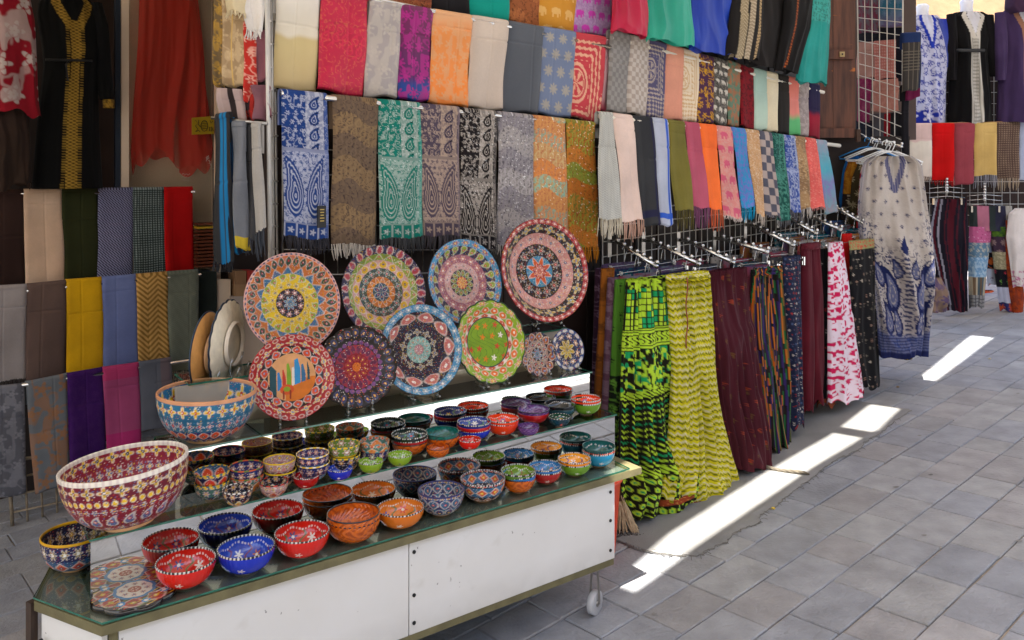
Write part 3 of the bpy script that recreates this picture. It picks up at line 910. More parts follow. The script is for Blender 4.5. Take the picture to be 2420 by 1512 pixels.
for (xl, xr, yb, yb2, lab, pat, nm) in [
    (905, 1021, 8, 24, "brown paisley shawl, just its hem showing above the magenta scarf", P_band(['#8a4a30', '#b06a48', '#6b3a2c'], '#3a1c14', .04), "shawl"),
    (1020, 1117, 22, 44, "plain black scarf, only its hem showing above the beige scarf", P_plain('#1d1b1e'), "scarf"),
    (1117, 1206, 34, 48, "plain teal scarf hem above the slate grey scarf", P_plain('#0f8f80'), "scarf"),
    (1206, 1284, 46, 60, "rust paisley scarf hem above the blue medallion scarf", P_band(['#8e5230', '#a8653c'], '#4a2a1c', .05, 3), "scarf"),
    (1283, 1368, 58, 72, "gold scarf with pale elephants at the top of the wall", P_elep('#c98c34', '#dcae68', .09), "scarf"),
    (1361, 1452, 68, 84, "lilac scarf with magenta elephants at the top of the wall", P_elep('#a783b0', '#c83cae', .075, 1, '#b99cc0'), "scarf")]:
    cloth(nm, lab, "scarf", "scarves at the top of the wall", (xl, xr, -130, -112), (xl-5, xr-4, yb+6, yb2+8), PW(0.05), PW(0.02), pat, back=0)
A = [
 ((655, 760, -58, -38), (651, 753, 212, 218), "ivory scarf shading to pale gold, first on the upper left rail", P_ombre((0, '#e2dcd2'), (.48, '#ddd3be'), (.54, '#c8b480'), (1, '#bfa878')), SILK),
 ((762, 872, -36, -12), (753, 865, 217, 226), "crimson satin scarf with gold paisley outlines", P_band(['#b8163c', '#c01e40', '#b01038'], '#cc5a40', .06, 2), SILK),
 ((878, 951, -4, 6), (866, 941, 225, 234), "silver grey scarf with faint woven flowers", P_damask('#a39a98', '#b8aea4', .07, 1), SILK),
 ((951, 1027, 6, 18), (941, 1018, 233, 243), "magenta damask scarf fading to deep blue at the hem", P_damask('#5c1048', '#a8127c', .06, 2, base=P_ombre((0, '#6a2050'), (.25, '#6a1250'), (.72, '#560f55'), (.86, '#123a86'))), SILK),
 ((1027, 1119, 18, 33), (1019, 1106, 243, 254), "bright orange scarf with beige woven pattern", P_damask('#e8873a', '#d8a070', .05, 3, .8, base=P_ombre((0, '#d8a276'), (.25, '#e08a44'), (1, '#ea8436'))), SILK),
 ((1119, 1206, 33, 46), (1106, 1192, 252, 264), "plain beige satin scarf between the orange and slate ones", P_plain('#c9b8a8', '#bfae9f'), SILK),
 ((1207, 1290, 46, 62), (1190, 1274, 262, 272), "plain slate grey satin scarf", P_plain('#4d5159', '#474b53'), SILK),
 ((1287, 1366, 60, 73), (1274, 1352, 270, 279), "blue grey scarf with beige medallions", P_medal('#66738f', '#a39a88', .085), SILK),
 ((1364, 1437, 74, 85), (1351, 1422, 279, 290), "coral scarf with a cream zigzag square and rosette", P_geo('#bd4048', '#dba286'), FABRIC)]
for t, b, lab, pat, m in A:
    cloth("scarf", lab, "scarf", GA, t, b, RT, PW(0.055), pat, mat=m, fold=0.005)
cloth("scarf", "pale pink scarf edge between the coral and grey check scarves", "scarf", GA, (1430, 1452, 84, 90), (1422, 1446, 262, 268), PW(.07), PW(0.03), P_ombre((0, '#d8a9ae'), (.8, '#d6a5a8'), (1, '#c8485c')), mat=SILK, back=0)
B = [
 ((1447, 1493, 68, 80), (1436, 1484, 260, 273), "grey checkerboard scarf, first on the upper right rail", P_check('#7e7a76', '#94908c', .022, .8)),
 ((1493, 1538, 80, 90), (1484, 1533, 266, 279), "beige and cream checkerboard scarf with pale edges", P_check('#a3968c', '#c4bab0', .022, .8)),
 ((1538, 1579, 90, 102), (1530, 1572, 274, 286), "indigo scarf with a beige geometric rosette", P_geo('#55506e', '#a89a90')),
 ((1579, 1618, 102, 112), (1572, 1614, 280, 288), "plain salmon pink scarf beside the indigo rosette scarf", P_plain('#d8967c', '#d08f78')),
 ((1618, 1655, 112, 123), (1614, 1647, 284, 292), "cream scarf with a woven geometric square", P_geo('#dccbb0', '#c9a880')),
 ((1655, 1691, 123, 134), (1646, 1688, 287, 295), "purple scarf with yellow rose sprays", P_vine('#4a2c48', '#c4901c', .05, 2)),
 ((1691, 1724, 132, 143), (1688, 1722, 292, 299), "charcoal scarf with small white elephants", P_elep('#4a4742', '#c9c2b4', .055, 3, '#77716a')),
 ((1724, 1754, 140, 150), (1722, 1752, 295, 304), "sage green scarf with rust flowers", P_damask('#5f7a66', '#b0603c', .045, 5, .8)),
 ((1753, 1785, 150, 160), (1752, 1785, 300, 307), "dark red scarf with a black woven border", P_vine('#7a1620', '#4a1016', .04, 4)),
 ((1785, 1815, 158, 166), (1785, 1815, 305, 311), "plain mint green scarf on the upper right rail", P_ombre((0, '#9cb8ac'), (1, '#b4c8b6'))),
 ((1814, 1841, 166, 172), (1814, 1841, 308, 314), "plain cream scarf between the mint and the black one", P_plain('#ded2b4', '#d6c8a8')),
 ((1841, 1867, 172, 178), (1841, 1867, 313, 319), "plain black scarf near the right end of the upper rail", P_plain('#2c2926', '#252220')),
 ((1866, 1890, 178, 184), (1866, 1890, 317, 322), "coral pink scarf with a green hem", P_ombre((0, '#d8786a'), (.6, '#d88478'), (.75, '#5fae72'), (1, '#58a86c'))),
 ((1890, 1914, 184, 190), (1890, 1914, 320, 325), "grey beige scarf with pale leaves, second last on the upper rail", P_damask('#8e8280', '#a89c98', .04, 6)),
 ((1913, 1941, 190, 200), (1913, 1941, 323, 329), "navy scarf fading to dark red, last before the wooden door", P_ombre((0, '#1c1c3c'), (.5, '#241c3c'), (.62, '#8c1c30'), (1, '#781828')))]
for t, b, lab, pat in B:
    cloth("scarf", lab, "scarf", GB_, t, b, RT, PW(0.07), pat, fold=0.004)
C_ = [
 ((670, 777, 208, 219), (672, 780, 562, 566), "royal blue and white paisley shawl with a black maker's tag", P_pash('#1f3c78', '#b9bccb', '#5468a0', .40, 0), (34, '#3c3a40')),
 ((791, 895, 221, 232), (790, 893, 575, 582), "brown and gold brocade shawl with white tassels", P_band(['#6a5848', '#7a644a', '#5c4c40', '#80684a'], '#30262a', .045, 1), (34, '#c9c0b4')),
 ((898, 997, 232, 241), (901, 1006, 562, 564), "emerald teal paisley shawl", P_pash('#0f7062', '#a8b5ac', '#4a9a8a', .42, 1, 1), (34, '#4a4a4c')),
 ((998, 1090, 242, 251), (1007, 1085, 556, 559), "mauve grey paisley shawl with beige sprigs", P_pash('#4c4250', '#b39c8a', '#756870', .4, 2), (34, '#4a454a')),
 ((1093, 1179, 252, 261), (1094, 1177, 588, 590), "black and white paisley shawl", P_pash('#1b1618', '#b4aaa0', '#55504e', .5, 3, 1), (14, '#55524e')),
 ((1182, 1264, 261, 270), (1183, 1263, 577, 577), "silver grey brocade shawl behind the right end of the plates", P_band(['#8c8688', '#a09a9a', '#77727a', '#98928e'], '#38343a', .04, 4, .012), (26, '#b8b0a8')),
 ((1266, 1339, 270, 279), (1267, 1345, 572, 574), "orange brocade shawl with turquoise bands", P_band(['#c87c3c', '#6ea898', '#c08850', '#cc7a40', '#b8a070'], '#a85a48', .04, 5, .012), (26, '#c87820')),
 ((1340, 1411, 279, 287), (1346, 1413, 583, 585), "green and amber brocade shawl, last on the middle rail", P_band(['#6a8030', '#a85a20', '#b8702c', '#7c8c34', '#b46424'], '#5c3c1c', .04, 6, .014), (36, '#c07818'))]
for t, b, lab, pat, fr in C_:
    o = cloth("shawl", lab, "shawl", GC, t, b, PW(0.14), PW(0.10), pat, fringe=fr, fold=0.007)
    if "royal" in lab:
        mb = MB(); P = on(760, 512, PW(.125)); mb.box(P, (0.036, 0.006, 0.085), ax3(U_)); tg = mb.done("maker_tag", BLACKM, o)
        mb = MB()
        for k in range(5): mb.box(P+[0.001*0, 0, 0.028-k*0.011]+0.0045*np.array([N_[0], N_[1], 0]), (0.018-0.002*(k % 3), 0.002, 0.004), ax3(U_))
        mb.done("tag_lettering", plain("gold_thread", '#b49a50', .5), tg)
D_ = [
 ((1420, 1453, 262, 264), (1416, 1476, 516, 521), "pale grey herringbone scarf with long fringe", P_herring('#9c9c96', '#bdbcb4', .012, .012, .8), (44, '#c9c0ac')),
 ((1453, 1499, 265, 271), (1477, 1523, 521, 524), "pale pink scarf with long pink fringe", P_plain('#d8c0b4', '#d0b8ac'), (46, '#c8a08e')),
 ((1500, 1544, 271, 275), (1523, 1562, 534, 536), "charcoal scarf with a navy stripe", P_border(P_plain('#2c2d30', '#333436'), '#22223c', 0, .78, .92, .86, .92), None),
 ((1545, 1581, 276, 280), (1563, 1596, 533, 536), "pale blue grey scarf with bright blue border stripe", P_border(P_plain('#a4a8b8', '#aab0c0'), '#2c55b4', 0, .72, .86, .88, .93), None),
 ((1582, 1621, 280, 286), (1603, 1637, 496, 498), "olive green scarf with olive fringe", P_plain('#66602c', '#706830'), (46, '#5c5428')),
 ((1622, 1656, 286, 289), (1638, 1682, 490, 492), "dusty rose scarf with purple fringe", P_plain('#a3485c', '#ac5064'), (48, '#7c4868')),
 ((1657, 1697, 290, 294), (1678, 1710, 494, 496), "bright orange scarf with orange fringe over the rails", P_plain('#e0632a', '#e86c30'), (48, '#d86844')),
 ((1697, 1731, 295, 299), (1711, 1757, 513, 516), "salmon scarf with pink and blue camels", P_elep('#c88078', '#c0506c', .09, 3, '#c4948c'), (8, '#d8c8c0')),
 ((1732, 1766, 299, 303), (1757, 1789, 490, 492), "turquoise scarf with purple leaves and cyan fringe", P_damask('#2c84b4', '#6a68b0', .03, 7), (32, '#1090b8')),
 ((1766, 1798, 303, 307), (1789, 1813, 509, 512), "tan scarf with white paisleys and white fringe", P_band(['#b48c64', '#bc946c', '#a88058'], '#d0c0ac', .04, 8), (22, '#c0b4a8')),
 ((1798, 1827, 307, 312), (1812, 1845, 508, 512), "grey, plum and beige block check scarf", P_check('#4c4c58', '#a89890', .045, .9), (6, '#77757c')),
 ((1828, 1855, 312, 317), (1839, 1869, 520, 523), "dark teal paisley scarf with grey fringe", P_pash('#14463f', '#4c8c7c', '#2c6c60', .45, 5), (16, '#606064')),
 ((1856, 1883, 317, 320), (1870, 1898, 500, 502), "light blue and white paisley scarf with grey fringe", P_pash('#30488c', '#a8b0c8', '#7c88b0', .45, 6), (22, '#5c5c64')),
 ((1883, 1906, 320, 323), (1898, 1918, 491, 493), "brown and beige paisley scarf with white fringe", P_band(['#8c6c4c', '#a88860', '#6c5440'], '#c0a888', .035, 9), (24, '#c0b8b0')),
 ((1907, 1931, 323, 327), (1920, 1953, 489, 492), "coral pink paisley scarf, second last over the rails", P_band(['#c4524c', '#d06058', '#c4524c'], '#d88c80', .035, 10), (6, '#b87c78')),
 ((1932, 1957, 328, 331), (1954, 1981, 503, 506), "grey scarf shading to teal and lilac, last over the rails", P_damask('#8890a4', '#5c98a4', .05, 11, .6, base=P_ombre((0, '#8c8c9c'), (.4, '#4c98ac'), (.6, '#7878a8'), (1, '#807c84'))), None)]
for t, b, lab, pat, fr in D_:
    cloth("scarf", lab, "scarf", GD, t, b, PW(0.14), PW(0.25), pat, fringe=fr, fold=0.006, sag=0.0)

# long dresses hanging above the upper right rail
GDr = "dresses hanging at the top of the wall"
for (ol, pl_, lab, pat, pk, nm, m) in [
    ([(-120, 1450, 1512), (40, 1447, 1534), (80, 1443, 1538)], .16, "crimson red dress hem at the top of the wall", P_plain('#c00c3c', '#b00c38'), 5, "dress", SILK),
    ([(-120, 1530, 1620), (60, 1529, 1636), (102, 1527, 1640)], .17, "sea green satin dress hem at the top of the wall", P_plain('#1c9c80', '#189078'), 5, "dress", SILK),
    ([(-120, 1636, 1730), (60, 1632, 1742), (126, 1628, 1747)], .16, "royal blue dress with white embroidery down its sides", P_plain('#0c38a4', '#0a3098'), 6, "dress", SILK),
    ([(-120, 1745, 1805), (60, 1722, 1800), (138, 1712, 1792)], .19, "black abaya with broad cream and gold meander panels", P_trim('#1a1716', [(.30, .10, '#b8a88c', '#8c7c60'), (.52, .08, '#c4b49c', '#94846c'), (.8, .05, '#1a1716', '#b0946c')]), 3, "dress", FABRIC),
    ([(-120, 1790, 1880), (40, 1772, 1890), (120, 1752, 1895), (160, 1760, 1890)], .17, "black abaya with a wavy gold thread hem", P_plain('#151212', '#1b1716'), 5, "dress", FABRIC),
    ([(-120, 1860, 1930), (60, 1850, 1912), (168, 1830, 1880)], .21, "black abaya with a red and gold beaded trim", P_trim('#121010', [(.34, .035, '#b06020', '#5c2414')]), 4, "dress", FABRIC),
    ([(-120, 1925, 1958), (20, 1915, 1960), (130, 1892, 1956), (195, 1880, 1950)], .20, "crinkled turquoise dress hem beside the wooden door", P_stack((.55, P_vine('#3f9a90', '#2c6c64', .03)), (1, P_plain('#1f8078', '#2a9088'))), 8, "dress", FABRIC)]:
    o = tubecloth(nm, ol, PW(pl_), 0.03, pat, pk, 0.012, None, m, seed=int(ol[0][1]), hemw=.01)
    tag(o, lab, "dress", GDr)

# ---------------------------------------------------------------- tiered scarves in the recess on the left
G1, G2, G3 = "scarves on the top tier rail", "scarves on the middle tier rail", "scarves on the bottom tier rail"
bar("tier_rail", on(-60, 458, PL(-.018)), on(460, 453, PL(-.018)), 0.011, CHROME, "chrome rail of the top tier in the left recess")
bar("tier_rail", on(-60, 699, PL(.122)), on(474, 648, PL(.122)), 0.011, CHROME, "chrome rail of the middle tier in the left recess")
bar("tier_rail", on(-60, 927, PL(.264)), on(462, 849, PL(.264)), 0.012, CHROME, "chrome rail of the bottom tier ending above the blue bowl")
T1 = [((-40, 57, 447, 446), (-40, 60, 690, 680), "dark brown scarf at the left end of the top tier", P_plain('#35241f', '#2e1f1b')),
 ((58, 147, 446, 444), (61, 152, 680, 670), "cream scarf on the top tier", P_plain('#c2a58c', '#b89a82')),
 ((148, 232, 444, 443), (151, 232, 672, 662), "dark olive scarf on the top tier", P_plain('#2c2f17', '#272a14')),
 ((234, 315, 443, 442), (233, 315, 662, 655), "lavender and black diagonal striped scarf", P_diag('#2a2a3c', '#7c7c98', .016)),
 ((316, 389, 442, 441), (317, 391, 655, 649), "grey scarf with a small black and white geometric weave", P_lattice('#26302f', '#7c8684', .03)),
 ((390, 457, 441, 440), (391, 458, 648, 640), "bright red scarf at the right end of the top tier", P_plain('#a80a0c', '#980808'))]
for t, b, lab, pat in T1: cloth("scarf", lab, "scarf", G1, t, b, PL(0), PL(.0), pat, fold=0.006, seed=int(t[1]))
T2 = [((-40, 64, 676, 671), (-40, 59, 905, 898), "light grey scarf with short dark fringe, left end of the middle tier", P_plain('#8c8482', '#837b79'), (10, '#4a4442')),
 ((66, 157, 670, 661), (61, 155, 902, 894), "mushroom brown scarf on the middle tier", P_plain('#5a4841', '#53423c'), None),
 ((158, 241, 660, 654), (160, 246, 890, 874), "mustard yellow scarf on the middle tier", P_plain('#c29310', '#b48810'), None),
 ((242, 322, 654, 647), (246, 330, 872, 862), "periwinkle blue scarf on the middle tier", P_plain('#65709a', '#5e6892'), None),
 ((323, 396, 647, 641), (330, 403, 860, 852), "tan herringbone scarf on the middle tier", P_herring('#7c5a28', '#b48c50', .06, .034), None),
 ((397, 469, 641, 636), (405, 470, 878, 874), "grey green scarf with grey fringe, right end of the middle tier", P_herring('#55584c', '#64675a', .012, .014, .7), (26, '#55554c'))]
for t, b, lab, pat, fr in T2: cloth("scarf", lab, "scarf", G2, t, b, PL(.14), PL(.13), pat, fringe=fr, fold=0.006, seed=int(t[1]))
T3 = [((-40, 56, 916, 906), (-40, 64, 1185, 1166), "grey floral scarf with a pale hem, left end of the bottom tier", P_damask('#54545a', '#77767c', .07, 3, .8)),
 ((63, 159, 902, 882), (85, 165, 1165, 1150), "grey scarf with faded orange figures", P_damask('#5c6064', '#8a5a30', .11, 12, .75)),
 ((160, 244, 882, 868), (168, 254, 1110, 1092), "dark purple scarf on the bottom tier", P_damask('#32104c', '#3c1a50', .05, 13, .6)),
 ((244, 329, 868, 856), (256, 333, 1085, 1066), "magenta pink scarf with a darker band", P_stack((.14, P_plain('#983058')), (.74, P_plain('#8c3c60')), (1, P_plain('#98285c')))),
 ((330, 406, 855, 844), (335, 408, 1020, 1008), "grey and mauve striped scarf behind the blue bowl", P_vstripe(['#5a585c', '#5c5054', '#50525a'], 3, 2))]
for t, b, lab, pat in T3: cloth("scarf", lab, "scarf", G3, t, b, PL(.28), PL(.30), pat, fold=0.006, seed=int(t[1]))
# rusty wire grid at the foot of the tiers
def grid(name, P00, P10, P01, P11, nx, ny, r, mat, label=None, cat="wire grid", parent=None):
    mb = MB(); P00, P10, P01, P11 = map(np.asarray, (P00, P10, P01, P11))
    for i in range(nx+1):
        a = i/nx; mb.tube([P00*(1-a)+P10*a, P01*(1-a)+P11*a], r*(1.6 if i in (0, nx) else 1), 6)
    for j in range(ny+1):
        a = j/ny; mb.tube([P00*(1-a)+P01*a, P10*(1-a)+P11*a], r*(1.6 if j in (0, ny) else 1), 6)
    o = mb.done(name, mat, parent, True)
    return tag(o, label, cat) if label else o
grid("wire_grid", on(20, 1090, PL(.22)), on(330, 1040, PL(.22)), on(30, 1252, PL(.22)), on(330, 1180, PL(.22)), 9, 4, .006, RUSTY, "rusty wire grid standing on the paving under the left scarves")

# ---------------------------------------------------------------- shop window, dark wall and clothes on the left
wallbox("dark_panel", -5.86, -5.80, -2.95, sW-0.0-0.35, -0.4, 3.4, DARK, "dark panel behind the black gown in the left recess", "panel")
def quad(name, pts, mat, label=None, cat=None, parent=None, thick=0.02, kind=None):
    """a board through four corners given clockwise from top left"""
    a, b, c, d = [np.asarray(p, float) for p in pts]
    n = np.cross(b-a, d-a); n /= np.linalg.norm(n)
    mb = MB(); F = [a, b, c, d]; B2 = [p+n*thick for p in F]
    if n[1] < 0: B2 = [p-n*thick for p in F]
    mb.add(F+B2, [[0, 1, 2, 3], [7, 6, 5, 4], [0, 4, 5, 1], [1, 5, 6, 2], [2, 6, 7, 3], [3, 7, 4, 0]])
    return tag(mb.done(name, mat, parent), label, cat, None, kind)
PB = PL(-.12)
win = empty("shop_window", on(400, 760, PL(-.12)), "cream framed shop window with a red dress behind its glass", "window")
quad("back_board", [on(300, -60, PL(-.24)), on(660, -60, PL(-.24)), on(660, 1000, PL(-.24)), on(300, 1000, PL(-.24))], CREAMP, parent=win)
mb = MB()
for x in (285, 505):
    P, Q_ = on(x+8, -80, PL(-.08)), on(x+8, 950, PL(-.08)); c = (P+Q_)/2
    mb.box(c, (0.045 if x < 300 else .03, 0.05, P[2]-Q_[2]), ax3(U_))
mb.done("frame", CREAMP, win)
mb = MB()
for x in (277,): P, Q_ = on(x, -80, PL(-.07)), on(x, 950, PL(-.07)); mb.box((P+Q_)/2, (0.03, 0.03, P[2]-Q_[2]), ax3(U_))
mb.done("edge_strip", plain("blue_grey_strip", '#2c3440', .4), win)
quad("glass", [on(300, -60, PL(-.09)), on(500, -60, PL(-.09)), on(500, 900, PL(-.09)), on(300, 900, PL(-.09))], WINDOWG, parent=win, thick=.004)
quad("wall_panel", [on(505, -60, PL(-.1)), on(680, -60, PL(-.1)), on(680, 700, PL(-.1)), on(505, 700, PL(-.1))], DARK, "dark panel behind the hanging scarves beside the shop window", "panel")
rd = tubecloth("dress", [(-60, 332, 462), (100, 328, 478), (250, 318, 492), (350, 312, 497), (385, 315, 498)], PL(-.17), .05, P_plain('#d81a18', '#b81010'), 6, .03, None, SHEER, 4, hemw=.06)
tag(rd, "sheer bright red dress with a ragged hem behind the shop window glass", "dress")
# yellow sign with dark calligraphy
sg = quad("sign", [on(454, 278, PL(-.05)), on(506, 274, PL(-.05)), on(506, 316, PL(-.05)), on(454, 318, PL(-.05))], plain("yellow_sign_paint", '#a8870c', .5), "small yellow sign with dark calligraphy on the shop window", "sign", thick=.008)
mb = MB()
def stroke(pts, r=0.0022, pl_=PL(-.047)): mb.tube([on(x, y, pl_) for x, y in pts], r, 4)
stroke([(462, 284), (466, 290), (462, 298), (468, 305), (463, 310)]); stroke([(470, 283), (468, 293), (474, 300)]); stroke([(462, 311), (470, 308), (473, 312)])
stroke([(483+8*cos(t), 297+13*sin(t)) for t in np.linspace(0, 2*pi, 14)])
for k in range(5): stroke([(478, 288+k*4), (489, 287+k*4)], .0016)
stroke([(496, 284), (499, 291), (503, 286)]); stroke([(496, 300), (495, 309), (500, 310), (500, 299), (504, 309)])
mb.done("lettering", BLACKM, sg)
# white hand lettering on the glass
mb = MB()
def st2(pts, r=.0016): mb.tube([on(x, y, PL(-.075)) for x, y in pts], r, 4)
st2([(487, 372), (491, 369), (494, 373), (490, 377), (487, 372)]); st2([(493, 367), (487, 381)])
for k, (x, y) in enumerate([(492, 380), (494, 386), (496, 391), (498, 397)]): st2([(x, y), (x+3, y-2), (x+3, y+3), (x+6, y+1)])
for k in range(3): st2([(430, 412+k*7), (434, 409+k*7), (436, 414+k*7), (441, 410+k*7), (444, 414+k*7), (449, 410+k*7)], .001)
mb.done("window_lettering", plain("white_marker", '#d8d2c8', .6), win)
# stacked leather goods and the dark green panel
lb = empty("leather_stack", on(484, 632, PL(.02)), "stack of brown leather wallets beside the red scarf", "wallets")
for k in range(13):
    y = 628-k*8.2; x0 = 459; x1 = 510 if k < 9 else 506
    P, Q_ = on(x0, y, PL(.0)), on(x1, y, PL(.0)); mb = MB(); c = (P+Q_)/2; c[2] += .004
    mb.box(c+[0, 0, 0], (np.linalg.norm(Q_-P)*rs.uniform(.9, 1.0), 0.12, 0.013), ax3(U_+0.02*rs.randn(2)))
    mb.done("wallet", LEATHER if k != 11 else plain("mustard_leather", '#a8861c', .5), lb)
quad("shelf_cabinet", [on(468, 640, PL(.03)), on(512, 642, PL(.03)), on(512, 900, PL(.03)), on(468, 900, PL(.03))], plain("dark_green_cloth", '#18211a', .9), "dark green cloth covered cabinet under the leather stack", "cabinet", thick=.2)
bx = empty("carton_stack", on(550, 800, PL(-.0)), "pile of brown and white cartons seen past the back plates", "cartons")
for (x0, x1, y0, y1, c) in [(556, 582, 640, 672, '#8c6848'), (556, 590, 672, 700, '#a07c58'), (545, 592, 700, 745, '#b8a89c'), (585, 605, 640, 690, '#b03028')]:
    quad("carton", [on(x0, y0, PL(.02)), on(x1, y0, PL(.02)), on(x1, y1, PL(.02)), on(x0, y1, PL(.02))], plain("carton", c, .8), parent=bx, thick=.15)
quad("window_board", [on(513, 660, PL(.0)), on(545, 660, PL(.0)), on(545, 950, PL(.0)), on(513, 950, PL(.0))], CREAMP, "cream board beside the dark green cabinet", "board", thick=.03)

# black gown with gold trim
def P_gown():
    k, gd, dk = H('#060608'), H('#9c7c30'), H('#4a3410')
    def f(u, v, W, L):
        x = u/W; t = v/L
        out = k+0*u[..., None]
        c = 0.5-0.02*t
        band = np.abs(x-c) < 0.085
        vneck = (np.abs(np.abs(x-0.5)-(0.33-0.26*t/0.16)) < 0.075) & (t < 0.17)
        orn = 0.5+0.5*np.sin(v*330)*np.sin((x-c)*60)
        m = (band & (t > 0.13)) | vneck
        out = mixc(out, mixc(dk+0*u[..., None], gd, ss(.2, .7, orn)), m*1.0)
        side = (np.abs(np.abs(x-c)-0.12) < 0.03)*(np.sin(v*420) > 0)
        out = mixc(out, gd, side*0.7*(t > 0.1))
        return out
    return f
PG = PL(.02)
gm = empty("dressed_mannequin", on(165, 440, PG), "mannequin in a long black gown with gold embroidered trim", "mannequin")
mb = MB(); c = on(165, 10, PG)
for z, rx in ((0, 0.075),): mb.tube([c+[0, 0, -.2], c+[0, 0, -.1], c+[0, 0, -.02], c+[0, 0, .05], c+[0, 0, .12]], [.07, .075, .06, .05, .05], 20)
mb.done("body", SKINM, gm, True)
tubecloth("gown", [(-6, 120, 205), (8, 92, 232), (40, 86, 243), (120, 100, 238), (160, 104, 228), (300, 88, 232), (445, 76, 240)], PG, [.07, .12, .12, .12], P_gown(), 6, .012, gm, None, 2)
tubecloth("sleeve", [(8, 215, 240), (60, 222, 256), (160, 222, 262), (235, 236, 268)], PL(.06), .05, P_plain('#060608', '#0a0a0c'), 3, .01, gm, None, 3)
tubecloth("cuff", [(236, 243, 270), (255, 244, 270)], PL(.065), .05, P_vine('#8c6c28', '#4a3410', .02), 2, .003, gm, None, 4)
mb = MB(); mb.tube([on(x, 142+0.02*(x-165), PL(.155)) for x in range(108, 228, 10)], .008, 6)
mb.tube([on(162, 145, PL(.17)), on(156, 152, PL(.18)), on(160, 190, PL(.17))], .006, 6); mb.done("belt", BLACKM, gm, True)
# red and white kaftan at the far left with brown cloth below
o = tubecloth("kaftan", [(-40, -50, 66), (40, -50, 80), (150, -50, 88), (240, -50, 92), (268, -50, 96)], PL(.20), .06, P_damask('#8c1424', '#b8a8a4', .15, 21, 1.0), 4, .014, None, None, 5, hemw=.02)
tag(o, "dark red kaftan with large white flowers hanging at the far left", "kaftan")
o = tubecloth("skirt", [(235, -50, 66), (330, -50, 70), (440, -50, 72)], PL(.12), .07, P_plain('#3c2c26', '#33261f'), 6, .022, None, None, 6, hemw=.02)
tag(o, "brown wool skirt hanging below the red and white kaftan", "skirt")

# ---------------------------------------------------------------- the display counter with mirrors and glass shelves
O_ = V2(-1.051, 2.124)
def ST(s, t, z):
    p = O_+s*E_-t*M_
    return np.array([p[0], p[1], z])
ZC0, Z2, Z3, Z4 = 0.575, 0.733, 0.875, 1.035
T1_, T2_, T3_, TB = 0.155, 0.315, 0.475, 0.64
SE = 1.94
AX = np.array([[E_[0], E_[1], 0], [-M_[0], -M_[1], 0], [0, 0, 1.]])
def stbox(mb, s0, s1, t0, t1, z0, z1): mb.box(ST((s0+s1)/2, (t0+t1)/2, (z0+z1)/2), (s1-s0, t1-t0, z1-z0), AX); return mb
st = empty("display_counter", ST(0.9, .3, .05), "white wheeled display counter with mirror risers and glass shelves holding painted pottery", "display counter")
# top board with a chamfered left front corner
def slab(name, poly, z0, z1, matf, mate, parent):
    n = len(poly); V = [np.array([p[0], p[1], z]) for z in (z0, z1) for p in poly]
    me_q = []; T = []
    c0 = np.mean(V[:n], 0); c1 = np.mean(V[n:], 0); V += [c0, c1]
    for i in range(n):
        j = (i+1) % n; me_q.append([i, j, n+j, n+i]); T.append([2*n, j, i]); T.append([2*n+1, n+i, n+j])
    return mesh(name, V, me_q, ([mate, matf], [0]*len(me_q)+[1]*len(T)), None, parent, False, T)
P_ = lambda s, t: ST(s, t, 0)[:2]
LC = V2(-1.297, 2.25); LB = V2(-1.40, 2.60)
board = [P_(0, 0), P_(SE-.01, -.008), P_(SE+.0, TB), LB+0.06*(-M_), LC]
slab("top_board", board, ZC0-0.032, ZC0-0.006, MDF, MDF, st)
ins = 0.004
slab("counter_mirror", [P_(0.004, 0.004), P_(SE-.09, -.002), P_(SE-.09, TB-.01), LB, LC+0.006*E_], ZC0-0.005, ZC0-0.0005, COUNTM, GLASSE, st)
slab("counter_glass", [P_(0.0, -0.003), P_(SE-.075, -.009), P_(SE-.06, T1_), P_(0, T1_), LB+0.1*M_*0, LC-0.002*E_], ZC0+0.0, ZC0+0.005, GLASSF, GLASSE, st)
def panel(name, s0, s1, t, z0, z1, mat, th=0.016, parent=st):
    mb = MB(); stbox(mb, s0, s1, t, t+th, z0, z1); return mb.done(name, mat, parent)
ZB = 0.234
mb = MB(); FT = 0.022
stbox(mb, 0.045, 0.905, FT, FT+.016, ZB, ZC0-.036); mb.done("front_panel", LAMINATE, st)
mb = MB(); stbox(mb, 0.909, 1.813, FT, FT+.016, ZB, ZC0-.036); mb.done("front_panel", LAMINATE, st)
mb = MB(); stbox(mb, 0.021, 0.043, FT+.002, FT+.02, 0.02, ZC0-.036); mb.done("corner_post", MDF, st)
d = (LC-O_)/np.linalg.norm(LC-O_)
mb = MB(); c = (O_+LC)/2+0.02*V2(-d[1], d[0])*-1; a3_ = np.array([[d[0], d[1], 0], [d[1], -d[0], 0], [0, 0, 1]])
mb.box(p3(c+0.012*d*0, 0.29), (np.linalg.norm(LC-O_)-.03, 0.016, 0.49), a3_); mb.done("side_panel", LAMINATE, st)
mb = MB(); mb.box(p3(LC+0.014*V2(-.7, .5)+0.0*d, 0.25), (0.022, 0.02, 0.63), a3_); mb.done("edge_post", plain("dark_brown_edge", '#38281e', .6), st)
mb = MB(); stbox(mb, 1.797, 1.813, FT+.018, TB-.02, ZB, ZC0-.036); mb.done("end_panel", LAMINATE, st)
mb = MB(); stbox(mb, 0.1, 1.79, TB-.03, TB-.014, ZB, ZC0-.036); mb.done("rear_panel", DWOOD, st)
mb = MB(); stbox(mb, 0.02, 1.812, FT+.003, FT+.10, ZB-.026, ZB-.001); mb.done("base_rail", MDF, st)
mb = MB(); stbox(mb, 0.1, 1.80, TB-.12, TB-.02, ZB-.026, ZB-.001); mb.done("base_rail", MDF, st)
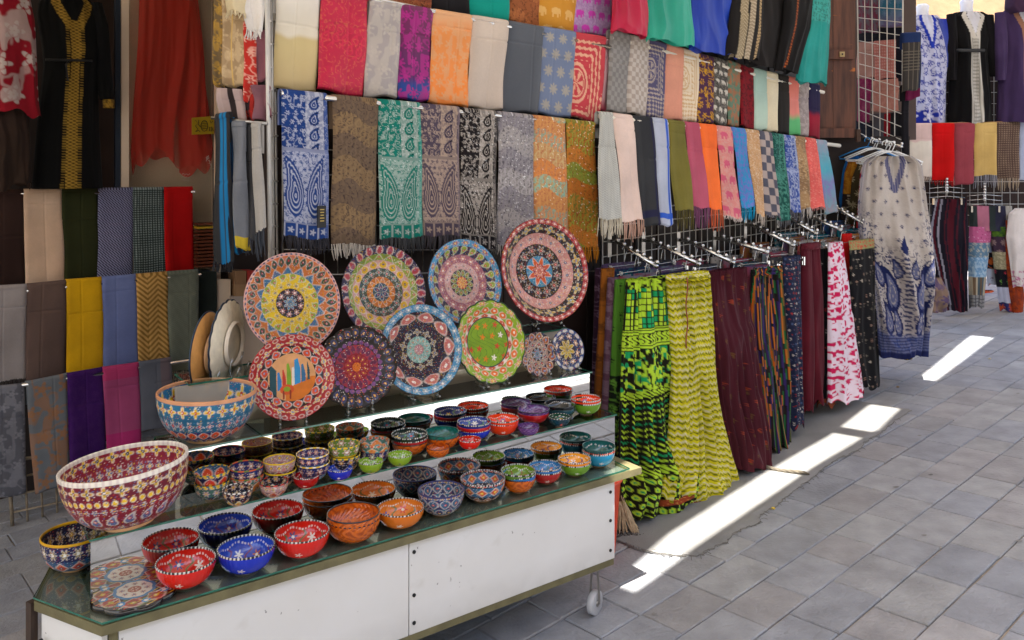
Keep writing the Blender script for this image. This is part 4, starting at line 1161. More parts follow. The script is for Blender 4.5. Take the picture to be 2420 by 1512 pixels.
for s, z in ((0.925, .50), (.925, .36), (1.79, .495), (1.79, .385), (1.79, .27), (0.925, .27)):
    mb = MB(); c = ST(s, FT-.001, z); mb.tube([c, c+.003*p3(M_, 0)], .0062, 10); mb.done("screw_cap", BLACKM, st)
mb = MB(); c = p3(LC+0.035*(-d), .47)-0.0*p3(M_, 0); mb.tube([c+.0*p3(V2(-.45, -.89), 0), c+.012*p3(V2(-.45, -.89), 0)], .007, 10); mb.done("screw_cap", BLACKM, st)
def caster(s, t):
    w = empty("caster", (0, 0, 0)); w.parent = st
    c = ST(s, t, 0); g0 = gz(c[0]); R = min(.045, (ZB-.026-g0)/2*.72); c[2] = g0+R+.012*0
    w.location = tuple(c-np.array(st.location))
    def tw(pts, r, nm, m, n=20):
        b = MB(); b.tube(pts, r, n); o = b.done(nm, m, w, True); return o
    e = p3(E_, 0); n = p3(M_, 0); ax_ = (e*.35+n*.94)
    tw([c-ax_*.013, c-ax_*.011, c+ax_*.011, c+ax_*.013], [R*.93, R, R, R*.93], "wheel", plain("grey_wheel", "#b4b4b6", .4), 28)
    tw([c+ax_*.0131, c+ax_*.016], R*.28, "hub", STEEL, 12)
    b = MB(); top = np.array([c[0], c[1], ZB-.027]); b.box(top-[0, 0, .003], (.05, .05, .005), AX)
    for sg_ in (-1, 1): b.tube([c+ax_*.019*sg_, c+ax_*.019*sg_+[0, 0, R*.8], top+ax_*.012*sg_-[0, 0, .004]], .005, 6)
    b.done("fork", STEEL, w)
caster(1.74, .055); caster(1.74, .5); caster(.12, .5); caster(.12, .09)
# mirrors and glass
def riser(s0, s1, t, z0, z1, m=None):
    panel("mirror_riser", s0, s1, t, z0+.0005, z1-.0005, m or MIRROR, .005)
    panel("riser_backing", s0+.002, s1-.002, t+.0055, z0+.001, z1-.001, DARK, .004)
riser(0.0, SE, T1_, ZC0+.005, Z2); riser(0.26, SE+.005, T2_, Z2+.006, Z3); riser(0.30, SE+.01, T3_, Z3+.006, Z4, plain("beige_reflection_paint", (.62, .56, .46), .07, .1, 5, .02, 3, metal=.3))  # top riser: beige painted in place of its mirror reflection
def shelf(s0, s1, t0, t1, z, nm="glass_shelf"): slab(nm, [P_(s0, t0), P_(s1, t0), P_(s1, t1), P_(s0, t1)], z, z+.006, GLASSF, GLASSE, st)
shelf(-0.005, SE+.005, T1_-.008, T2_+.02, Z2)
shelf(0.24, SE+.012, T2_-.010, T3_+.02, Z3); shelf(.52, 1.12, T2_-.03, T3_+.01, Z3+.0065)
shelf(.34, SE+.01, T3_-.008, TB, Z4)
panel("under_shelf", 0.02, SE-.02, T2_+.01, ZC0+.004, ZC0+.012, DARK, .14)
slab("inner_tray", [P_(.12, T1_+.012), P_(SE-.03, T1_+.012), P_(SE-.03, T2_+.02), P_(.12, T2_+.02)], Z2-.055, Z2-.05, plain("smoked_tray", (.42, .41, .38), .10, .2, 6, .05, 8, metal=.5), DARK, st)
slab("inner_tray", [P_(.26, T2_+.012), P_(SE-.03, T2_+.012), P_(SE-.03, T3_+.02), P_(.26, T3_+.02)], Z3-.055, Z3-.05, plain("beige_reflection_tray", (.55, .50, .41), .10, .15, 6, .05, 8, metal=.15), DARK, st)  # upper tray: the shelf's pale reflection is put into its beige colour
panel("end_glass", SE-.004, SE, T1_+.006, ZC0+.006, Z2-.001, GLASSF, T2_-T1_-.01)
panel("end_glass", SE-.004, SE, T2_+.006, Z2+.007, Z3-.001, GLASSF, T3_-T2_-.01)

# ---------------------------------------------------------------- pottery
def rings(th, t, rows, base, wk=.66):
    """rows of painted motifs: (t0, t1, ground, n, motif, colour, centre, phase)"""
    out = H(base)+0*th[..., None]
    wh = H('#c4bab0')
    for row in rows:
        t0, t1, gc, n, mo, c1, c2 = row[:7]; ph = row[7] if len(row) > 7 else 0
        b = (t-t0)/(t1-t0); a = ((th*n/(2*pi)+ph) % 1)*2-1
        inr = (b >= 0) & (b < 1)
        if gc: out = np.where(inr[..., None], H(gc), out)
        if mo == 'petal': w = np.abs(np.sin(pi*np.clip(b, 0, 1)**.8))*.86; d = np.abs(a)-w
        elif mo == 'drop': w = np.sqrt(np.clip(b, 0, 1))*np.clip(1.15-b, 0, 1)*1.5; d = np.abs(a)-w*.85
        elif mo == 'dia': d = np.abs(a)+np.abs(b*2-1)-.86
        elif mo == 'circ': d = np.hypot(a, b*2-1)-.66
        elif mo == 'star': d = np.hypot(a, b*2-1)-.55-.25*np.cos(4*np.arctan2(b*2-1, a))
        elif mo == 'pais': d = drop(a*.85, (b*2-1)*.85)*1.3
        elif mo == 'tri': d = np.abs(a)-(1-b)*.95
        elif mo == 'scal': d = b-(.35+.55*np.cos(a*pi/2))
        elif mo == 'line': d = np.abs(b-.5)-.5
        elif mo == 'flow': d = np.hypot(a, b*2-1)-.5-.22*np.cos(6*np.arctan2(b*2-1, a))
        else: d = np.full(np.shape(th), 9.)
        out = np.where((inr & (d < 0))[..., None], H(c1), out)
        out = mixc(out, wh, inr*(1-ss(.05, .2, np.abs(d+.02)))*wk)
        if c2:
            dd = np.hypot(a, (b*2-1)*1.0)
            out = np.where((inr & (dd < .24))[..., None], H(c2), out)
            out = np.where((inr & (dd < .09))[..., None], wh, out)
    return out
def dots(out, x, y, s, seed, cols=('#d8cfc4', '#c8a420', '#b02a20', '#3c6c9c'), dens=.5, R=.42):
    X, Y, i, j = cells(x, y, s)
    m = (np.hypot(X+.3*(hsh(i, j, 2)-.5), Y) < R) & (hsh(i, j, seed) < dens)
    C = np.array([H(c) for c in cols])[(hsh(i, j, seed+1)*len(cols)).astype(int)]
    return mixc(out, C, m*.8)
FL = '#c8a420', '#b02a20', '#3c6c9c', '#d8cfc4'
MOS = {
 'navy': dict(base='#1a2048', rows=[(.0, .10, '#27406c', 24, 'circ', '#8c6a28', None), (.10, .45, '#20264c', 12, 'petal', '#28506c', '#b03c28'), (.45, .85, '#28526c', 12, 'petal', '#1c2450', '#c8a420', .5), (.85, 1, '#1c2048', 24, 'circ', '#70405c', None)]),
 'black': dict(base='#181420', rows=[(.0, .08, '#1c1820', 24, 'circ', '#b03828', None), (.1, .5, '#2c5878', 10, 'dia', '#b04c30', '#c8a420'), (.5, .92, '#1a1622', 10, 'dia', '#8c4c28', '#d8cfc4', .5)]),
 'red': dict(base='#4a1020', rows=[(.02, .19, '#5c1424', 24, 'star', '#a8861c', '#28344c'), (.19, .29, '#641824', 46, 'circ', '#c8a420', None), (.29, .40, '#701828', 40, 'flow', '#3c4c70', '#c8a420'), (.40, .60, '#6c1828', 20, 'pais', '#4c5478', '#a83028'), (.62, .78, '#74202c', 22, 'flow', '#3c4c70', '#c8a420'), (.78, .98, '#641826', 16, 'drop', '#a8861c', '#4c3c5c')]),
 'redin': dict(base='#5c1424', rows=[(.0, .18, '#74182a', 24, 'star', '#c8a420', '#28344c'), (.18, .38, '#7c1c2c', 34, 'flow', '#3c4c70', '#c8a420'), (.38, .66, '#8a1c2c', 18, 'pais', '#1c6484', '#b83c28'), (.72, 1, '#641826', 20, 'flow', '#3c4c70', '#c8a420')]),
 'blue': dict(base='#1c4468', rows=[(.03, .24, '#1f5a78', 24, 'star', '#c09c18', '#a83820'), (.24, .48, '#1f5470', 30, 'flow', '#28406c', '#b83c28'), (.48, .68, '#221c50', 22, 'petal', '#b8401c', '#1c3428'), (.68, .92, '#20205a', 22, 'drop', '#6c4424', '#c8a420', .5), (.93, 1, '#1c3430', 24, 'tri', '#d0c8bc', None)]),
 'bluein': dict(base='#1c5078', rows=[(.0, .42, '#1f5c80', 15, 'star', '#c8a41c', '#a83820'), (.42, .7, '#1d5674', 24, 'flow', '#28406c', '#b83c28'), (.7, 1, '#b8402c', 15, 'petal', '#2a3468', '#d8cfc4')]),
 'yel': dict(base='#181c40', rows=[(.02, .36, '#1a1c44', 16, 'flow', '#7c6c38', '#d8cfc4'), (.36, .74, '#20486a', 10, 'dia', '#a83c24', '#28344c'), (.74, 1, '#243c5c', 10, 'petal', '#c09018', '#a83820', .5)]),
 'yelin': dict(base='#14142c', rows=[(.05, .45, '#16142e', 16, 'flow', '#5c3424', '#b08c28'), (.45, .9, '#1f4668', 9, 'dia', '#b08c20', '#8c3420'), (.9, 1, '#20405c', 9, 'circ', '#d8cfc4', None)]),
 'cupA': dict(base='#1c1c3c', rows=[(.0, .14, '#1c1c3c', 18, 'circ', '#c8a41c', None), (.14, .85, '#1c1a3c', 7, 'petal', '#b4301c', '#c8a420')]),
 'cupAin': dict(base='#1f5070', rows=[(.1, .9, '#1f5474', 7, 'petal', '#c4441c', '#c8a420')]),
 'cupB': dict(base='#34544c', rows=[(.0, .16, '#2c4c50', 18, 'circ', '#c8a41c', None), (.16, .55, '#3c5c54', 10, 'flow', '#b88ca0', '#c8a420'), (.55, .95, '#38584c', 7, 'tri', '#28344c', '#8c4424')]),
 'cupC': dict(base='#241c4c', rows=[(.05, .5, '#1c1c50', 10, 'flow', '#a85c2c', '#d8cfc4'), (.5, .9, '#2c5c7c', 7, 'petal', '#3c7c94', '#b83c28')]),
 'cupD': dict(base='#7c5c5c', rows=[(.0, .4, '#94706c', 12, 'flow', '#4c3c44', '#c8a420'), (.4, .95, '#6c5054', 7, 'petal', '#8c3c28', '#28343c')]),
 'cupE': dict(base='#2c2450', rows=[(.05, .4, '#2c2450', 14, 'flow', '#a83828', '#d8cfc4'), (.4, .9, '#3c5c84', 7, 'star', '#c8a41c', '#a83828')]),
 'cupF': dict(base='#2c4c2c', rows=[(.0, .45, '#546c20', 8, 'flow', '#8c2c28', '#d8cfc4'), (.45, .95, '#28402c', 8, 'scal', '#c0a01c', '#283c6c')]),
 'cupG': dict(base='#345c50', rows=[(.0, .2, '#345c54', 14, 'circ', '#a84828', None), (.2, .92, '#3c6458', 6, 'petal', '#c4742c', '#28343c')]),
 'cupK': dict(base='#181420', rows=[(.0, .4, '#181420', 10, 'flow', '#8c4428', '#c8a420'), (.4, .95, '#1c1824', 8, 'dia', '#b09020', '#b03c28')]),
}
def bowl(nm, lab, x, yb, yr, w, z, skin, h=None, group=None, tilt=0, res=1.0, foot=CLAY, gr=None, zb=None, wall=.045, fullz=None):
    """one bowl; x, yb, yr, w: centre, foot and rim heights and rim width as read off the picture"""
    c = onz(x, yb, z) if fullz is None else fullz.copy()
    k = (x-CX)/FP
    R = w/2*c[1]/FP/math.sqrt(1+k*k)*.985
    hh = h*R*2 if h else max(.3*2*R, CZ-(yr-HY)/FP*c[1]-z)
    nth = int(np.clip(w*1.25*res, 60, 300)); no = int(np.clip(w*.5*res, 22, 110))
    deep = skin.get('deep', 1.0)
    a = np.linspace(0, 1, no)
    ro = .40+.60*np.sin(a*pi/2)**(.75 if deep > 1 else 1.0); zo = .07+.93*(1-np.cos(a*pi/2))**(.8 if deep > 1 else 1)
    ri = np.maximum(ro-wall-.02, 0.0)*1.0; zi = zo+wall*.9/ (hh/R)*.5
    ai = a[::-1]; ri = ((.40+.60*np.sin(ai*pi/2)**(.75 if deep > 1 else 1))-wall)*1.0; zi = .07+.93*(1-np.cos(ai*pi/2))**(.8 if deep > 1 else 1)+.03*(1-ai)
    # close the inside floor
    fl = np.linspace(1, 0, 7)[1:]; r3 = ri[-1]*fl; z3 = np.full(6, zi[-1]); 
    mid_r = np.array([1.0, 1-wall*.5, 1-wall]); mid_z = np.array([1.012, 1.03, 1.012])
    rr = np.concatenate([ro, mid_r, ri, r3]); zz = np.concatenate([zo, mid_z, zi, z3])
    part = np.concatenate([np.zeros(no), np.ones(3), np.full(no, 2), np.full(6, 2)])
    tt = np.concatenate([1-a, [0]*3, 1-ai, 1.0+0.3*(1-fl)])
    th = np.arange(nth)*2*pi/nth
    TH, RR = np.meshgrid(th, rr); _, ZZ = np.meshgrid(th, zz); _, PT = np.meshgrid(th, part); _, TT = np.meshgrid(th, tt)
    col = skin['f'](TH, TT, PT)
    rimc = skin.get('rim', ('#141414', '#c8c4bc', 40))
    a1, a2, rn = rimc
    rim = (PT == 1) | ((TT < .03) & (PT != 1))
    wv = skin.get('wavy', 0)
    rc = mixc(H(a1)+0*TH[..., None], H(a2), (np.sin(TH*rn) > (.35 if wv else .2))*(.8 if wv else 1.0))
    col = np.where(rim[..., None], rc, col)
    RW = RR*(1+0.007*wv*np.cos(TH*rn)*ss(.75, 1, RR))
    X = RW*np.cos(TH)*R; Y = RW*np.sin(TH)*R; Z = ZZ*hh
    if skin.get('relief'): 
        q = 1+.012*np.sin(TH*34+6*np.sin(TT*9))*(PT != 1)*(TT > .06); X *= q; Y *= q
    P = np.stack([X, Y, Z], -1)
    F = np.array([[r_*math.cos(q), r_*math.sin(q), z_] for r_, z_ in ((.0001, 0.001*hh), (.34*R, 0), (.40*R, 0), (.405*R, .09*hh), (.36*R, .10*hh)) for q in th[::3]]).reshape(5, -1, 3)
    if tilt:
        ca_, sa_ = math.cos(tilt), math.sin(tilt)
        rot = np.array([[ca_, 0, -sa_], [0, 1, 0], [sa_, 0, ca_]])   # lift the +x side
        P = P @ rot.T; F = F @ rot.T; dz = -F[..., 2].min(); P[..., 2] += dz; F[..., 2] += dz
    P = P+c; F = F+c
    mb = MB(); mb.sheet(P, True, np.clip(col*1.38, .003, .82))
    o = mb.done(nm, skin.get('mat', GLAZE), None, True, True)
    tag(o, lab, "bowl", group)
    mb = MB(); mb.sheet(F, True); mb.done("foot", foot, o, True)
    return o, R, hh, c
def S_mos(ko, ki=None, rim=('#c8a41c', '#2c5c70', 16), deep=2, s=.5, seed=0):
    A = MOS[ko]; B = MOS[ki or ko]
    def f(th, t, p):
        o = rings(th, t, A['rows'], A['base']); i = rings(th, t, B['rows'], B['base'])
        c = np.where((p == 2)[..., None], i, o)
        return dots(c, th*s, t*1.2, .036 if s > .9 else .07, seed, dens=.6)
    return dict(f=f, rim=rim, deep=deep, mat=RELIEF)
def S_gl(out, inn, fl=('#d8cfc4', '#3c4c9c', '#b02a20'), rim=('#141414', '#d0ccc4', 44), seed=0, nfl=7, leaf='#2c5c30', bot=None, wavy=1):
    co, ci = H(out), H(inn)
    def f(th, t, p):
        x, y, i, j = cells(th, t, 2*pi/nfl/1.0, True); 
        X = ((th*nfl/(2*pi)) % 1)*2-1; q = np.floor(th*nfl/(2*pi))
        yy = (t-.42-.2*hsh(q, 1, seed))/.22
        bl = blossom(X*1.6, yy, .8, 6, .35); ce = np.hypot(X*1.6, yy) < .25
        C = np.array([H(c) for c in fl])[(hsh(q, 5, seed)*len(fl)).astype(int)]
        c_in = mixc(ci+0*th[..., None], C, bl); c_in = mixc(c_in, H(fl[0]), ce*.9)
        X2 = ((th*nfl/(2*pi)+.5) % 1)*2-1
        st_ = (np.abs(X2-.3*np.sin(t*12)) < .12) & (t > .25) & (t < .85)
        c_in = mixc(c_in, H(leaf), st_*.8)
        dt = (np.abs(t-.2-.05*np.cos(th*nfl)) < .03) & (np.sin(th*50) > 0)
        c_in = mixc(c_in, H('#d8cfc4'), dt*.8)
        if bot: c_in = mixc(c_in, H(bot), ss(.55, .7, t))
        X3 = ((th*3/(2*pi)+.2) % 1)*2-1
        c_out = mixc(co+0*th[..., None], H(fl[0]), blossom(X3*5, (t-.45)/.13, .8, 5, .4)*.8)
        return np.where((p == 2)[..., None], c_in, c_out)
    return dict(f=f, rim=rim, wavy=wavy, mat=GLAZE)
def S_rel(c1, c2, rim=('#1c1210', '#1c1210', 10), out=None, seed=0):
    a, b = H(c1), H(c2)
    def f(th, t, p):
        m = ss(.2, .8, np.abs(np.sin(th*7+3*np.sin(t*8+seed)))*np.abs(np.sin(t*14+2*np.sin(th*7))))
        c = mixc(a+0*th[..., None], b, m)
        if out: c = np.where((p == 0)[..., None], H(out), c)
        return c
    return dict(f=f, rim=rim, relief=True, mat=GLAZE)
SK = dict(
 red=S_gl('#b8180c', '#b01c10', ('#d8cfc4', '#3c3c80', '#20306c'), seed=1), blue=S_gl('#14289c', '#1c3c9c', ('#d8cfc4', '#a05c30', '#5c2060'), seed=2, leaf='#601c40'),
 amber=S_rel('#b05410', '#8c3c0c'), amberf=S_gl('#b86010', '#bc6c1c', ('#d8cfc4', '#2c7ca0', '#283478', '#b03028'), seed=3, nfl=6),
 green=S_gl('#48681c', '#5c7c18', ('#d8cfc4', '#b83420', '#c8a41c', '#14342c'), seed=4, nfl=9, leaf='#7c1c20'), lime=S_gl('#6c8c20', '#7c9c2c', ('#14344c', '#d8cfc4', '#b83420'), seed=5),
 sky=S_gl('#1c5c94', '#2c6c9c', ('#d8cfc4', '#3c2c70', '#b86c38'), seed=6, nfl=9), dred=S_gl('#8c1010', '#8c1010', seed=7), yellow=S_gl('#c87410', '#d08818', ('#3c3c80', '#d8cfc4', '#b04c20'), seed=8, nfl=6, leaf='#3c3470', bot='#b8b8cc'),
 teal=S_gl('#0c3c3c', '#14504c', ('#14504c', '#14504c'), ('#0c4440', '#0c4440', 8), 9, 5, '#14504c', '#1c3480', 0), aqua=S_gl('#1c7ca0', '#2890a8', seed=10), oran=S_gl('#c4300c', '#c8380c', ('#d8cfc4', '#c8a41c', '#283070'), seed=11, nfl=6),
 rteal=S_rel('#0c5c54', '#084840', ('#083c38', '#083c38', 9)), purp=S_rel('#4c2860', '#6c4c7c', ('#1c1830', '#1c1830', 9)), blk=S_gl('#0c1014', '#101418', ('#101418', '#101418'), ('#14181c', '#14181c', 9), 12, 5, '#101418', '#101c50', 0),
 blkf=S_gl('#0c1c1c', '#0c201c', ('#b82c28', '#d8cfc4', '#3c7ca0', '#c8a41c'), seed=13, nfl=6, leaf='#2c6c30'), bluef=S_gl('#142468', '#1c3078', ('#d8cfc4', '#c8a41c', '#3c7ca0'), seed=14, nfl=6, leaf='#5c8c50'),
 pred=S_gl('#a01418', '#a01418', ('#a01418',)*2, ('#a01418', '#a01418', 9), 15, 5, '#a01418', None, 0), dteal=S_gl('#0c3840', '#0c3840', ('#0c3840',)*2, ('#0c2c30', '#0c2c30', 9), 16, 5, '#0c3840', None, 0),
 tealf=S_gl('#0c2c38', '#143c2c', ('#b82c20', '#c8a41c', '#d8cfc4'), seed=17), grn2=S_gl('#58801c', '#58801c', ('#d8cfc4', '#c8a41c'), seed=18))
YW = ('#c8a41c', '#2c5c70', 16); GF, GM, GS = "glazed bowls on the counter top", "stacked bowls on the middle glass shelf", "small bowls at the front of the middle shelf"
bowl("bowl", "large red mosaic bowl with a white roped rim and paisleys", 306, 1238, 1103, 317, Z2+.007, S_mos('red', 'redin', ('#d0c4b8', '#bcb0a8', 60), 1, 2.2, 3), h=.50, tilt=radians(5), res=.9)
bowl("bowl", "large blue mosaic bowl with yellow stars and a clay rim", 487, 1036, 931, 243, Z3+.007, S_mos('blue', 'bluein', ('#b4805c', '#b4805c', 10), 1, 2.2, 4), h=.50, tilt=radians(-1.5), res=.9)
bowl("bowl", "navy mosaic bowl with a yellow rim at the counter's left end", 176, 1340, 1256, 166, ZC0+.006, S_mos('yel', 'yelin', ('#b88c14', '#b88c14', 8), 1, 1.4, 5), h=.56)
BL = [("red bowl with black scalloped rim beside the flower trivet", 'red', 439.5, 1380, 1323, 147), ("royal blue bowl with white flowers on the counter top", 'blue', 582, 1346, 1291, 140),
      ("red bowl with blue flowers between the blue bowl and the amber pair", 'red', 714, 1309, 1255, 133)]
for lab, sk, x, yb, yr, w in BL: bowl("bowl", lab, x, yb, yr, w, ZC0+.006, SK[sk], foot=WHITEFOOT, group=GF)
def stack(nm, labs, skins, x, yb, yr, w, z, foot=CLAY, group=None, hk=.46, deep=False):
    """bowls nested in one another, bottom first"""
    c = onz(x, yb, z); k = (x-CX)/FP; R = w/2*c[1]/FP/math.sqrt(1+k*k)
    top = CZ-(yr-HY)/FP*c[1]; n = len(skins); h = hk*2*R
    if n == 1: step = 0
    else: step = (top-z-h)/(n-1); 
    if n > 1 and step < .12*h: step = .2*h; h = top-z-step*(n-1)
    for i, (l, s) in enumerate(zip(labs, skins)):
        ci = c.copy(); ci[2] += step*i; ci[0] += rs.uniform(-.002, .002)*(i > 0); ci[1] += rs.uniform(-.002, .002)*(i > 0)
        bowl(nm, l, x, yb, yr, w*(1-.0*i), z, s, h=h/(2*R), fullz=ci, foot=foot, group=group)
stack("bowl", ["lower amber relief bowl of the pair beside the red bowl", "upper amber relief bowl with a black rim, in the pair on the counter"], [SK['amber']]*2, 835, 1273, 1209, 128, ZC0+.006, group=GF)
bowl("bowl", "orange bowl with blue and turquoise petal panels inside", 946, 1241, 1198, 115, ZC0+.006, SK['amberf'], group=GF)
bowl("bowl", "deep navy bowl painted with small blue mosaic flowers", 1042.5, 1211, 1156, 112, ZC0+.006, S_mos('navy', None, ('#2c2c58', '#2c2c58', 9), 2, .9, 6), group=GF)
bowl("bowl", "deep black bowl with red diamonds on blue, right of the navy one", 1141, 1179, 1129, 108, ZC0+.006, S_mos('black', None, ('#1c1820', '#b8b4b0', 50), 2, .9, 7), group=GF)
stack("bowl", ["amber relief bowl under the blue and green ones", "blue bowl in the middle of the three-bowl stack topped green", "green bowl with red flowers on top of the counter's three-bowl stack"], [SK['amber'], SK['sky'], SK['green']], 1225, 1160, 1109.6, 83, ZC0+.006, group=GF)
stack("bowl", ["dark red bowl under the sky blue flowered one", "sky blue bowl with purple flowers stacked on a dark red bowl"], [SK['dred'], SK['sky']], 1289, 1139, 1099.5, 79, ZC0+.006, group=GF)
stack("bowl", ["lime green bowl under the yellow orange one on the counter", "yellow orange bowl with white and blue flowers on the counter"], [SK['grn2'], SK['yellow']], 1358, 1120, 1082, 80, ZC0+.006, group=GF)
stack("bowl", ["turquoise bowl at the bottom of the counter's right end stack", "thin orange red bowl inside the counter's right end stack", "dark teal bowl with a blue centre on the counter's right end stack"], [SK['aqua'], SK['oran'], SK['teal']], 1414, 1099, 1052.6, 80, ZC0+.006, group=GF)
ZM = Z2+.007
for k, (lo, up, x, yb, yr, w, a_, b_, rm) in enumerate([
    ('cupB', 'cupA', 501, 1178, 1111, 87, "sage green cup with yellow dotted rim under the red petal cup", "navy cup with red petals and a yellow dotted rim", YW),
    ('cupG', 'cupC', 583, 1162, 1100, 85, "blue cup with flowers under the purple cup with an orange rim", "purple cup with orange flowers and a dotted orange rim", ('#b04c20', '#5c6c28', 9)),
    ('cupK', 'cupD', 662, 1148, 1084, 79, "black cup with green paisleys under the pink mosaic cup", "pink mosaic cup with a plain yellow rim", ('#b89c14', '#b89c14', 9)),
    ('cupC', 'cupE', 740, 1132, 1070, 80, "blue flowered cup under the violet cup with yellow stars", "violet cup with yellow stars inside and a striped yellow rim", ('#c8a41c', '#c8c4bc', 14)),
    ('cupK', 'cupF', 814, 1112, 1047.5, 77, "black flowered cup under the green and yellow scalloped cup", "green cup with yellow scallops and a yellow dotted rim", YW),
    ('cupC', 'cupG', 885.5, 1094, 1040, 72, "blue cup under the jade cup with orange petals", "jade green cup with orange petals and a clay striped rim", ('#a86838', '#4c7c80', 9))]):
    stack("cup", [a_, b_], [S_mos(lo, None, rm, 2, .9, k), S_mos(up, 'cupAin' if up == 'cupA' else None, rm, 2, .9, k+9)], x, yb, yr, w, ZM, group=GM, hk=.52)
stack("bowl", ["amber relief bowl at the bottom of the stack topped by black flowers", "dark red bowl in the middle of the stack topped by black flowers", "black bowl with red and blue flowers on top of an amber bowl"], [SK['amber'], SK['dred'], SK['blkf']], 968, 1071, 1023.7, 87, ZM, group=GM)
stack("bowl", ["orange amber bowl under the teal relief one", "teal relief bowl stacked on an orange amber bowl"], [SK['amber'], SK['rteal']], 1045, 1058, 1018, 83, ZM, group=GM)
stack("bowl", ["blue bowl at the bottom of the blue and red stack", "plain red bowl sandwiched between two blue bowls", "blue bowl with white and yellow flowers on top of a red bowl"], [SK['blue'], SK['pred'], SK['bluef']], 1119.5, 1036, 994, 82, ZM, group=GM)
stack("bowl", ["lower orange bowl of the orange pair on the middle shelf", "upper orange bowl with white flowers in the orange pair"], [SK['oran']]*2, 1187, 1025, 986, 79, ZM, foot=WHITEFOOT, group=GM)
stack("bowl", ["plain red bowl under the purple relief bowl", "purple relief bowl stacked on a plain red bowl"], [SK['pred'], SK['purp']], 1260, 998, 965, 77.6, ZM, group=GM)
stack("bowl", ["dark teal bowl under the plain black one", "plain black glossy bowl stacked on a dark teal bowl"], [SK['dteal'], SK['blk']], 1323.5, 985, 953, 76, ZM, group=GM)
stack("bowl", ["lime green bowl at the right end of the middle shelf", "bright orange bowl on a lime green one, right end of the middle shelf"], [SK['grn2'], SK['oran']], 1385, 977, 939.7, 73, ZM, group=GM)
for lab, sk, x, yb, yr, w, ft in [
    ("small black and white cup with yellow diamonds", S_mos('cupK', None, ('#c8c4bc', '#3c3838', 18), 2, .7, 31), 561.5, 1191, 1154, 75, CLAY),
    ("small black cup with red flowers and a dotted rim", S_mos('cupD', 'cupK', ('#a82c20', '#1c1818', 12), 2, .7, 32), 647, 1171, 1137, 71, CLAY),
    ("small red bowl with blue and yellow tulips inside", SK['dred'], 723.6, 1151, 1122, 65, WHITEFOOT), ("small royal blue bowl on the middle shelf", SK['blue'], 803, 1132, 1105, 63, WHITEFOOT),
    ("small lime green bowl, left one of the pair in front of the jade cup", SK['lime'], 876, 1115, 1088, 61.5, WHITEFOOT), ("small lime green bowl in front of the amber and black stack", SK['lime'], 945, 1098.5, 1072.5, 60, WHITEFOOT),
    ("small amber relief bowl in front of the teal relief bowl", SK['amber'], 1035, 1078.5, 1055, 57.6, CLAY), ("small bright red bowl in front of the blue and red stack", SK['red'], 1110, 1060, 1037, 55, WHITEFOOT),
    ("small purple relief bowl in front of the orange pair", SK['purp'], 1249, 1027.5, 1005, 52.5, CLAY), ("small dark teal bowl with red flowers inside", SK['tealf'], 1322, 1007, 984, 53, CLAY),
    ("small dark green flowered bowl between the two large mosaic bowls", SK['blkf'], 392, 1072, 1040, 78, CLAY)]:
    bowl("bowl", lab, x, yb, yr, w, ZM, sk, foot=ft, group=GS)
# flower shaped trivet tile
def trivet():
    c = onz(318, 1404, ZC0+.006); R = .108; nth, nr = 200, 60
    th = np.arange(nth)*2*pi/nth; r = np.concatenate([np.linspace(0, 1, nr), [1.0, 1.0]]); z = np.concatenate([np.full(nr-2, .014), [.0135, .0115], [.004, 0]])
    TH, RR = np.meshgrid(th, r); _, ZZ = np.meshgrid(th, z)
    sc_ = 1+.075*np.abs(np.cos(TH*4))-.04
    P = np.stack([RR*sc_*np.cos(TH)*R, RR*sc_*np.sin(TH)*R, ZZ], -1)+c
    col = rings(TH, RR, [(.0, .16, '#8c3420', 6, 'flow', '#b8401c', '#d8cfc4'), (.16, .42, '#c8c0b4', 8, 'flow', '#8c3c30', '#3c4c7c'), (.42, .5, '#2c6c9c', 8, 'none', '#2c6c9c', None), (.5, .98, '#2c1410', 8, 'petal', '#8c2420', '#c8a41c')], '#2c1410')
    rp = ((TH*8/(2*pi)+.5) % 1)*2-1; col = mixc(col, H('#2c7cb4'), (np.hypot(rp*1.5, (RR-.72)/.2) < .55)*1.0); col = mixc(col, H('#d8d4cc'), (np.hypot(rp*1.5, (RR-.72)/.2) < .25)*1.0)
    X, Y, i, j = cells(P[..., 0]*1.0, P[..., 1], .013); m = (np.abs(X-.6*Y) < .3) & (hsh(i, j, 4) < .5) & (RR > .5)
    col = mixc(col, np.array([H('#5c7c20'), H('#c8401c'), H('#d8cfc4'), H('#c8a41c')])[(hsh(i, j, 7)*4).astype(int)], m*.9)
    col = np.where((ZZ < .0136)[..., None], H('#100c0c'), col)
    mb = MB(); mb.sheet(P, True, col); tag(mb.done("trivet", GLAZE, None, True, True), "flower shaped dark red trivet tile with a black edge lying on the counter", "trivet")
trivet()

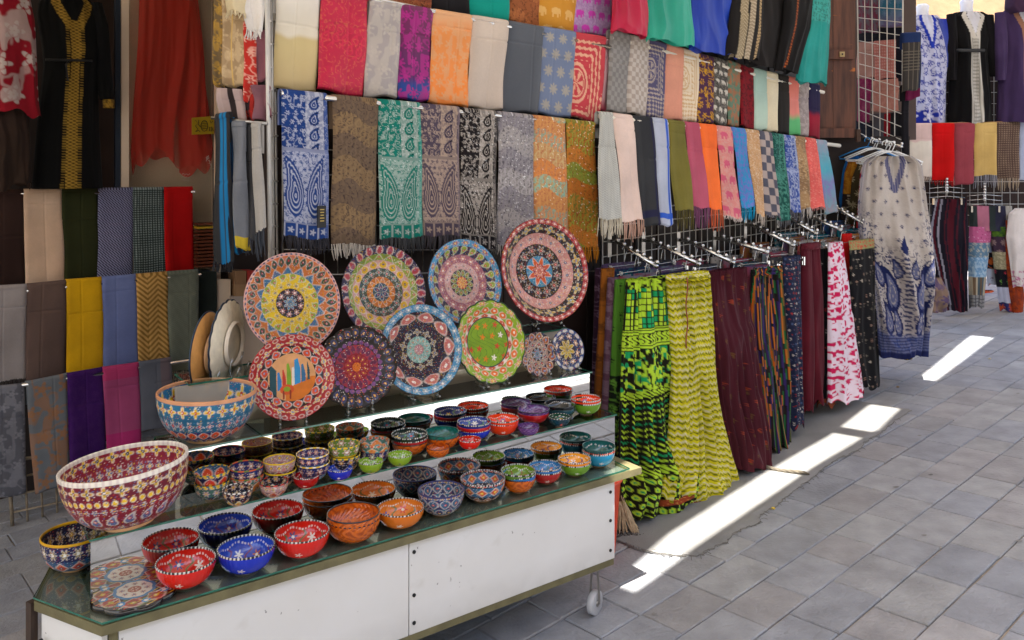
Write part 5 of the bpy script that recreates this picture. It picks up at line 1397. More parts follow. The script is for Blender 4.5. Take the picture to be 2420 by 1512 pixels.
# ---------------------------------------------------------------- plates on clear stands
def plate(lab, x, y, hpx, t, col, scal=0, lean=.26, yaw=0, wf=1.0, nrm=None, shelfz=Z3, backc='#c89858', hr=None, name="plate"):
    A = ST(0, t, 0)[:2]; pl = (A, E_)
    c = on(x, y, pl); R = hpx/2*c[1]/FP/math.cos(lean)
    h = math.atan2(M_[1], M_[0])+yaw
    n = np.array([math.cos(h)*math.cos(lean), math.sin(h)*math.cos(lean), math.sin(lean)]) if nrm is None else np.asarray(nrm, float)
    n /= np.linalg.norm(n)
    rt = np.cross([0, 0, 1], n); rt /= np.linalg.norm(rt); up = np.cross(n, rt)
    nth, nr = int(np.clip(hpx*1.5, 90, 330)), int(np.clip(hpx*.42, 26, 95))
    th = np.arange(nth)*2*pi/nth; r = np.concatenate([np.linspace(0, 1, nr), [1.0, .975], [.97, .78], np.linspace(.6, 0, 5)])
    dz = (.6 if nrm is not None else 1)*np.concatenate([.030*ss(.55, 1, np.linspace(0, 1, nr)), [.024, .019], np.array([.0185, .003]), np.array([-.012, -.012, -.012, -.012, -.012])])*R/.17*.17/.17
    dz = dz*1.0
    part = np.concatenate([np.zeros(nr), [1, 1], np.full(7, 2)])
    TH, RR = np.meshgrid(th, r); _, DZ = np.meshgrid(th, dz); _, PT = np.meshgrid(th, part)
    s_ = 1+(scal and .035*np.abs(np.cos(TH*scal))*ss(.7, 1, RR)-.02)
    X, Y = RR*s_*np.cos(TH)*R, RR*s_*np.sin(TH)*R
    P = c+X[..., None]*rt+Y[..., None]*up+(DZ*R/.17)[..., None]*n
    C = col(TH, RR, X/R, Y/R)
    C = np.where((PT == 1)[..., None], H('#1c1c28'), C); C = np.where((PT == 2)[..., None], H(backc), C)
    mb = MB(); mb.sheet(P, True, np.clip(C*1.12, .003, .82))
    # foot ring at the back
    q = MB(); F = np.array([c+math.cos(a)*rt*rr_*R+math.sin(a)*up*rr_*R-n*d_ for d_, rr_ in ((.010, .52), (.022, .50), (.022, .46), (.010, .44)) for a in th[::3]]).reshape(4, -1, 3)
    o = mb.done(name, RELIEF, None, True, True); tag(o, lab, "plate", "painted plates on clear stands")
    q.sheet(F, True); q.done("foot_ring", CLAY if backc < '#d' else WHITEFOOT, o, True)
    # clear stand
    b = c-up*R; zf = shelfz+.0125
    hz = np.array([n[0], n[1], 0]); hz /= np.linalg.norm(hz)
    sd = empty("plate_stand", (b[0], b[1], zf), "clear acrylic stand holding the "+" ".join(lab.split(",")[0].split()[:10]), "plate stand", "clear plate stands")
    sp = R*.30
    for sg_ in (-1, 1):
        m = MB(); o0 = b+rt*sp*sg_
        f0 = o0+hz*.035; f0[2] = zf+.004; f1 = o0-hz*.055; f1[2] = zf+.004
        m.tube([o0+hz*.030+up*.035, o0+hz*.024+up*.012, o0+hz*.006-up*.006, o0+hz*.012+[0, 0, -.012], o0*1.0+hz*.024+[0, 0, -.5*(b[2]-zf)], f0], .0048, 6)
        m.tube([o0+hz*.006-up*.006, o0-hz*.022, o0-hz*.04+[0, 0, -.5*(b[2]-zf)], f1], .0048, 6)
        m.tube([o0-hz*.022, o0-hz*.02+up*R*.5, o0-hz*.026+up*R*.75], .0042, 6)
        m.done("side_frame", ACRYL, sd, True)
    m = MB(); m.tube([b+rt*sp-hz*.03+[0, 0, -.004], b-rt*sp-hz*.03+[0, 0, -.004]], .0045, 6); m.done("cross_bar", ACRYL, sd, True)
    return o
def Pm(rows, base, seed=0, ds=.031, dens=.62, cols=('#d8cfc4', '#c8a420', '#b02a20', '#3c6c9c'), wk=.52):
    def f(th, r, x, y): return dots(rings(th, r, rows, base, wk), x, y, ds, seed, cols, dens)
    return f
pk = '#c08c84'
PL1 = Pm([(0, .06, '#2c6c8c', 1, 'none', '#201828', None), (.0, .15, '#1c2030', 8, 'petal', '#2c6c8c', '#c8a420'), (.15, .30, '#241824', 9, 'flow', '#9c2430', '#d8cfc4'), (.30, .44, '#c0a018', 14, 'flow', '#a8901c', '#2c4c6c'),
          (.44, .60, '#c0a41c', 16, 'pais', '#7c8c28', '#b02a20'), (.60, .74, '#a85c20', 16, 'tri', '#2c5c80', None, .5), (.74, .94, '#b05c24', 34, 'petal', '#2c3c2c', '#9c2430'), (.94, 1, pk, 60, 'circ', '#3c3050', None)], pk, 1)
PL2 = Pm([(.0, .20, '#28444c', 6, 'petal', '#1c3c5c', '#8c2430'), (.20, .34, '#a85c18', 12, 'tri', '#b8701c', '#2c4c4c'), (.34, .52, '#34443c', 14, 'star', '#3c5c5c', '#b02a20'), (.52, .70, '#b08480', 16, 'petal', '#b89018', '#3c2c3c'), (.70, .82, '#6c7c28', 18, 'tri', '#7c8c34', '#b02a20'), (.82, 1, '#241c38', 22, 'drop', '#8c2c38', None)], '#2c2438', 2)
PL3 = Pm([(.0, .14, '#b04c20', 8, 'petal', '#c89018', '#8c2420'), (.14, .32, '#20202c', 12, 'petal', '#6c7c34', '#b02a20'), (.32, .48, '#b08884', 12, 'flow', '#b08884', '#3c3c5c'), (.48, .66, '#8c5460', 16, 'flow', '#a83c24', '#d8cfc4'), (.66, .84, '#20203c', 20, 'pais', '#7c8c2c', '#b02a20'), (.84, 1, '#3c7ca0', 20, 'flow', '#8c2430', '#c8a420')], '#34304c', 3)
PL4 = Pm([(.0, .14, '#8c2820', 8, 'petal', '#b04820', '#d8cfc4'), (.14, .30, '#34708c', 8, 'tri', '#b4481c', None), (.30, .54, '#201414', 12, 'flow', '#4c3020', '#b02a20'), (.54, .74, '#b07c74', 16, 'flow', '#a86c60', '#3c4c6c'), (.74, .90, '#241818', 18, 'star', '#a88c28', '#3c6c8c'), (.90, 1, '#8c2020', 40, 'flow', '#a83c28', '#d8cfc4')], '#6c2c28', 4)
def PF1(th, r, x, y):
    c = dots(rings(th, r, [(.56, .74, '#1c1418', 16, 'petal', '#b8401c', '#3c6c9c'), (.74, .88, '#8c1418', 16, 'star', '#c09818', '#3c6c9c', .5), (.88, 1, '#941418', 30, 'circ', '#8c2c20', None)], '#8c1418'), x, y, .06, 5, dens=.4)
    d = H('#c08c5c')+0*x[..., None]
    def box(m, cc): 
        nonlocal d
        d = np.where(m[..., None], H(cc), d)
    box((y < -.12+.12*np.sin(x*4-.6)) & (x > -.15), '#b8641c'); box((x > -.52) & (x < -.36) & (y < .35-1.1*(x+.52)) & (y > -.5), '#1c4048')
    for x0, x1, y1, cc in ((-.34, -.24, .12, '#2c6ca0'), (-.22, -.14, .18, '#a83020'), (-.12, -.02, .32, '#6c8c20'), (0, .1, .22, '#c8c0b4'), (.06, .2, .4, '#2c7cac'), (.22, .32, .28, '#2c5c80'), (.36, .42, .34, '#1c4048')):
        box((x > x0) & (x < x1-.25*np.clip(y-y1+.2, 0, 1)) & (y < y1+.5*(x-x0)) & (y > -.2+.3*x), cc)
    box((np.hypot((x+.12)/.16, (y+.28)/.12) < 1), '#b8481c'); box((np.hypot((x+.12)/.08, (y+.27)/.06) < 1), '#7c8c20')
    box((np.abs(x+.2) < .02) & (y < -.3) & (y > -.5), '#7c2c14'); box((np.abs(x+.04) < .02) & (y < -.3) & (y > -.5), '#7c2c14')
    return np.where((r < .56)[..., None], d, c)
PF2 = Pm([(.0, .12, '#b85010', 8, 'petal', '#c86c10', '#20142c'), (.12, .34, '#7c1420', 12, 'circ', '#941c28', '#c8a420'), (.34, .56, '#8c2438', 20, 'petal', '#5c2040', None), (.56, .68, '#241820', 26, 'petal', '#6c3c70', None), (.70, .98, '#18100c', 26, 'circ', '#1c2450', '#c89018')], '#18100c', 6, .05, .45, ('#d8cfc4', '#b02a20', '#c87c18', '#18100c'), wk=.06)
PF3 = Pm([(.0, .12, '#9c6c70', 8, 'flow', '#8c3c40', '#d8cfc4'), (.12, .30, '#5c8880', 10, 'petal', '#6c948c', '#b05020'), (.30, .48, '#1c1420', 10, 'star', '#7c6c3c', '#2c4c6c'), (.48, .62, '#201828', 10, 'none', '#201828', None), (.62, .84, '#1c1824', 10, 'petal', '#a85c54', '#d8cfc4', .5), (.84, 1, '#3c7898', 26, 'flow', '#6c8c9c', '#d8cfc4')], '#2c3850', 7)
def PF4(th, r, x, y):
    c = rings(th, r, [(.60, .70, '#c8b8ac', 14, 'petal', '#b04c24', '#2c3468'), (.70, .86, '#708c1c', 18, 'petal', '#c8601c', '#d8cfc4'), (.84, 1, '#7c961c', 13, 'flow', '#b8381c', '#c8a41c')], '#6c8c1c')
    X, Y, i, j = cells(x, y, .26); bl = blossom(X+.3*(hsh(i, j)-.5), Y, .62, 5, .35)*(hsh(i, j, 3) < .8)*(r < .58)
    c = mixc(c, np.array([H('#b83420'), H('#d8cfc4'), H('#c86c18')])[(hsh(i, j, 9)*3).astype(int)], bl); c = mixc(c, H('#283c20'), (np.abs(np.sin(x*18+5*np.sin(y*7))) < .12)*(r < .6)*.7)
    c = np.where((np.abs(r-.6) < .012)[..., None], H('#20242c'), c)
    return np.where((r > .965)[..., None], H('#243c18'), c)
PF5 = Pm([(.0, .3, '#2c1c18', 8, 'petal', '#3c6c84', '#b02a20'), (.3, .62, '#8c7468', 8, 'star', '#2c1c18', '#b02a20'), (.62, 1, '#241820', 12, 'petal', '#8c4c28', '#3c6c9c')], '#241820', 8, .09)
PF6 = Pm([(.0, .5, '#2c2420', 8, 'petal', '#a88c20', '#283c20'), (.5, .8, '#20284c', 8, 'flow', '#a86c28', '#d8cfc4'), (.8, 1, '#2c3c68', 14, 'circ', '#b8b0a4', None)], '#20284c', 9, .09)
plate("largest left plate with a yellow paisley ring and pink border", 686, 716, 226, T3_+.09, PL1, shelfz=Z4)
plate("round plate with a dark purple rim and blue star centre", 901, 690, 210, T3_+.09, PL2, shelfz=Z4)
plate("round plate with a light blue rim and small orange star centre", 1092, 668, 196, T3_+.09, PL3, shelfz=Z4)
plate("tall standing plate with a red rim and orange eight-point star", 1275, 641, 235, T3_+.08, PL4, shelfz=Z4, yaw=-.06)
plate("red rimmed plate with a painted desert skyline and camel", 690, 891, 190, T2_+.08, PF1, yaw=-.30)
plate("black scalloped plate with a crimson centre and tulips", 843, 867, 182, T2_+.08, PF2, scal=8, yaw=-.22)
plate("blue rimmed plate with a pale pink rosette centre", 990, 826, 202, T2_+.09, PF3, yaw=-.1)
plate("lime green scalloped plate with orange and red flowers", 1153, 808, 188, T2_+.09, PF4, scal=9)
plate("small black and white plate beside the green scalloped plate", 1270, 837, 100, T2_+.09, PF5)
plate("small navy and white plate with a yellow star, rightmost on the shelf", 1340, 826, 94, T2_+.09, PF6)
tan_ = lambda th, r, x, y: rings(th, r, [(.6, 1, '#28506c', 20, 'flow', '#8c2430', '#c8a420')], '#28506c')
plate("blue rimmed plate turned away, showing its tan clay back", 495, 832, 186, .60, tan_, nrm=(-.97, .03, .03), shelfz=Z4, backc='#c89050')
plate("cream backed scalloped plate turned away beside the tan one", 545, 812, 200, .62, tan_, scal=10, nrm=(-.955, .06, .03), shelfz=Z4, backc='#e0d4bc')

# ---------------------------------------------------------------- rails of trousers and skirts
def pix(P): return CX+FP*P[0]/P[1], HY+(CZ-P[2])*FP/P[1]
GR = grid("wire_grid", on(1424, 500, PW(.012)), on(1950, 455, PW(.012)), on(1424, 1000, PW(.012)), on(1950, 800, PW(.012)), 40, 14, .0028, WIRE, "white wire grid on the wall behind the trouser rails")
grid("wire_grid", on(668, 225, PW(.012)), on(1420, 300, PW(.012)), on(668, 650, PW(.012)), on(1420, 640, PW(.012)), 30, 7, .0024, STEEL, "thin wire grid behind the paisley shawls")
ARMS = [((1445, 570), (1554, 631)), ((1525, 568), (1655, 626)), ((1608, 567), (1736, 622)), ((1693, 563), (1817, 596)), ((1766, 531), (1878, 581)),
        ((1843, 508), (1932, 553)), ((1898, 509), (1990, 544)), ((1954, 483), (2041, 528))]
ALAB = ["first chrome arm from the left, above the green black skirt", "second chrome arm, above the yellow zigzag trousers", "third chrome arm, above the maroon tiered trousers", "fourth chrome arm, above the striped trousers",
        "fifth chrome arm, above the navy floral trousers", "sixth chrome arm, above the plain maroon trousers", "seventh chrome arm, above the pink and white skirt", "last chrome arm, beside the cream kaftan"]
armpts = []
for (b, e), lab in zip(ARMS, ALAB):
    B = on(b[0], b[1], PW(.03)); k = (e[0]-CX)/FP
    t = (k*B[1]-B[0])/(N_[0]-k*N_[1]); E = np.array([B[0]+t*N_[0], B[1]+t*N_[1], 0]); E[2] = CZ-(e[1]-HY)/FP*E[1]
    armpts.append((B, E, t))
    a = empty("peg_rail", B, lab, "hanging arm", "chrome arms with stop knobs")
    mb = MB(); S = B*.88+E*.12; S[2] = B[2]; mb.tube([B-p3(N_, 0)*.03, B, S, S*.8+E*.2, E], .0105, 10); mb.done("bar", CHROME, a, True)
    mb = MB(); mb.box(B-p3(N_, 0)*.016-[0, 0, .02], (.03, .008, .13), ax3(U_)); mb.done("bracket", STEEL, a)
    for q in np.linspace(.14, .985, 7):
        P = B*(1-q)+E*q; P[2] += .019 if q > .2 else .022
        mb = MB(); mb.ball(P+[0, 0, .004], .0125, 10); mb.tube([P-[0, 0, .014], P], .004, 6); mb.done("knob", CHROME, a, True)
# a hanger with two clips: hook, bar, clips; copied along the arms
def hanger0():
    h = empty("clip_hanger", (0, 0, 0), "chrome clip hanger", "hanger", "clip hangers on the chrome arms")
    u = p3(U_, 0); n = p3(N_, 0)
    mb = MB(); mb.tube([u*(-.018)*sin(a_)*1.0+np.array([0, 0, .018*cos(a_)-.006]) for a_ in np.linspace(-1.9, 1.6, 12)], .002, 5)
    mb.tube([u*.017+[0, 0, -.008], u*.006+[0, 0, -.035], [0, 0, -.06], [0, 0, -.09]], .002, 5); mb.done("hook", CHROME, h, True)
    mb = MB(); mb.tube([u*(-.15)+[0, 0, -.095], u*(-.08)+[0, 0, -.088], [0, 0, -.09], u*.08+[0, 0, -.088], u*.15+[0, 0, -.095]], .0022, 5); mb.done("cross_bar", CHROME, h, True)
    for s in (-.12, .12):
        mb = MB(); mb.box(u*s+n*.006+np.array([0, 0, -.105]), (.014, .003, .05), ax3(U_)); mb.box(u*s-n*.006+np.array([0, 0, -.105]), (.014, .003, .05), ax3(U_))
        mb.tube([u*(s-.009)+[0, 0, -.1], u*(s+.009)+[0, 0, -.1]], .006, 8); mb.done("clip", CHROME, h)
    return h
def copy_tree(o, parent=None):
    c = o.copy(); COL.objects.link(c); c.parent = parent
    for ch in list(o.children): copy_tree(ch, c)
    return c
H0 = hanger0(); first = True
bk = ["#5c4868", "#2c4a78", "#8a5a2c", "#3c3c40", "#7a7480", "#14606c", "#8c3c4c", "#2a2a4a", "#6c7c84", "#a09890"]
ord_ = ["first", "second", "third", "fourth", "fifth", "sixth", "seventh", "last"]
pos_ = [(.30, "innermost"), (.52, "second innermost"), (.74, "second outermost"), (.965, "outermost")]
for ai, (B, E, t) in enumerate(armpts):
    for qi, (q, w) in enumerate(pos_):
        P = B*(1-q)+E*q; P[2] += .002
        if first: h = H0; first = False
        else: h = copy_tree(H0)
        h.location = tuple(P); h.rotation_euler = (0, 0, rs.uniform(-.12, .12))
        h['label'] = "%s chrome clip hanger on the %s chrome arm" % (w, ord_[ai])
    for q, w, nm in [(.16, "innermost", 0), (.38, "second", 1), (.58, "third", 2), (.78, "outermost", 3)]:
        P = B*(1-q)+E*q; off = .03+t*q; ztop = P[2]-.095
        wd = rs.uniform(.12, .155); ln = rs.uniform(.55, .85)*min(1, (ztop-gz(P[0]))/.9)
        rows = []
        for f_, ww in ((0, 1), (.4, 1.05), (1, 1.25)):
            z = ztop-ln*f_; a_ = P+p3(U_, 0)*(-wd*ww); b_ = P+p3(U_, 0)*(wd*ww); a_[2] = b_[2] = z
            rows.append((pix((a_+b_)/2)[1], pix(a_)[0], pix(b_)[0]))
        c = bk[(ai*3+nm*7) % 10]; c2 = bk[(ai*3+nm+4) % 10]
        cn = {"#5c4868": "mauve", "#2c4a78": "blue", "#8a5a2c": "ochre", "#3c3c40": "charcoal", "#7a7480": "grey lilac", "#14606c": "petrol", "#8c3c4c": "rose", "#2a2a4a": "navy", "#6c7c84": "blue grey", "#a09890": "pale grey"}[c]
        o = tubecloth("trousers", rows, PW(off), .03, (P_damask(c, c2, .05, ai*2+nm, .7), P_vine(c, c2, .03, ai), P_plain(c, c2), P_sprig(c, [c2, '#a89c8c'], .04, 5, .5, ai))[(ai+nm) % 4], 9, .008, seed=ai*7+nm, res=.7)
        tag(o, "%s coloured %s trousers hanging on the %s chrome arm" % (cn, w, ord_[ai]), "trousers", "trousers further back on the chrome arms")
def garment(nm, lab, rows, off, pat, pl=8, amp=.012, depth=(.02, .035, .045), cat="trousers", seed=1, mat=None, legs=None, extra=None, hemw=.01, res=1.1):
    amp *= 1.25; hemw *= 1.8
    if legs is None:
        o = tubecloth(nm, rows, PW(off), depth, pat, pl, amp, None, mat, seed, res, hemw=hemw); tag(o, lab, cat, "clothes at the front of the chrome arms"); return o
    r0 = empty(nm, on((rows[-1][1]+rows[-1][2])/2, rows[-1][0], PW(off)), lab, cat, "clothes at the front of the chrome arms")
    y0, xl, xr = rows[0]; xm = (xl+xr)/2; yb = legs[0][0][0]; xb0, xb1 = rows[-1][1], rows[-1][2]; xbm = (legs[0][0][1]+legs[0][0][2])/2
    tubecloth("waistband", [(y0, xl, xr), (y0+15, xl, xr)], PW(off+.004), depth[0]+.006, pat, pl, amp*.6, r0, mat, seed, res)
    ctr = (legs[0][0][1]+legs[0][0][2])/2 > (legs[1][0][1]+legs[1][0][2])/2
    for i, l in enumerate(legs):
        rt = (i == 0) == ctr
        l = [(y0+5, xm-3 if rt else xl, xr if rt else xm+3)]+l
        tubecloth("leg", l, PW(off-.012*i), depth, pat, max(4, pl//2), amp, r0, mat, seed+i, res, hemw=hemw)
    return r0
garment("skirt", "green, lime and black block printed skirt reaching the rug", [(656, 1481, 1577), (668, 1480, 1578), (700, 1478, 1584), (800, 1470, 1598), (917, 1467, 1615), (1050, 1463, 1628), (1192, 1468, 1640)], .40, P_green(), 14, .036, (.03, .05, .07), "skirt", 3, hemw=.014)
garment("trousers", "yellow, white and olive zigzag trousers with brown cuffs", [(645, 1574, 1671), (660, 1574, 1670), (760, 1582, 1676), (885, 1588, 1684)], .47, P_zig(['#c0b418', '#c4bc1c', '#c8c0a0', '#b8b01c', '#5c6014'], .034, .014, .006), 14, .030, (.03, .045), "trousers", 5, mat=FABRIC,
        legs=[[(860, 1622, 1683), (950, 1626, 1698), (1050, 1629, 1718), (1164, 1628, 1738)], [(860, 1588, 1628), (1000, 1580, 1632), (1168, 1562, 1634)]])
yt = bpy.data.objects["trousers.016"] if "trousers.016" in bpy.data.objects else None
cuf = P_sprig('#7c3418', ['#a8743c', '#a8743c'], .012, 4, .6)
for o in list(COL.objects):
    if o.get('label', '').startswith("yellow, white and olive"):
        tubecloth("cuff", [(1160, 1627, 1739), (1174, 1626, 1742)], PW(.47), .052, cuf, 4, .012, o, None, 5); tubecloth("cuff", [(1164, 1560, 1634), (1178, 1558, 1636)], PW(.458), .052, cuf, 4, .012, o, None, 6)
        mb = MB(); mb.tube([on(1623+2*sin(i), 655+i*14, PW(.525)) for i in range(13)], .0035, 5); mb.done("drawstring", plain("red_cord", '#8c4a30', .9, .4, 60), o, True)
garment("trousers", "dark maroon tiered trousers with small red flower sprays", [(636, 1673, 1760), (652, 1672, 1762), (770, 1676, 1772), (778, 1678, 1778), (935, 1693, 1788), (943, 1695, 1792), (1100, 1720, 1804)], .44, P_sprig('#431620', ['#8c3420', '#943c28', '#5c4424'], .07, 5, .34, 2, .75), 13, .030, (.025, .04, .05), seed=7)
garment("trousers", "black trousers with thin orange, green and purple stripes", [(632, 1775, 1846), (650, 1774, 1848), (800, 1776, 1852)], .40, P_vstripe(['#14100f', '#14100f', '#a85014', '#16110f', '#6c4c24', '#1c5c30', '#2c1c50', '#14100f', '#b46420'], 30, 2, .02), 10, .018,
        legs=[[(790, 1775, 1815), (900, 1784, 1826), (1062, 1800, 1834)], [(790, 1812, 1853), (900, 1822, 1858), (1054, 1832, 1862)]])
garment("trousers", "navy trousers crowded with red and white flowers", [(604, 1850, 1890), (800, 1858, 1889), (1003, 1863, 1889)], .36, P_stack((1, lambda u, v, W, L: P_sprig('#1a2038', ['#8c2c28', '#a8a098', '#3c4c6c'], .03, 6, .62, 4, .95)(u, v, W, L))), 5, .008, seed=9)
garment("trousers", "plain maroon trousers with gathered ankles", [(574, 1893, 1935), (590, 1893, 1940), (720, 1894, 1941)], .33, P_plain('#551420', '#4a101c'), 5, .009,
        legs=[[(700, 1893, 1918), (880, 1892, 1918), (968, 1896, 1912)], [(700, 1915, 1941), (880, 1918, 1942), (950, 1921, 1938)]])
garment("trousers", "black trousers with scattered red blossoms and a rust hem", [(588, 1938, 1962), (800, 1937, 1962), (944, 1936, 1964), (952, 1936, 1965)], .30, P_stack((.97, P_sprig('#0f0d12', ['#8c2028', '#a8a098'], .06, 5, .4, 5, .5)), (1, P_plain('#7c3c24'))), 4, .007, seed=11)
garment("skirt", "white tiered skirt with hot pink lip prints", [(572, 1960, 1988), (585, 1958, 1991), (740, 1957, 2008), (748, 1957, 2012), (900, 1957, 2033), (940, 1958, 2038)], .36, lambda u, v, W, L: mixc(H('#dccbd6')+0*u[..., None], H('#c01850'), ss(.5, .58, vn(u*34, v*62, 3))*ss(.25, .5, np.abs(np.sin(v*60+u*8)))), 8, .012, (.02, .04, .05), "skirt", 13)
garment("trousers", "red and teal trousers behind the pink and white skirt", [(552, 1990, 2010), (700, 1992, 2022), (870, 1994, 2030)], .27, P_stack((.4, P_plain('#b41410')), (.6, P_plain('#1c5c64')), (1, P_plain('#2c4868'))), 4, .006, seed=15)
garment("skirt", "black skirt with a flowered waistband and cream motifs", [(566, 2006, 2066), (580, 2008, 2066), (760, 2010, 2070), (914, 2016, 2072)], .34, P_stack((.06, P_vine('#8c8c5c', '#b83c30', .02)), (1, P_sprig('#0f0e11', ['#a89c8c', '#8c6c5c', '#5c564c'], .05, 6, .5, 12, .6))), 6, .009, cat="skirt", seed=17)
garment("trousers", "light green trousers with dark elephant medallions", [(660, 1455, 1486), (800, 1447, 1484), (1000, 1440, 1482), (1218, 1452, 1484)], .33, P_stack((.4, P_sprig('#4c7c24', ['#141c10', '#141c10'], .07, 6, .35, 7)), (.75, P_vine('#141c10', '#5c8c30', .05)), (1, P_sprig('#5c8c28', ['#141c10'], .06, 6, .4, 8))), 4, .009, seed=19)
garment("trousers", "plum purple trousers at the left end of the rails", [(634, 1408, 1428), (900, 1402, 1428), (1050, 1400, 1428)], .16, P_vine('#341c30', '#6c5468', .05, 3), 3, .008, seed=21)
garment("trousers", "ochre orange trousers with dark scrolls, left end of the rails", [(634, 1422, 1450), (900, 1410, 1440), (1050, 1404, 1432)], .22, P_damask('#94561a', '#3c2010', .07, 14, .6), 3, .008, seed=23)
garment("trousers", "mauve brown trousers between the ochre and the light green ones", [(656, 1438, 1460), (900, 1428, 1452), (1080, 1420, 1446)], .28, P_damask('#5c3c4c', '#8c7480', .05, 15, .6), 3, .008, seed=25)
# orange bucket and the broom beside the counter
def bucket():
    c = np.array([.372, 3.70, 0]); c[2] = gz(c[0])+.002
    b = empty("bucket", c, "bright orange plastic bucket half hidden behind the white counter", "bucket")
    th = np.arange(48)*2*pi/48
    prof = [(.0, .004), (.082, .0), (.088, .01), (.112, .33), (.122, .332), (.123, .352), (.112, .356), (.108, .345), (.085, .012), (.0, .012)]
    mb = MB(); mb.sheet(np.array([[[r*cos(a), r*sin(a), z] for a in th] for r, z in prof])+c, True); mb.done("pail", ORANGEP, b, True)
    mb = MB(); mb.tube([c+np.array([.117*cos(a), .117*sin(a), .345+.0*a]) for a in np.linspace(0, 2*pi, 30)], .0065, 6); mb.done("rim_band", ORANGEP, b, True)
bucket()
def broom():
    c = ong(1486, 1262)
    b = empty("broom", c, "worn straw broom head lying on the rug beside the orange bucket", "broom")
    mb = MB(); top = c+np.array([-.035, .05, .15])
    for i in range(46):
        e = c+np.array([rs.uniform(-.055, .05), rs.uniform(-.03, .03), .015]); s0_ = top+rs.uniform(-.016, .016, 3)
        mb.tube([s0_, (s0_+e)/2+rs.uniform(-.004, .004, 3), e], [.0022, .003, .0016], 4, False)
    mb.done("bristles", STRAW, b)
    mb = MB(); mb.tube([top+[-.01, .015, .06], top-[0, 0, .012]], [.016, .022], 10)
    mb.done("binding", plain("broom_binding", '#4c3c2c', .9), b, True)
    mb = MB()
    for i in range(30): 
        e = c+np.array([rs.uniform(-.07, .06), rs.uniform(-.05, .03), .006]); mb.tube([e, e+rs.uniform(-.02, .02, 3)*[1, 1, .3]+[0, 0, .008]], .004, 4)
    mb.done("dust_fluff", plain("grey_fluff", '#4c4844', 1, .3, 40), b)
broom()

# ---------------------------------------------------------------- wooden door and scarf panel at the right end
YD = 6.12
FD = PF(YD)
dr = empty("wooden_door", on(1982, 560, FD), "worn brown plank door standing open at the end of the scarf wall", "door")
for i, (x0, x1) in enumerate([(1936, 1968.4), (1969.4, 2021)]):
    quad("plank", [on(x0, -40, FD), on(x1, -40, FD), on(x1, 322, FD), on(x0, 322, FD)], DOORM, parent=dr, thick=.035)
for y0, y1 in ((117, 139), (303, 325)):
    quad("cross_rail", [on(1934, y0, PF(YD-.03)), on(2019, y0, PF(YD-.03)), on(2019, y1, PF(YD-.03)), on(1934, y1, PF(YD-.03))], DOORM, parent=dr, thick=.03)
q = on(1990, 128, PF(YD-.045)); mb = MB(); mb.box(q, (.036, .012, .036)); sq = mb.done("square_plate", plain("brass_square", '#b8a070', .35, .1, 9, metal=.3), dr)
mb = MB(); mb.ball(q-[0, .008, 0], .007, 8); mb.done("stud", BLACKM, sq, True)
mb = MB(); mb.box(on(2028, 320, PF(YD-.03)), (.03, .02, .09)); mb.done("hinge", plain("rusty_hinge", '#4a3020', .6, .3, 20), dr)
quad("lower_wall", [on(1930, 322, PF(YD+.05)), on(2150, 322, PF(YD+.05)), on(2150, 800, PF(YD+.05)), on(1930, 800, PF(YD+.05))], DARK, "dark boarding under and beside the wooden door", "wall", thick=.05)
quad("backing_board", [on(2020, -60, PF(6.95)), on(2165, -60, PF(6.95)), on(2165, 330, PF(6.95)), on(2020, 330, PF(6.95))], plain("brown_backing", "#4a3c38", .8), "brown backing board behind the scarves of the wire grid panel", "wall", thick=.04)  # brown backing added to close the gaps behind the grid
A_ = V2(2.73, 6.58); D1 = V2(.297, -.955)
MP = (A_, D1)
def onp(x, y, o=0.0): 
    n = V2(D1[1], -D1[0])
    return on(x, y, (A_+o*n, D1))
pn = grid("wire_grid", onp(2026, -40), onp(2134, -40), onp(2034, 560), onp(2131, 640), 6, 22, .0032, WIRE, "white wire grid panel with scarves clipped behind it")
mpo = lambda o: (A_+o*V2(D1[1], -D1[0]), D1)
GP = "scarves clipped behind the white wire panel"
for (t, b, lab, pat) in [
    ((2024, 2072, -60, -60), (2024, 2071, 78, 76), "maroon and grey scarf at the top left of the wire panel", P_damask('#6c3048', '#5c5c68', .07, 31)),
    ((2075, 2130, -60, -60), (2075, 2128, 64, 62), "blue, teal and lilac shaded scarf behind the wire panel", P_damask('#3c4c7c', '#7080a0', .07, 32, .5, base=P_ombre((0, '#4c6c8c'), (.6, '#2c6480'), (1, '#64587c')))),
    ((2024, 2062, 95, 93), (2024, 2061, 186, 184), "pale pink scarf behind the wire panel, upper left", P_plain('#b08880')),
    ((2063, 2114, 92, 88), (2063, 2114, 188, 184), "salmon scarf with pale diamonds behind the wire panel", P_lattice('#b87068', '#c8948c', .05)),
    ((2024, 2056, 182, 180), (2024, 2052, 290, 288), "magenta scarf behind the wire panel", P_damask('#7c2050', '#8c3c60', .06, 33)),
    ((2061, 2118, 186, 180), (2060, 2118, 266, 262), "peach pink scarf lower on the wire panel", P_damask('#b87c70', '#c49488', .05, 34, .6)),
    ((2020, 2062, 280, 280), (2020, 2062, 420, 420), "dark blue cloth at the bottom of the wire panel", P_plain('#1c2030')),
    ((2060, 2090, 264, 262), (2060, 2090, 420, 420), "grey cloth at the bottom of the wire panel", P_plain('#54545c')),
    ((2088, 2104, 264, 262), (2088, 2104, 420, 420), "narrow red cloth at the bottom of the wire panel", P_plain('#8c1020')),
    ((2102, 2128, 262, 260), (2102, 2128, 440, 440), "black cloth at the bottom right of the wire panel", P_plain('#14141a'))]:
    dy = .05 if t[2] < 250 else .09
    cloth("scarf", lab, "scarf", GP, t, b, mpo(-dy), mpo(-dy), pat, back=0, fold=.004)
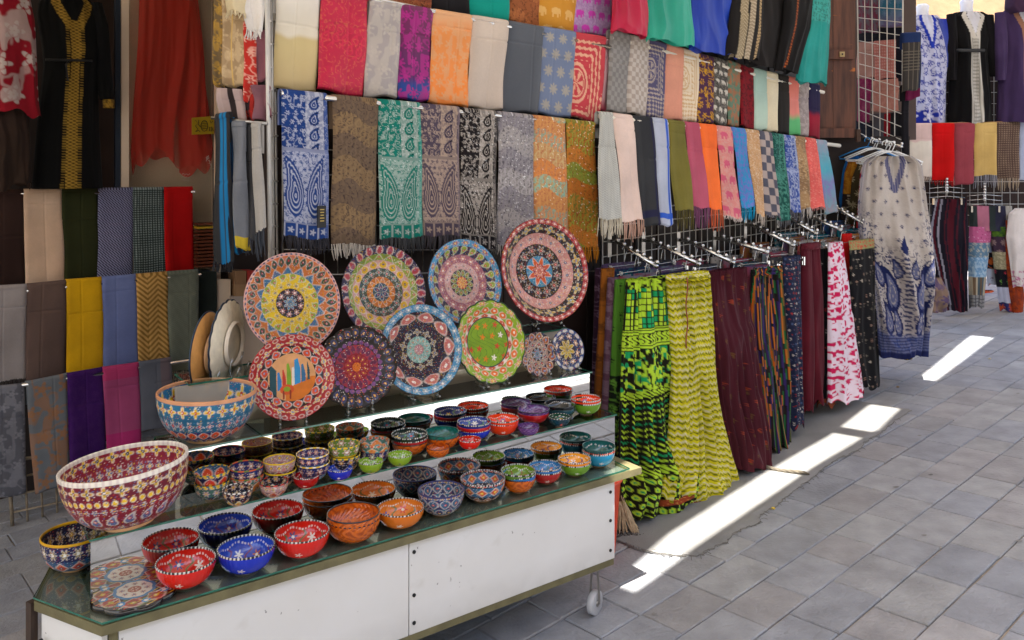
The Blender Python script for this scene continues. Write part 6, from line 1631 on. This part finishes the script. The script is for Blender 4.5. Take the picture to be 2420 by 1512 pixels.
cloth("scarf", "dark scarf behind the gap of the wire panel", "scarf", GP, (2024, 2130, 60, 60), (2024, 2130, 190, 190), mpo(-.12), mpo(-.12), P_plain('#1a1c28'), back=0)
for (t, b, lab, pat, o_) in [((2134, 2178, 76, 74), (2136, 2173, 216, 212), "dark grey scarf with a thin beige grid, on the outer side of the panel", P_stack((.16, P_plain('#1c2c54')), (1, P_grid('#34302e', '#6c6458', .035))), 5.75),
                     ((2140, 2178, 120, 118), (2144, 2176, 236, 232), "magenta and navy scarf tucked under the dark grid scarf", P_stack((.8, P_plain('#1c2440')), (1, P_plain('#5c1438'))), 5.82),
                     ((2134, 2150, 200, 200), (2134, 2148, 366, 366), "long black cloth beside the wire panel post", P_plain('#17161b'), 5.86)]:
    cloth("scarf", lab, "scarf", GP, t, b, PF(o_), PF(o_), pat, fold=.004, back=.1)
# rail with kaftans on plastic hangers
K0, K1 = on(2036, 328, PF(6.2)), on(2131, 346, PF(5.7))
ka = empty("peg_rail", K0, "chrome arm sticking out of the wire panel, holding the kaftans", "hanging arm")
mb = MB(); mb.tube([K0, K1], .010, 10); mb.done("bar", CHROME, ka, True)
for q in np.linspace(.1, 1, 6): mb = MB(); P = K0*(1-q)+K1*q; mb.ball(P+[0, 0, .02], .011, 8); mb.done("knob", CHROME, ka, True)
def changer(x, y, Y, lab, mat, w=.19, yaw=0.0):
    P = on(x, y, PF(Y)); h = empty("hanger", P, lab, "hanger", "plastic hangers on the kaftan arm")
    u = np.array([cos(yaw), sin(yaw), 0])
    mb = MB(); mb.tube([P+u*.02*sin(a)+[0, 0, .022*cos(a)] for a in np.linspace(-2.0, 1.5, 10)]+[P+[0, 0, -.045]], .0035, 6); mb.done("hook", mat, h, True)
    mb = MB(); mb.tube([P+[0, 0, -.045], P+u*.05+[0, 0, -.055], P+u*w+[0, 0, -.12], P+u*w*.97+[0, 0, -.135], P-u*w*.97+[0, 0, -.135], P-u*w+[0, 0, -.12], P-u*.05+[0, 0, -.055], P+[0, 0, -.045]], .0055, 6); mb.done("frame", mat, h, True)
for i, (x, y, Y, m, l) in enumerate([(2050, 332, 6.12, BLUEP, "blue plastic hanger, leftmost on the kaftan arm"), (2064, 334, 6.03, WHITEP, "white plastic hanger next to the blue one"), (2069, 336, 5.97, WHITEP, "white plastic hanger, third on the kaftan arm"),
                               (2092, 340, 5.85, WHITEP, "white plastic hanger in the middle of the kaftan arm"), (2100, 341, 5.79, WHITEP, "white plastic hanger behind the cream kaftan's"), (2108, 342, 5.70, WHITEP, "frontmost white plastic hanger carrying the cream kaftan")]):
    changer(x, y, Y, l, m, .2, -.15)
GK = "kaftans on the chrome arm"
def kaf(lab, rows, Y, pat, seed, pl=6, amp=.02, depth=(.02, .05, .07)): 
    o = tubecloth("kaftan", rows, PF(Y), depth, pat, pl, amp, seed=seed, hemw=.012); return tag(o, lab, "kaftan", GK)
kaf("blue kaftan at the back left of the kaftan arm", [(368, 2003, 2040), (400, 1992, 2050), (470, 1984, 2050), (500, 1988, 2040)], 6.12, P_plain('#0c4c8c', '#1c5c9c'), 3)
kaf("mustard kaftan with a dark patterned hem", [(378, 2006, 2060), (410, 1996, 2065), (520, 1988, 2060), (556, 2002, 2050)], 6.06, P_stack((.45, P_damask('#8c5410', '#a87420', .06, 41)), (1, P_vine('#241a18', '#a89c84', .05, 4))), 5)
kaf("olive brown kaftan with pale sunflowers", [(384, 2028, 2080), (420, 2014, 2080), (520, 2006, 2080), (566, 2020, 2070)], 5.99, P_sprig('#3c3420', ['#a89c7c', '#8c8468', '#5c5434'], .09, 8, .6, 9, .95), 7)
kaf("red and white patterned kaftan showing its sleeve and hem", [(374, 2050, 2110), (400, 2034, 2150), (490, 2026, 2160), (560, 2022, 2170), (700, 2060, 2185), (832, 2080, 2184)], 5.86, P_stack((.30, P_damask('#a81c38', '#c8b8b4', .04, 42)), (1, P_plain('#b0141c'))), 9)
kaf("black and yellow kaftan hem just behind the cream kaftan", [(600, 2070, 2180), (760, 2070, 2184), (838, 2072, 2186)], 5.80, P_vine('#141420', '#a88c28', .05, 6), 10)
kaf("cream kaftan with navy paisleys, flowers and a V neck", [(369, 2070, 2148), (374, 2050, 2166), (384, 2040, 2178), (420, 2034, 2184), (480, 2028, 2192), (560, 2030, 2204), (640, 2050, 2209), (680, 2062, 2204), (740, 2068, 2194), (800, 2070, 2186), (836, 2072, 2184)], 5.68, P_kaftan(), 12, 7, .055, (.03, .07, .10))

# ---------------------------------------------------------------- the second stall across the end of the lane
YF = 7.9
quad("stall_backing", [on(2140, 72, PF(8.6)), on(2560, 72, PF(8.6)), on(2560, 640, PF(8.6)), on(2140, 640, PF(8.6))], plain("dark_brown_board", '#2c1a14', .8), "dark brown board behind the dresses of the far stall", "wall", thick=.05)
grid("wire_grid", on(2140, 60, PF(8.52)), on(2520, 60, PF(8.52)), on(2140, 640, PF(8.52)), on(2520, 640, PF(8.52)), 20, 22, .003, WIRE, "white wire grid covering the back of the far stall")
bar("scarf_rail", on(2145, 294, PF(8.2)), on(2460, 288, PF(8.2)), .012, plain("bamboo_rail", '#a87c50', .6), "thin wooden rail of the far stall")
GFS = "scarves on the far stall's rail"
for (t, b, lab, pat, fr) in [
    ((2153, 2204, 291, 290), (2153, 2204, 416, 416), "cream and pale pink scarf, first on the far stall", P_ombre((0, '#d0b4b0'), (.33, '#ceb2ae'), (.36, '#d4ccc0'), (1, '#d0c4b8')), (12, '#c8b8ac')),
    ((2205, 2257, 290, 290), (2206, 2254, 426, 426), "bright red fringed scarf on the far stall", P_plain('#c80c10', '#b80c0c'), (12, '#b01010')),
    ((2257, 2305, 290, 289), (2257, 2303, 436, 436), "dusty red scarf without fringe on the far stall", P_plain('#94404a', '#8a3a44'), None),
    ((2305, 2357, 289, 288), (2305, 2355, 414, 414), "yellow scarf with grey fringe on the far stall", P_plain('#c8a868', '#bc9c5c'), (28, '#9a9aa4')),
    ((2358, 2411, 288, 287), (2359, 2408, 421, 421), "brown scarf with a beige lattice on the far stall", P_lattice('#4c3a34', '#84705f', .045), (28, '#b8a48c')),
    ((2412, 2470, 287, 286), (2412, 2470, 424, 424), "pale blue scarf cut off at the right edge of the far stall", P_plain('#a8b0c4', '#9ca4bc'), None)]:
    cloth("scarf", lab, "scarf", GFS, t, b, PF(8.17), PF(8.17), pat, fringe=fr, fold=.008)
def mannequin(lab, neck, rows, pat, sleeves, spat, Y=8.3, belt=None, amp=.02, pl=7):
    pl_ = PF(Y); m = empty("dressed_mannequin", on(neck[0], rows[-1][0], pl_), lab, "mannequin", "mannequins of the far stall")
    c = on(neck[0], neck[1]+30, pl_)
    mb = MB(); mb.tube([c+[0, 0, -.2], c+[0, 0, -.06], c+[0, 0, .03], c+[0, 0, .09], c+[0, 0, .15], c+[0, 0, .17]], [.06, .07, .06, .056, .062, .04], 20); mb.done("body", SKINM, m, True)
    tubecloth("dress", rows, pl_, [.08, .13, .13, .14], pat, pl, amp, m, None, 3, hemw=.01)
    for i, s in enumerate(sleeves): tubecloth("sleeve", s, PF(Y-.04), .05, spat, 4, .014, m, None, 5+i)
    if belt:
        mb = MB(); mb.tube([on(x, belt[2], PF(Y-.16)) for x in np.linspace(belt[0], belt[1], 8)], .018, 6); mb.done("belt", BLACKM, m, True)
    return m
def P_band3(ground, mid, trim, w=.12):
    g_, a, b = H(ground), H(mid), H(trim)
    def f(u, v, W, L):
        x = np.abs(u/W-.5); out = g_+0*u[..., None]
        out = np.where((x < w)[..., None], mixc(a, b, ss(.3, .6, np.abs(np.sin(v*90)*np.sin((u/W)*70)))), out)
        vv = (np.abs(x-(.26-.9*v/L)) < .05) & (v/L < .25)
        out = np.where(((np.abs(x-w) < .02) | vv)[..., None], b*1.2, out); return np.where(((x < .2-.9*v/L) & (v/L < .2))[..., None], H('#c8c8d0'), out)
    return f
def P_bw():
    f1 = P_vine('#b8bcd8', '#1c2c94', .07, 2); f2 = P_damask('#1c2c94', '#c8c8dc', .16, 3)
    def f(u, v, W, L):
        out = np.where((v/L < .68)[..., None], f1(u, v, W, L), f2(u, v, W, L))
        x = np.abs(u/W-.5); vv = (np.abs(x-(.22-.9*v/L)) < .035) & (v/L < .24)
        return np.where(vv[..., None], H('#1c34a8'), np.where(((x < .19-.9*v/L) & (v/L < .2))[..., None], H('#c4c8e0'), out))
    return f
mannequin("mannequin in a blue and white kaftan with blue edged sleeves", (2180, 20), [(38, 2150, 2212), (48, 2140, 2226), (80, 2140, 2238), (130, 2142, 2240), (200, 2146, 2232), (292, 2148, 2228), (368, 2150, 2222)], P_bw(), [[(46, 2214, 2236), (90, 2222, 2254), (116, 2224, 2258), (160, 2226, 2240)]], P_plain('#2c3ca8', '#5060b8'), 8.35)
mannequin("mannequin in a black abaya with a broad silver front panel", (2284, 8), [(30, 2256, 2320), (38, 2240, 2342), (90, 2246, 2336), (118, 2252, 2328), (180, 2246, 2334), (290, 2240, 2342)], P_band3('#0c0b0d', '#8c8a84', '#b8b4ac'), [[(34, 2238, 2258), (120, 2236, 2262), (190, 2238, 2258)], [(36, 2324, 2346), (110, 2330, 2354), (155, 2334, 2356), (180, 2336, 2356)]], P_plain('#0c0b0d', '#141216'), 8.32, (2262, 2326, 119))
mannequin("mannequin in a purple gown and headscarf at the right edge", (2412, 0), [(24, 2376, 2450), (34, 2358, 2470), (100, 2364, 2470), (290, 2356, 2480)], P_band3('#3c2c50', '#5c4048', '#8c6450'), [[(30, 2352, 2376), (120, 2352, 2380), (190, 2354, 2374)]], P_plain('#3c2c50', '#443458'), 8.25)
o = tubecloth("headscarf", [(-40, 2388, 2430), (0, 2380, 2440), (20, 2378, 2446), (34, 2386, 2440)], PF(8.2), [.1, .14, .14], P_plain('#4c3450', '#3c2840'), 5, .02, seed=4); tag(o, "purple headscarf wrapped around the rightmost mannequin's neck", "headscarf")
# clothes under the far rail
def farg(nm, lab, rows, Y, pat, pl=7, amp=.014, cat="trousers", seed=1, legs=None, depth=.05):
    if not legs: return tag(tubecloth(nm, rows, PF(Y), depth, pat, pl, amp, None, None, seed, hemw=.01), lab, cat, "clothes hanging under the far stall's rail")
    r = empty(nm, on((rows[-1][1]+rows[-1][2])/2, rows[-1][0], PF(Y)), lab, cat, "clothes hanging under the far stall's rail")
    tubecloth("waist", rows, PF(Y), depth, pat, pl, amp, r, None, seed)
    for i, l in enumerate(legs): tubecloth("leg", l[0], PF(Y-.01*i), depth, l[1], 4, amp, r, None, seed+i, hemw=.01)
    return r
farg("trousers", "wide navy trousers with white and red vertical stripes", [(470, 2203, 2286), (560, 2200, 2287), (660, 2206, 2285), (733, 2222, 2285)], 7.95, P_vstripe(['#17141f', '#17141f', '#8c8894', '#17141f', '#4c1420', '#17141f'], 24, 6, .03), 8, .02)
pw1 = P_stack((.2, P_sprig('#b85c88', ['#d0a8bc', '#7c2c50'], .03)), (.38, P_vine('#5c7c94', '#b8b4a4', .05)), (.62, P_damask('#6c94b8', '#a8c0d0', .04, 51)), (.85, P_vstripe(['#6c5844', '#b8ac94', '#4c5c64'], 8, 3)), (1, P_grid('#8c8c8c', '#34343c', .05)))
pw2 = P_stack((.12, P_damask('#4c6c20', '#2c4c28', .05, 52)), (.3, P_medal('#3c2c3c', '#8c7470', .1)), (.5, P_vine('#8c8468', '#b0a888', .03)), (.72, P_sprig('#14141c', ['#a82c3c', '#5c8c3c'], .08)), (.9, P_vstripe(['#a8acc0', '#b8bcd0'], 6)), (1, P_damask('#2c2c5c', '#b84c20', .09, 53)))
pw0 = P_vstripe(['#a84c7c', '#2c2c40', '#a8a49c', '#2c3434', '#a8687c'], 5, 2)
farg("trousers", "patchwork harem trousers in many colours on a clip hanger", [(486, 2290, 2392), (545, 2292, 2392)], 7.95, pw0, 8, .012, legs=[([(535, 2291, 2345), (650, 2289, 2330), (725, 2291, 2324)], pw1), ([(535, 2338, 2392), (650, 2352, 2396), (733, 2364, 2400)], pw2)])
farg("trousers", "orange, white and black patchwork trouser leg hanging further back", [(545, 2320, 2360), (600, 2325, 2372), (672, 2335, 2370)], 8.05, P_stack((.4, P_vstripe(['#9ca8bc', '#b0bccc'], 5)), (.7, P_damask('#14141c', '#c05c20', .1, 54)), (1, P_sprig('#b0b4c0', ['#b85c40', '#5c3c60'], .07))), 4, .01)
farg("blouse", "white blouse with pink embroidery at the right edge", [(492, 2400, 2440), (504, 2384, 2460), (560, 2378, 2470), (676, 2394, 2470)], 7.85, P_stack((.8, P_plain('#d8d0cc')), (1, P_vine('#d8d0cc', '#b84c84', .06))), 5, .015, "blouse")
farg("trousers", "rust orange patterned trousers under the white blouse", [(520, 2378, 2400), (600, 2374, 2405), (700, 2386, 2420), (752, 2394, 2412)], 7.9, P_damask('#a8441c', '#7c3424', .05, 55), 4, .012)
for x, y, lab in ((2238, 432, "bunch of hanger hooks above the striped navy trousers"), (2327, 450, "bunch of hanger hooks above the patchwork trousers")):
    a = empty("peg_rail", on(x, y, PF(8.1)), lab, "hanging arm", "short arms of the far stall")
    mb = MB(); P0, P1 = on(x, y-12, PF(8.2)), on(x, y+24, PF(7.9)); mb.tube([P0, P1], .009, 8); mb.done("bar", CHROME, a, True)
    for q in np.linspace(0, 1, 6): mb = MB(); P = P0*(1-q)+P1*q; mb.ball(P+[0, 0, .018], .014, 8); mb.done("knob", CHROME, a, True)
    w = .17
    mb = MB()
    for q in (.3, .6, .9): P = P0*(1-q)+P1*q; mb.tube([P+[-w, 0, -.06], P+[0, 0, -.045], P+[w, 0, -.06]], .003, 5); mb.tube([P, P+[0, 0, -.05]], .003, 5)
    mb.done("hanger_wires", CHROME, a, True)
    for s in (-.13, .13):
        mb = MB(); mb.box(P1+[s, -.01, -.08], (.018, .016, .06)); mb.done("clip", CHROME, a)
# bags on the ground at the far stall
def blob(nm, lab, x0, x1, y0, y1, Y, pat, cat, seed=1, d=.15):
    n = 9; rows = []
    for i in range(n):
        q = i/(n-1); w = math.sin(pi*(0.12+0.62*q))**.6; m = (x0+x1)/2; rows.append((y0+(y1-y0)*q, m-(x1-x0)/2*w, m+(x1-x0)/2*w))
    return tag(tubecloth(nm, rows, PF(Y), [d*.3, d*.8, d, d*.8], pat, 5, .03, seed=seed), lab, cat)
blob("bag", "bulging patterned cloth bag on the ground left of the striped trousers", 2180, 2234, 655, 734, 7.75, P_damask('#8c7464', '#5c4c6c', .12, 61), "bag", 2)
blob("bag", "bright orange plastic bag on the sunlit ground behind the far clothes", 2292, 2362, 686, 724, 9.0, P_plain('#d84c14', '#e86c30'), "bag", 3)

# ---------------------------------------------------------------- wing panel and the scarves hanging beside it
WA = V2(-.903, 3.05); WD = V2(-.0965, .995)
wl = (WA, WD)
grid("wire_grid", on(629, -60, wl), on(664, -60, wl), on(638, 640, wl), on(672, 640, wl), 2, 13, .0042, WIRE, "narrow white wire grid standing edge-on left of the shawls")
mb = MB(); P, Q_ = on(634, -60, wl), on(641, 700, wl); mb.tube([P, Q_], .006, 8); mb.tube([on(641, -60, wl), on(648, 700, wl)], .005, 8)
tag(mb.done("wire_post", WIRE, None, True), "double white wire post at the edge of the scarf wall", "post")
PH = (V2(-.95, 3.12), V2(-.985, .17))
def ph(o): return (PH[0]+o*V2(.17, .985)*-1, PH[1])
GH = "scarves hanging from hooks beside the wire grid"
for (t, b, lab, pat, fr, o_) in [
    ((500, 527, -70, -70), (502, 528, 205, 203), "olive brown scarf with gold scrolls, leftmost beside the wire grid", P_damask('#6c5a40', '#a8843c', .05, 71), None, .00),
    ((524, 580, -70, -70), (523, 580, 200, 207), "cream and grey scarf with gold embroidery beside the wire grid", P_stack((1, P_border(P_damask('#a08868', '#c0a884', .06, 72), '#c8a868', 0, .34, .42, 2, 3))), None, .02),
    ((520, 578, -70, -70), (528, 576, 24, 34), "cream fringed shawl bunched over the gold embroidered scarf", P_plain('#d8c8a4', '#cabb98'), (10, '#d8c8a4'), .07),
    ((560, 626, -70, -70), (577, 618, 66, 76), "white shawl with a ragged fringe beside the wire grid", P_plain('#e0dcd8', '#d4d0cc'), (20, '#e0dcd8'), .06),
    ((576, 602, 40, 40), (578, 600, 246, 250), "red scarf with white paisley lace under the white shawl", P_vine('#b83028', '#d8a090', .04, 73), None, .03),
    ((600, 628, 60, 60), (600, 626, 188, 192), "dusty pink scarf under the white shawl", P_plain('#94606a', '#8a5862'), None, .01),
    ((508, 566, 196, 200), (520, 578, 282, 288), "mauve grey scarf end with a black stripe", P_vstripe(['#a08c88', '#a89490', '#2c2424', '#a89490'], 4, 3), (4, '#8c7874'), .05),
    ((570, 606, 205, 205), (576, 600, 286, 290), "black and red crumpled scarf end beside the mauve one", P_damask('#2c1c20', '#a82820', .06, 74), (6, '#2c1c20'), .03),
    ((596, 630, 190, 190), (606, 634, 284, 278), "dusty mauve knotted scarf end against the wire grid", P_plain('#8c6068', '#7c545c'), None, .04)]:
    cloth("scarf", lab, "scarf", GH, t, b, ph(o_), ph(o_), pat, fringe=fr, fold=.014, back=0)
for (t, b, lab, pat, fr, o_) in [
    ((506, 534, 268, 262), (508, 546, 628, 618), "long charcoal scarf with a bright blue edge, hung in a thick fold", P_vstripe(['#2c2c2c', '#303030', '#242426', '#1c6c9c', '#2c2c2e'], 7, 5), (22, '#242428'), .10),
    ((532, 545, 276, 276), (546, 562, 600, 600), "narrow blue edged black scarf behind the charcoal one", P_vstripe(['#1c2c44', '#1478b0', '#20242c'], 4, 2), None, .07),
    ((543, 574, 284, 284), (556, 582, 590, 588), "long heather grey scarf beside the blue edged one", P_stack((.9, P_plain('#75787e', '#6a6d73')), (1, P_plain('#b8a030'))), None, .08),
    ((570, 594, 286, 286), (578, 602, 568, 564), "dark grey scarf with a thin crimson stripe", P_vstripe(['#3c3c3e', '#404042', '#6c2038', '#3c3c3e'], 6, 4), (34, '#3c3c42'), .05),
    ((592, 612, 288, 288), (600, 625, 556, 540), "pale grey wool scarf nearest the wire grid", P_plain('#a8a49e', '#9c9892'), (60, '#3c4048'), .09)]:
    cloth("scarf", lab, "scarf", "long wool scarves hanging beside the wire grid", t, b, ph(o_), ph(o_), pat, fringe=fr, fold=.008, back=.1, roll=.014)
bar("hook_rail", on(500, 278, ph(.06)), on(632, 292, ph(.06)), .006, STEEL, "steel hook rail holding the long wool scarves")
# small odds and ends in the recess
o = quad("poster", [on(590, 640, PL(-.05)), on(640, 640, PL(-.05)), on(640, 690, PL(-.05)), on(590, 690, PL(-.05))], plain("maroon_poster", '#5c1c20', .6), "maroon poster with a white chevron in the recess", "poster", thick=.01)
mb = MB(); mb.tube([on(606, 672, PL(-.035)), on(616, 660, PL(-.035)), on(626, 672, PL(-.035))], .006, 4); mb.tube([on(606, 682, PL(-.035)), on(616, 670, PL(-.035)), on(626, 682, PL(-.035))], .006, 4); mb.done("chevron", WHITEP, o)
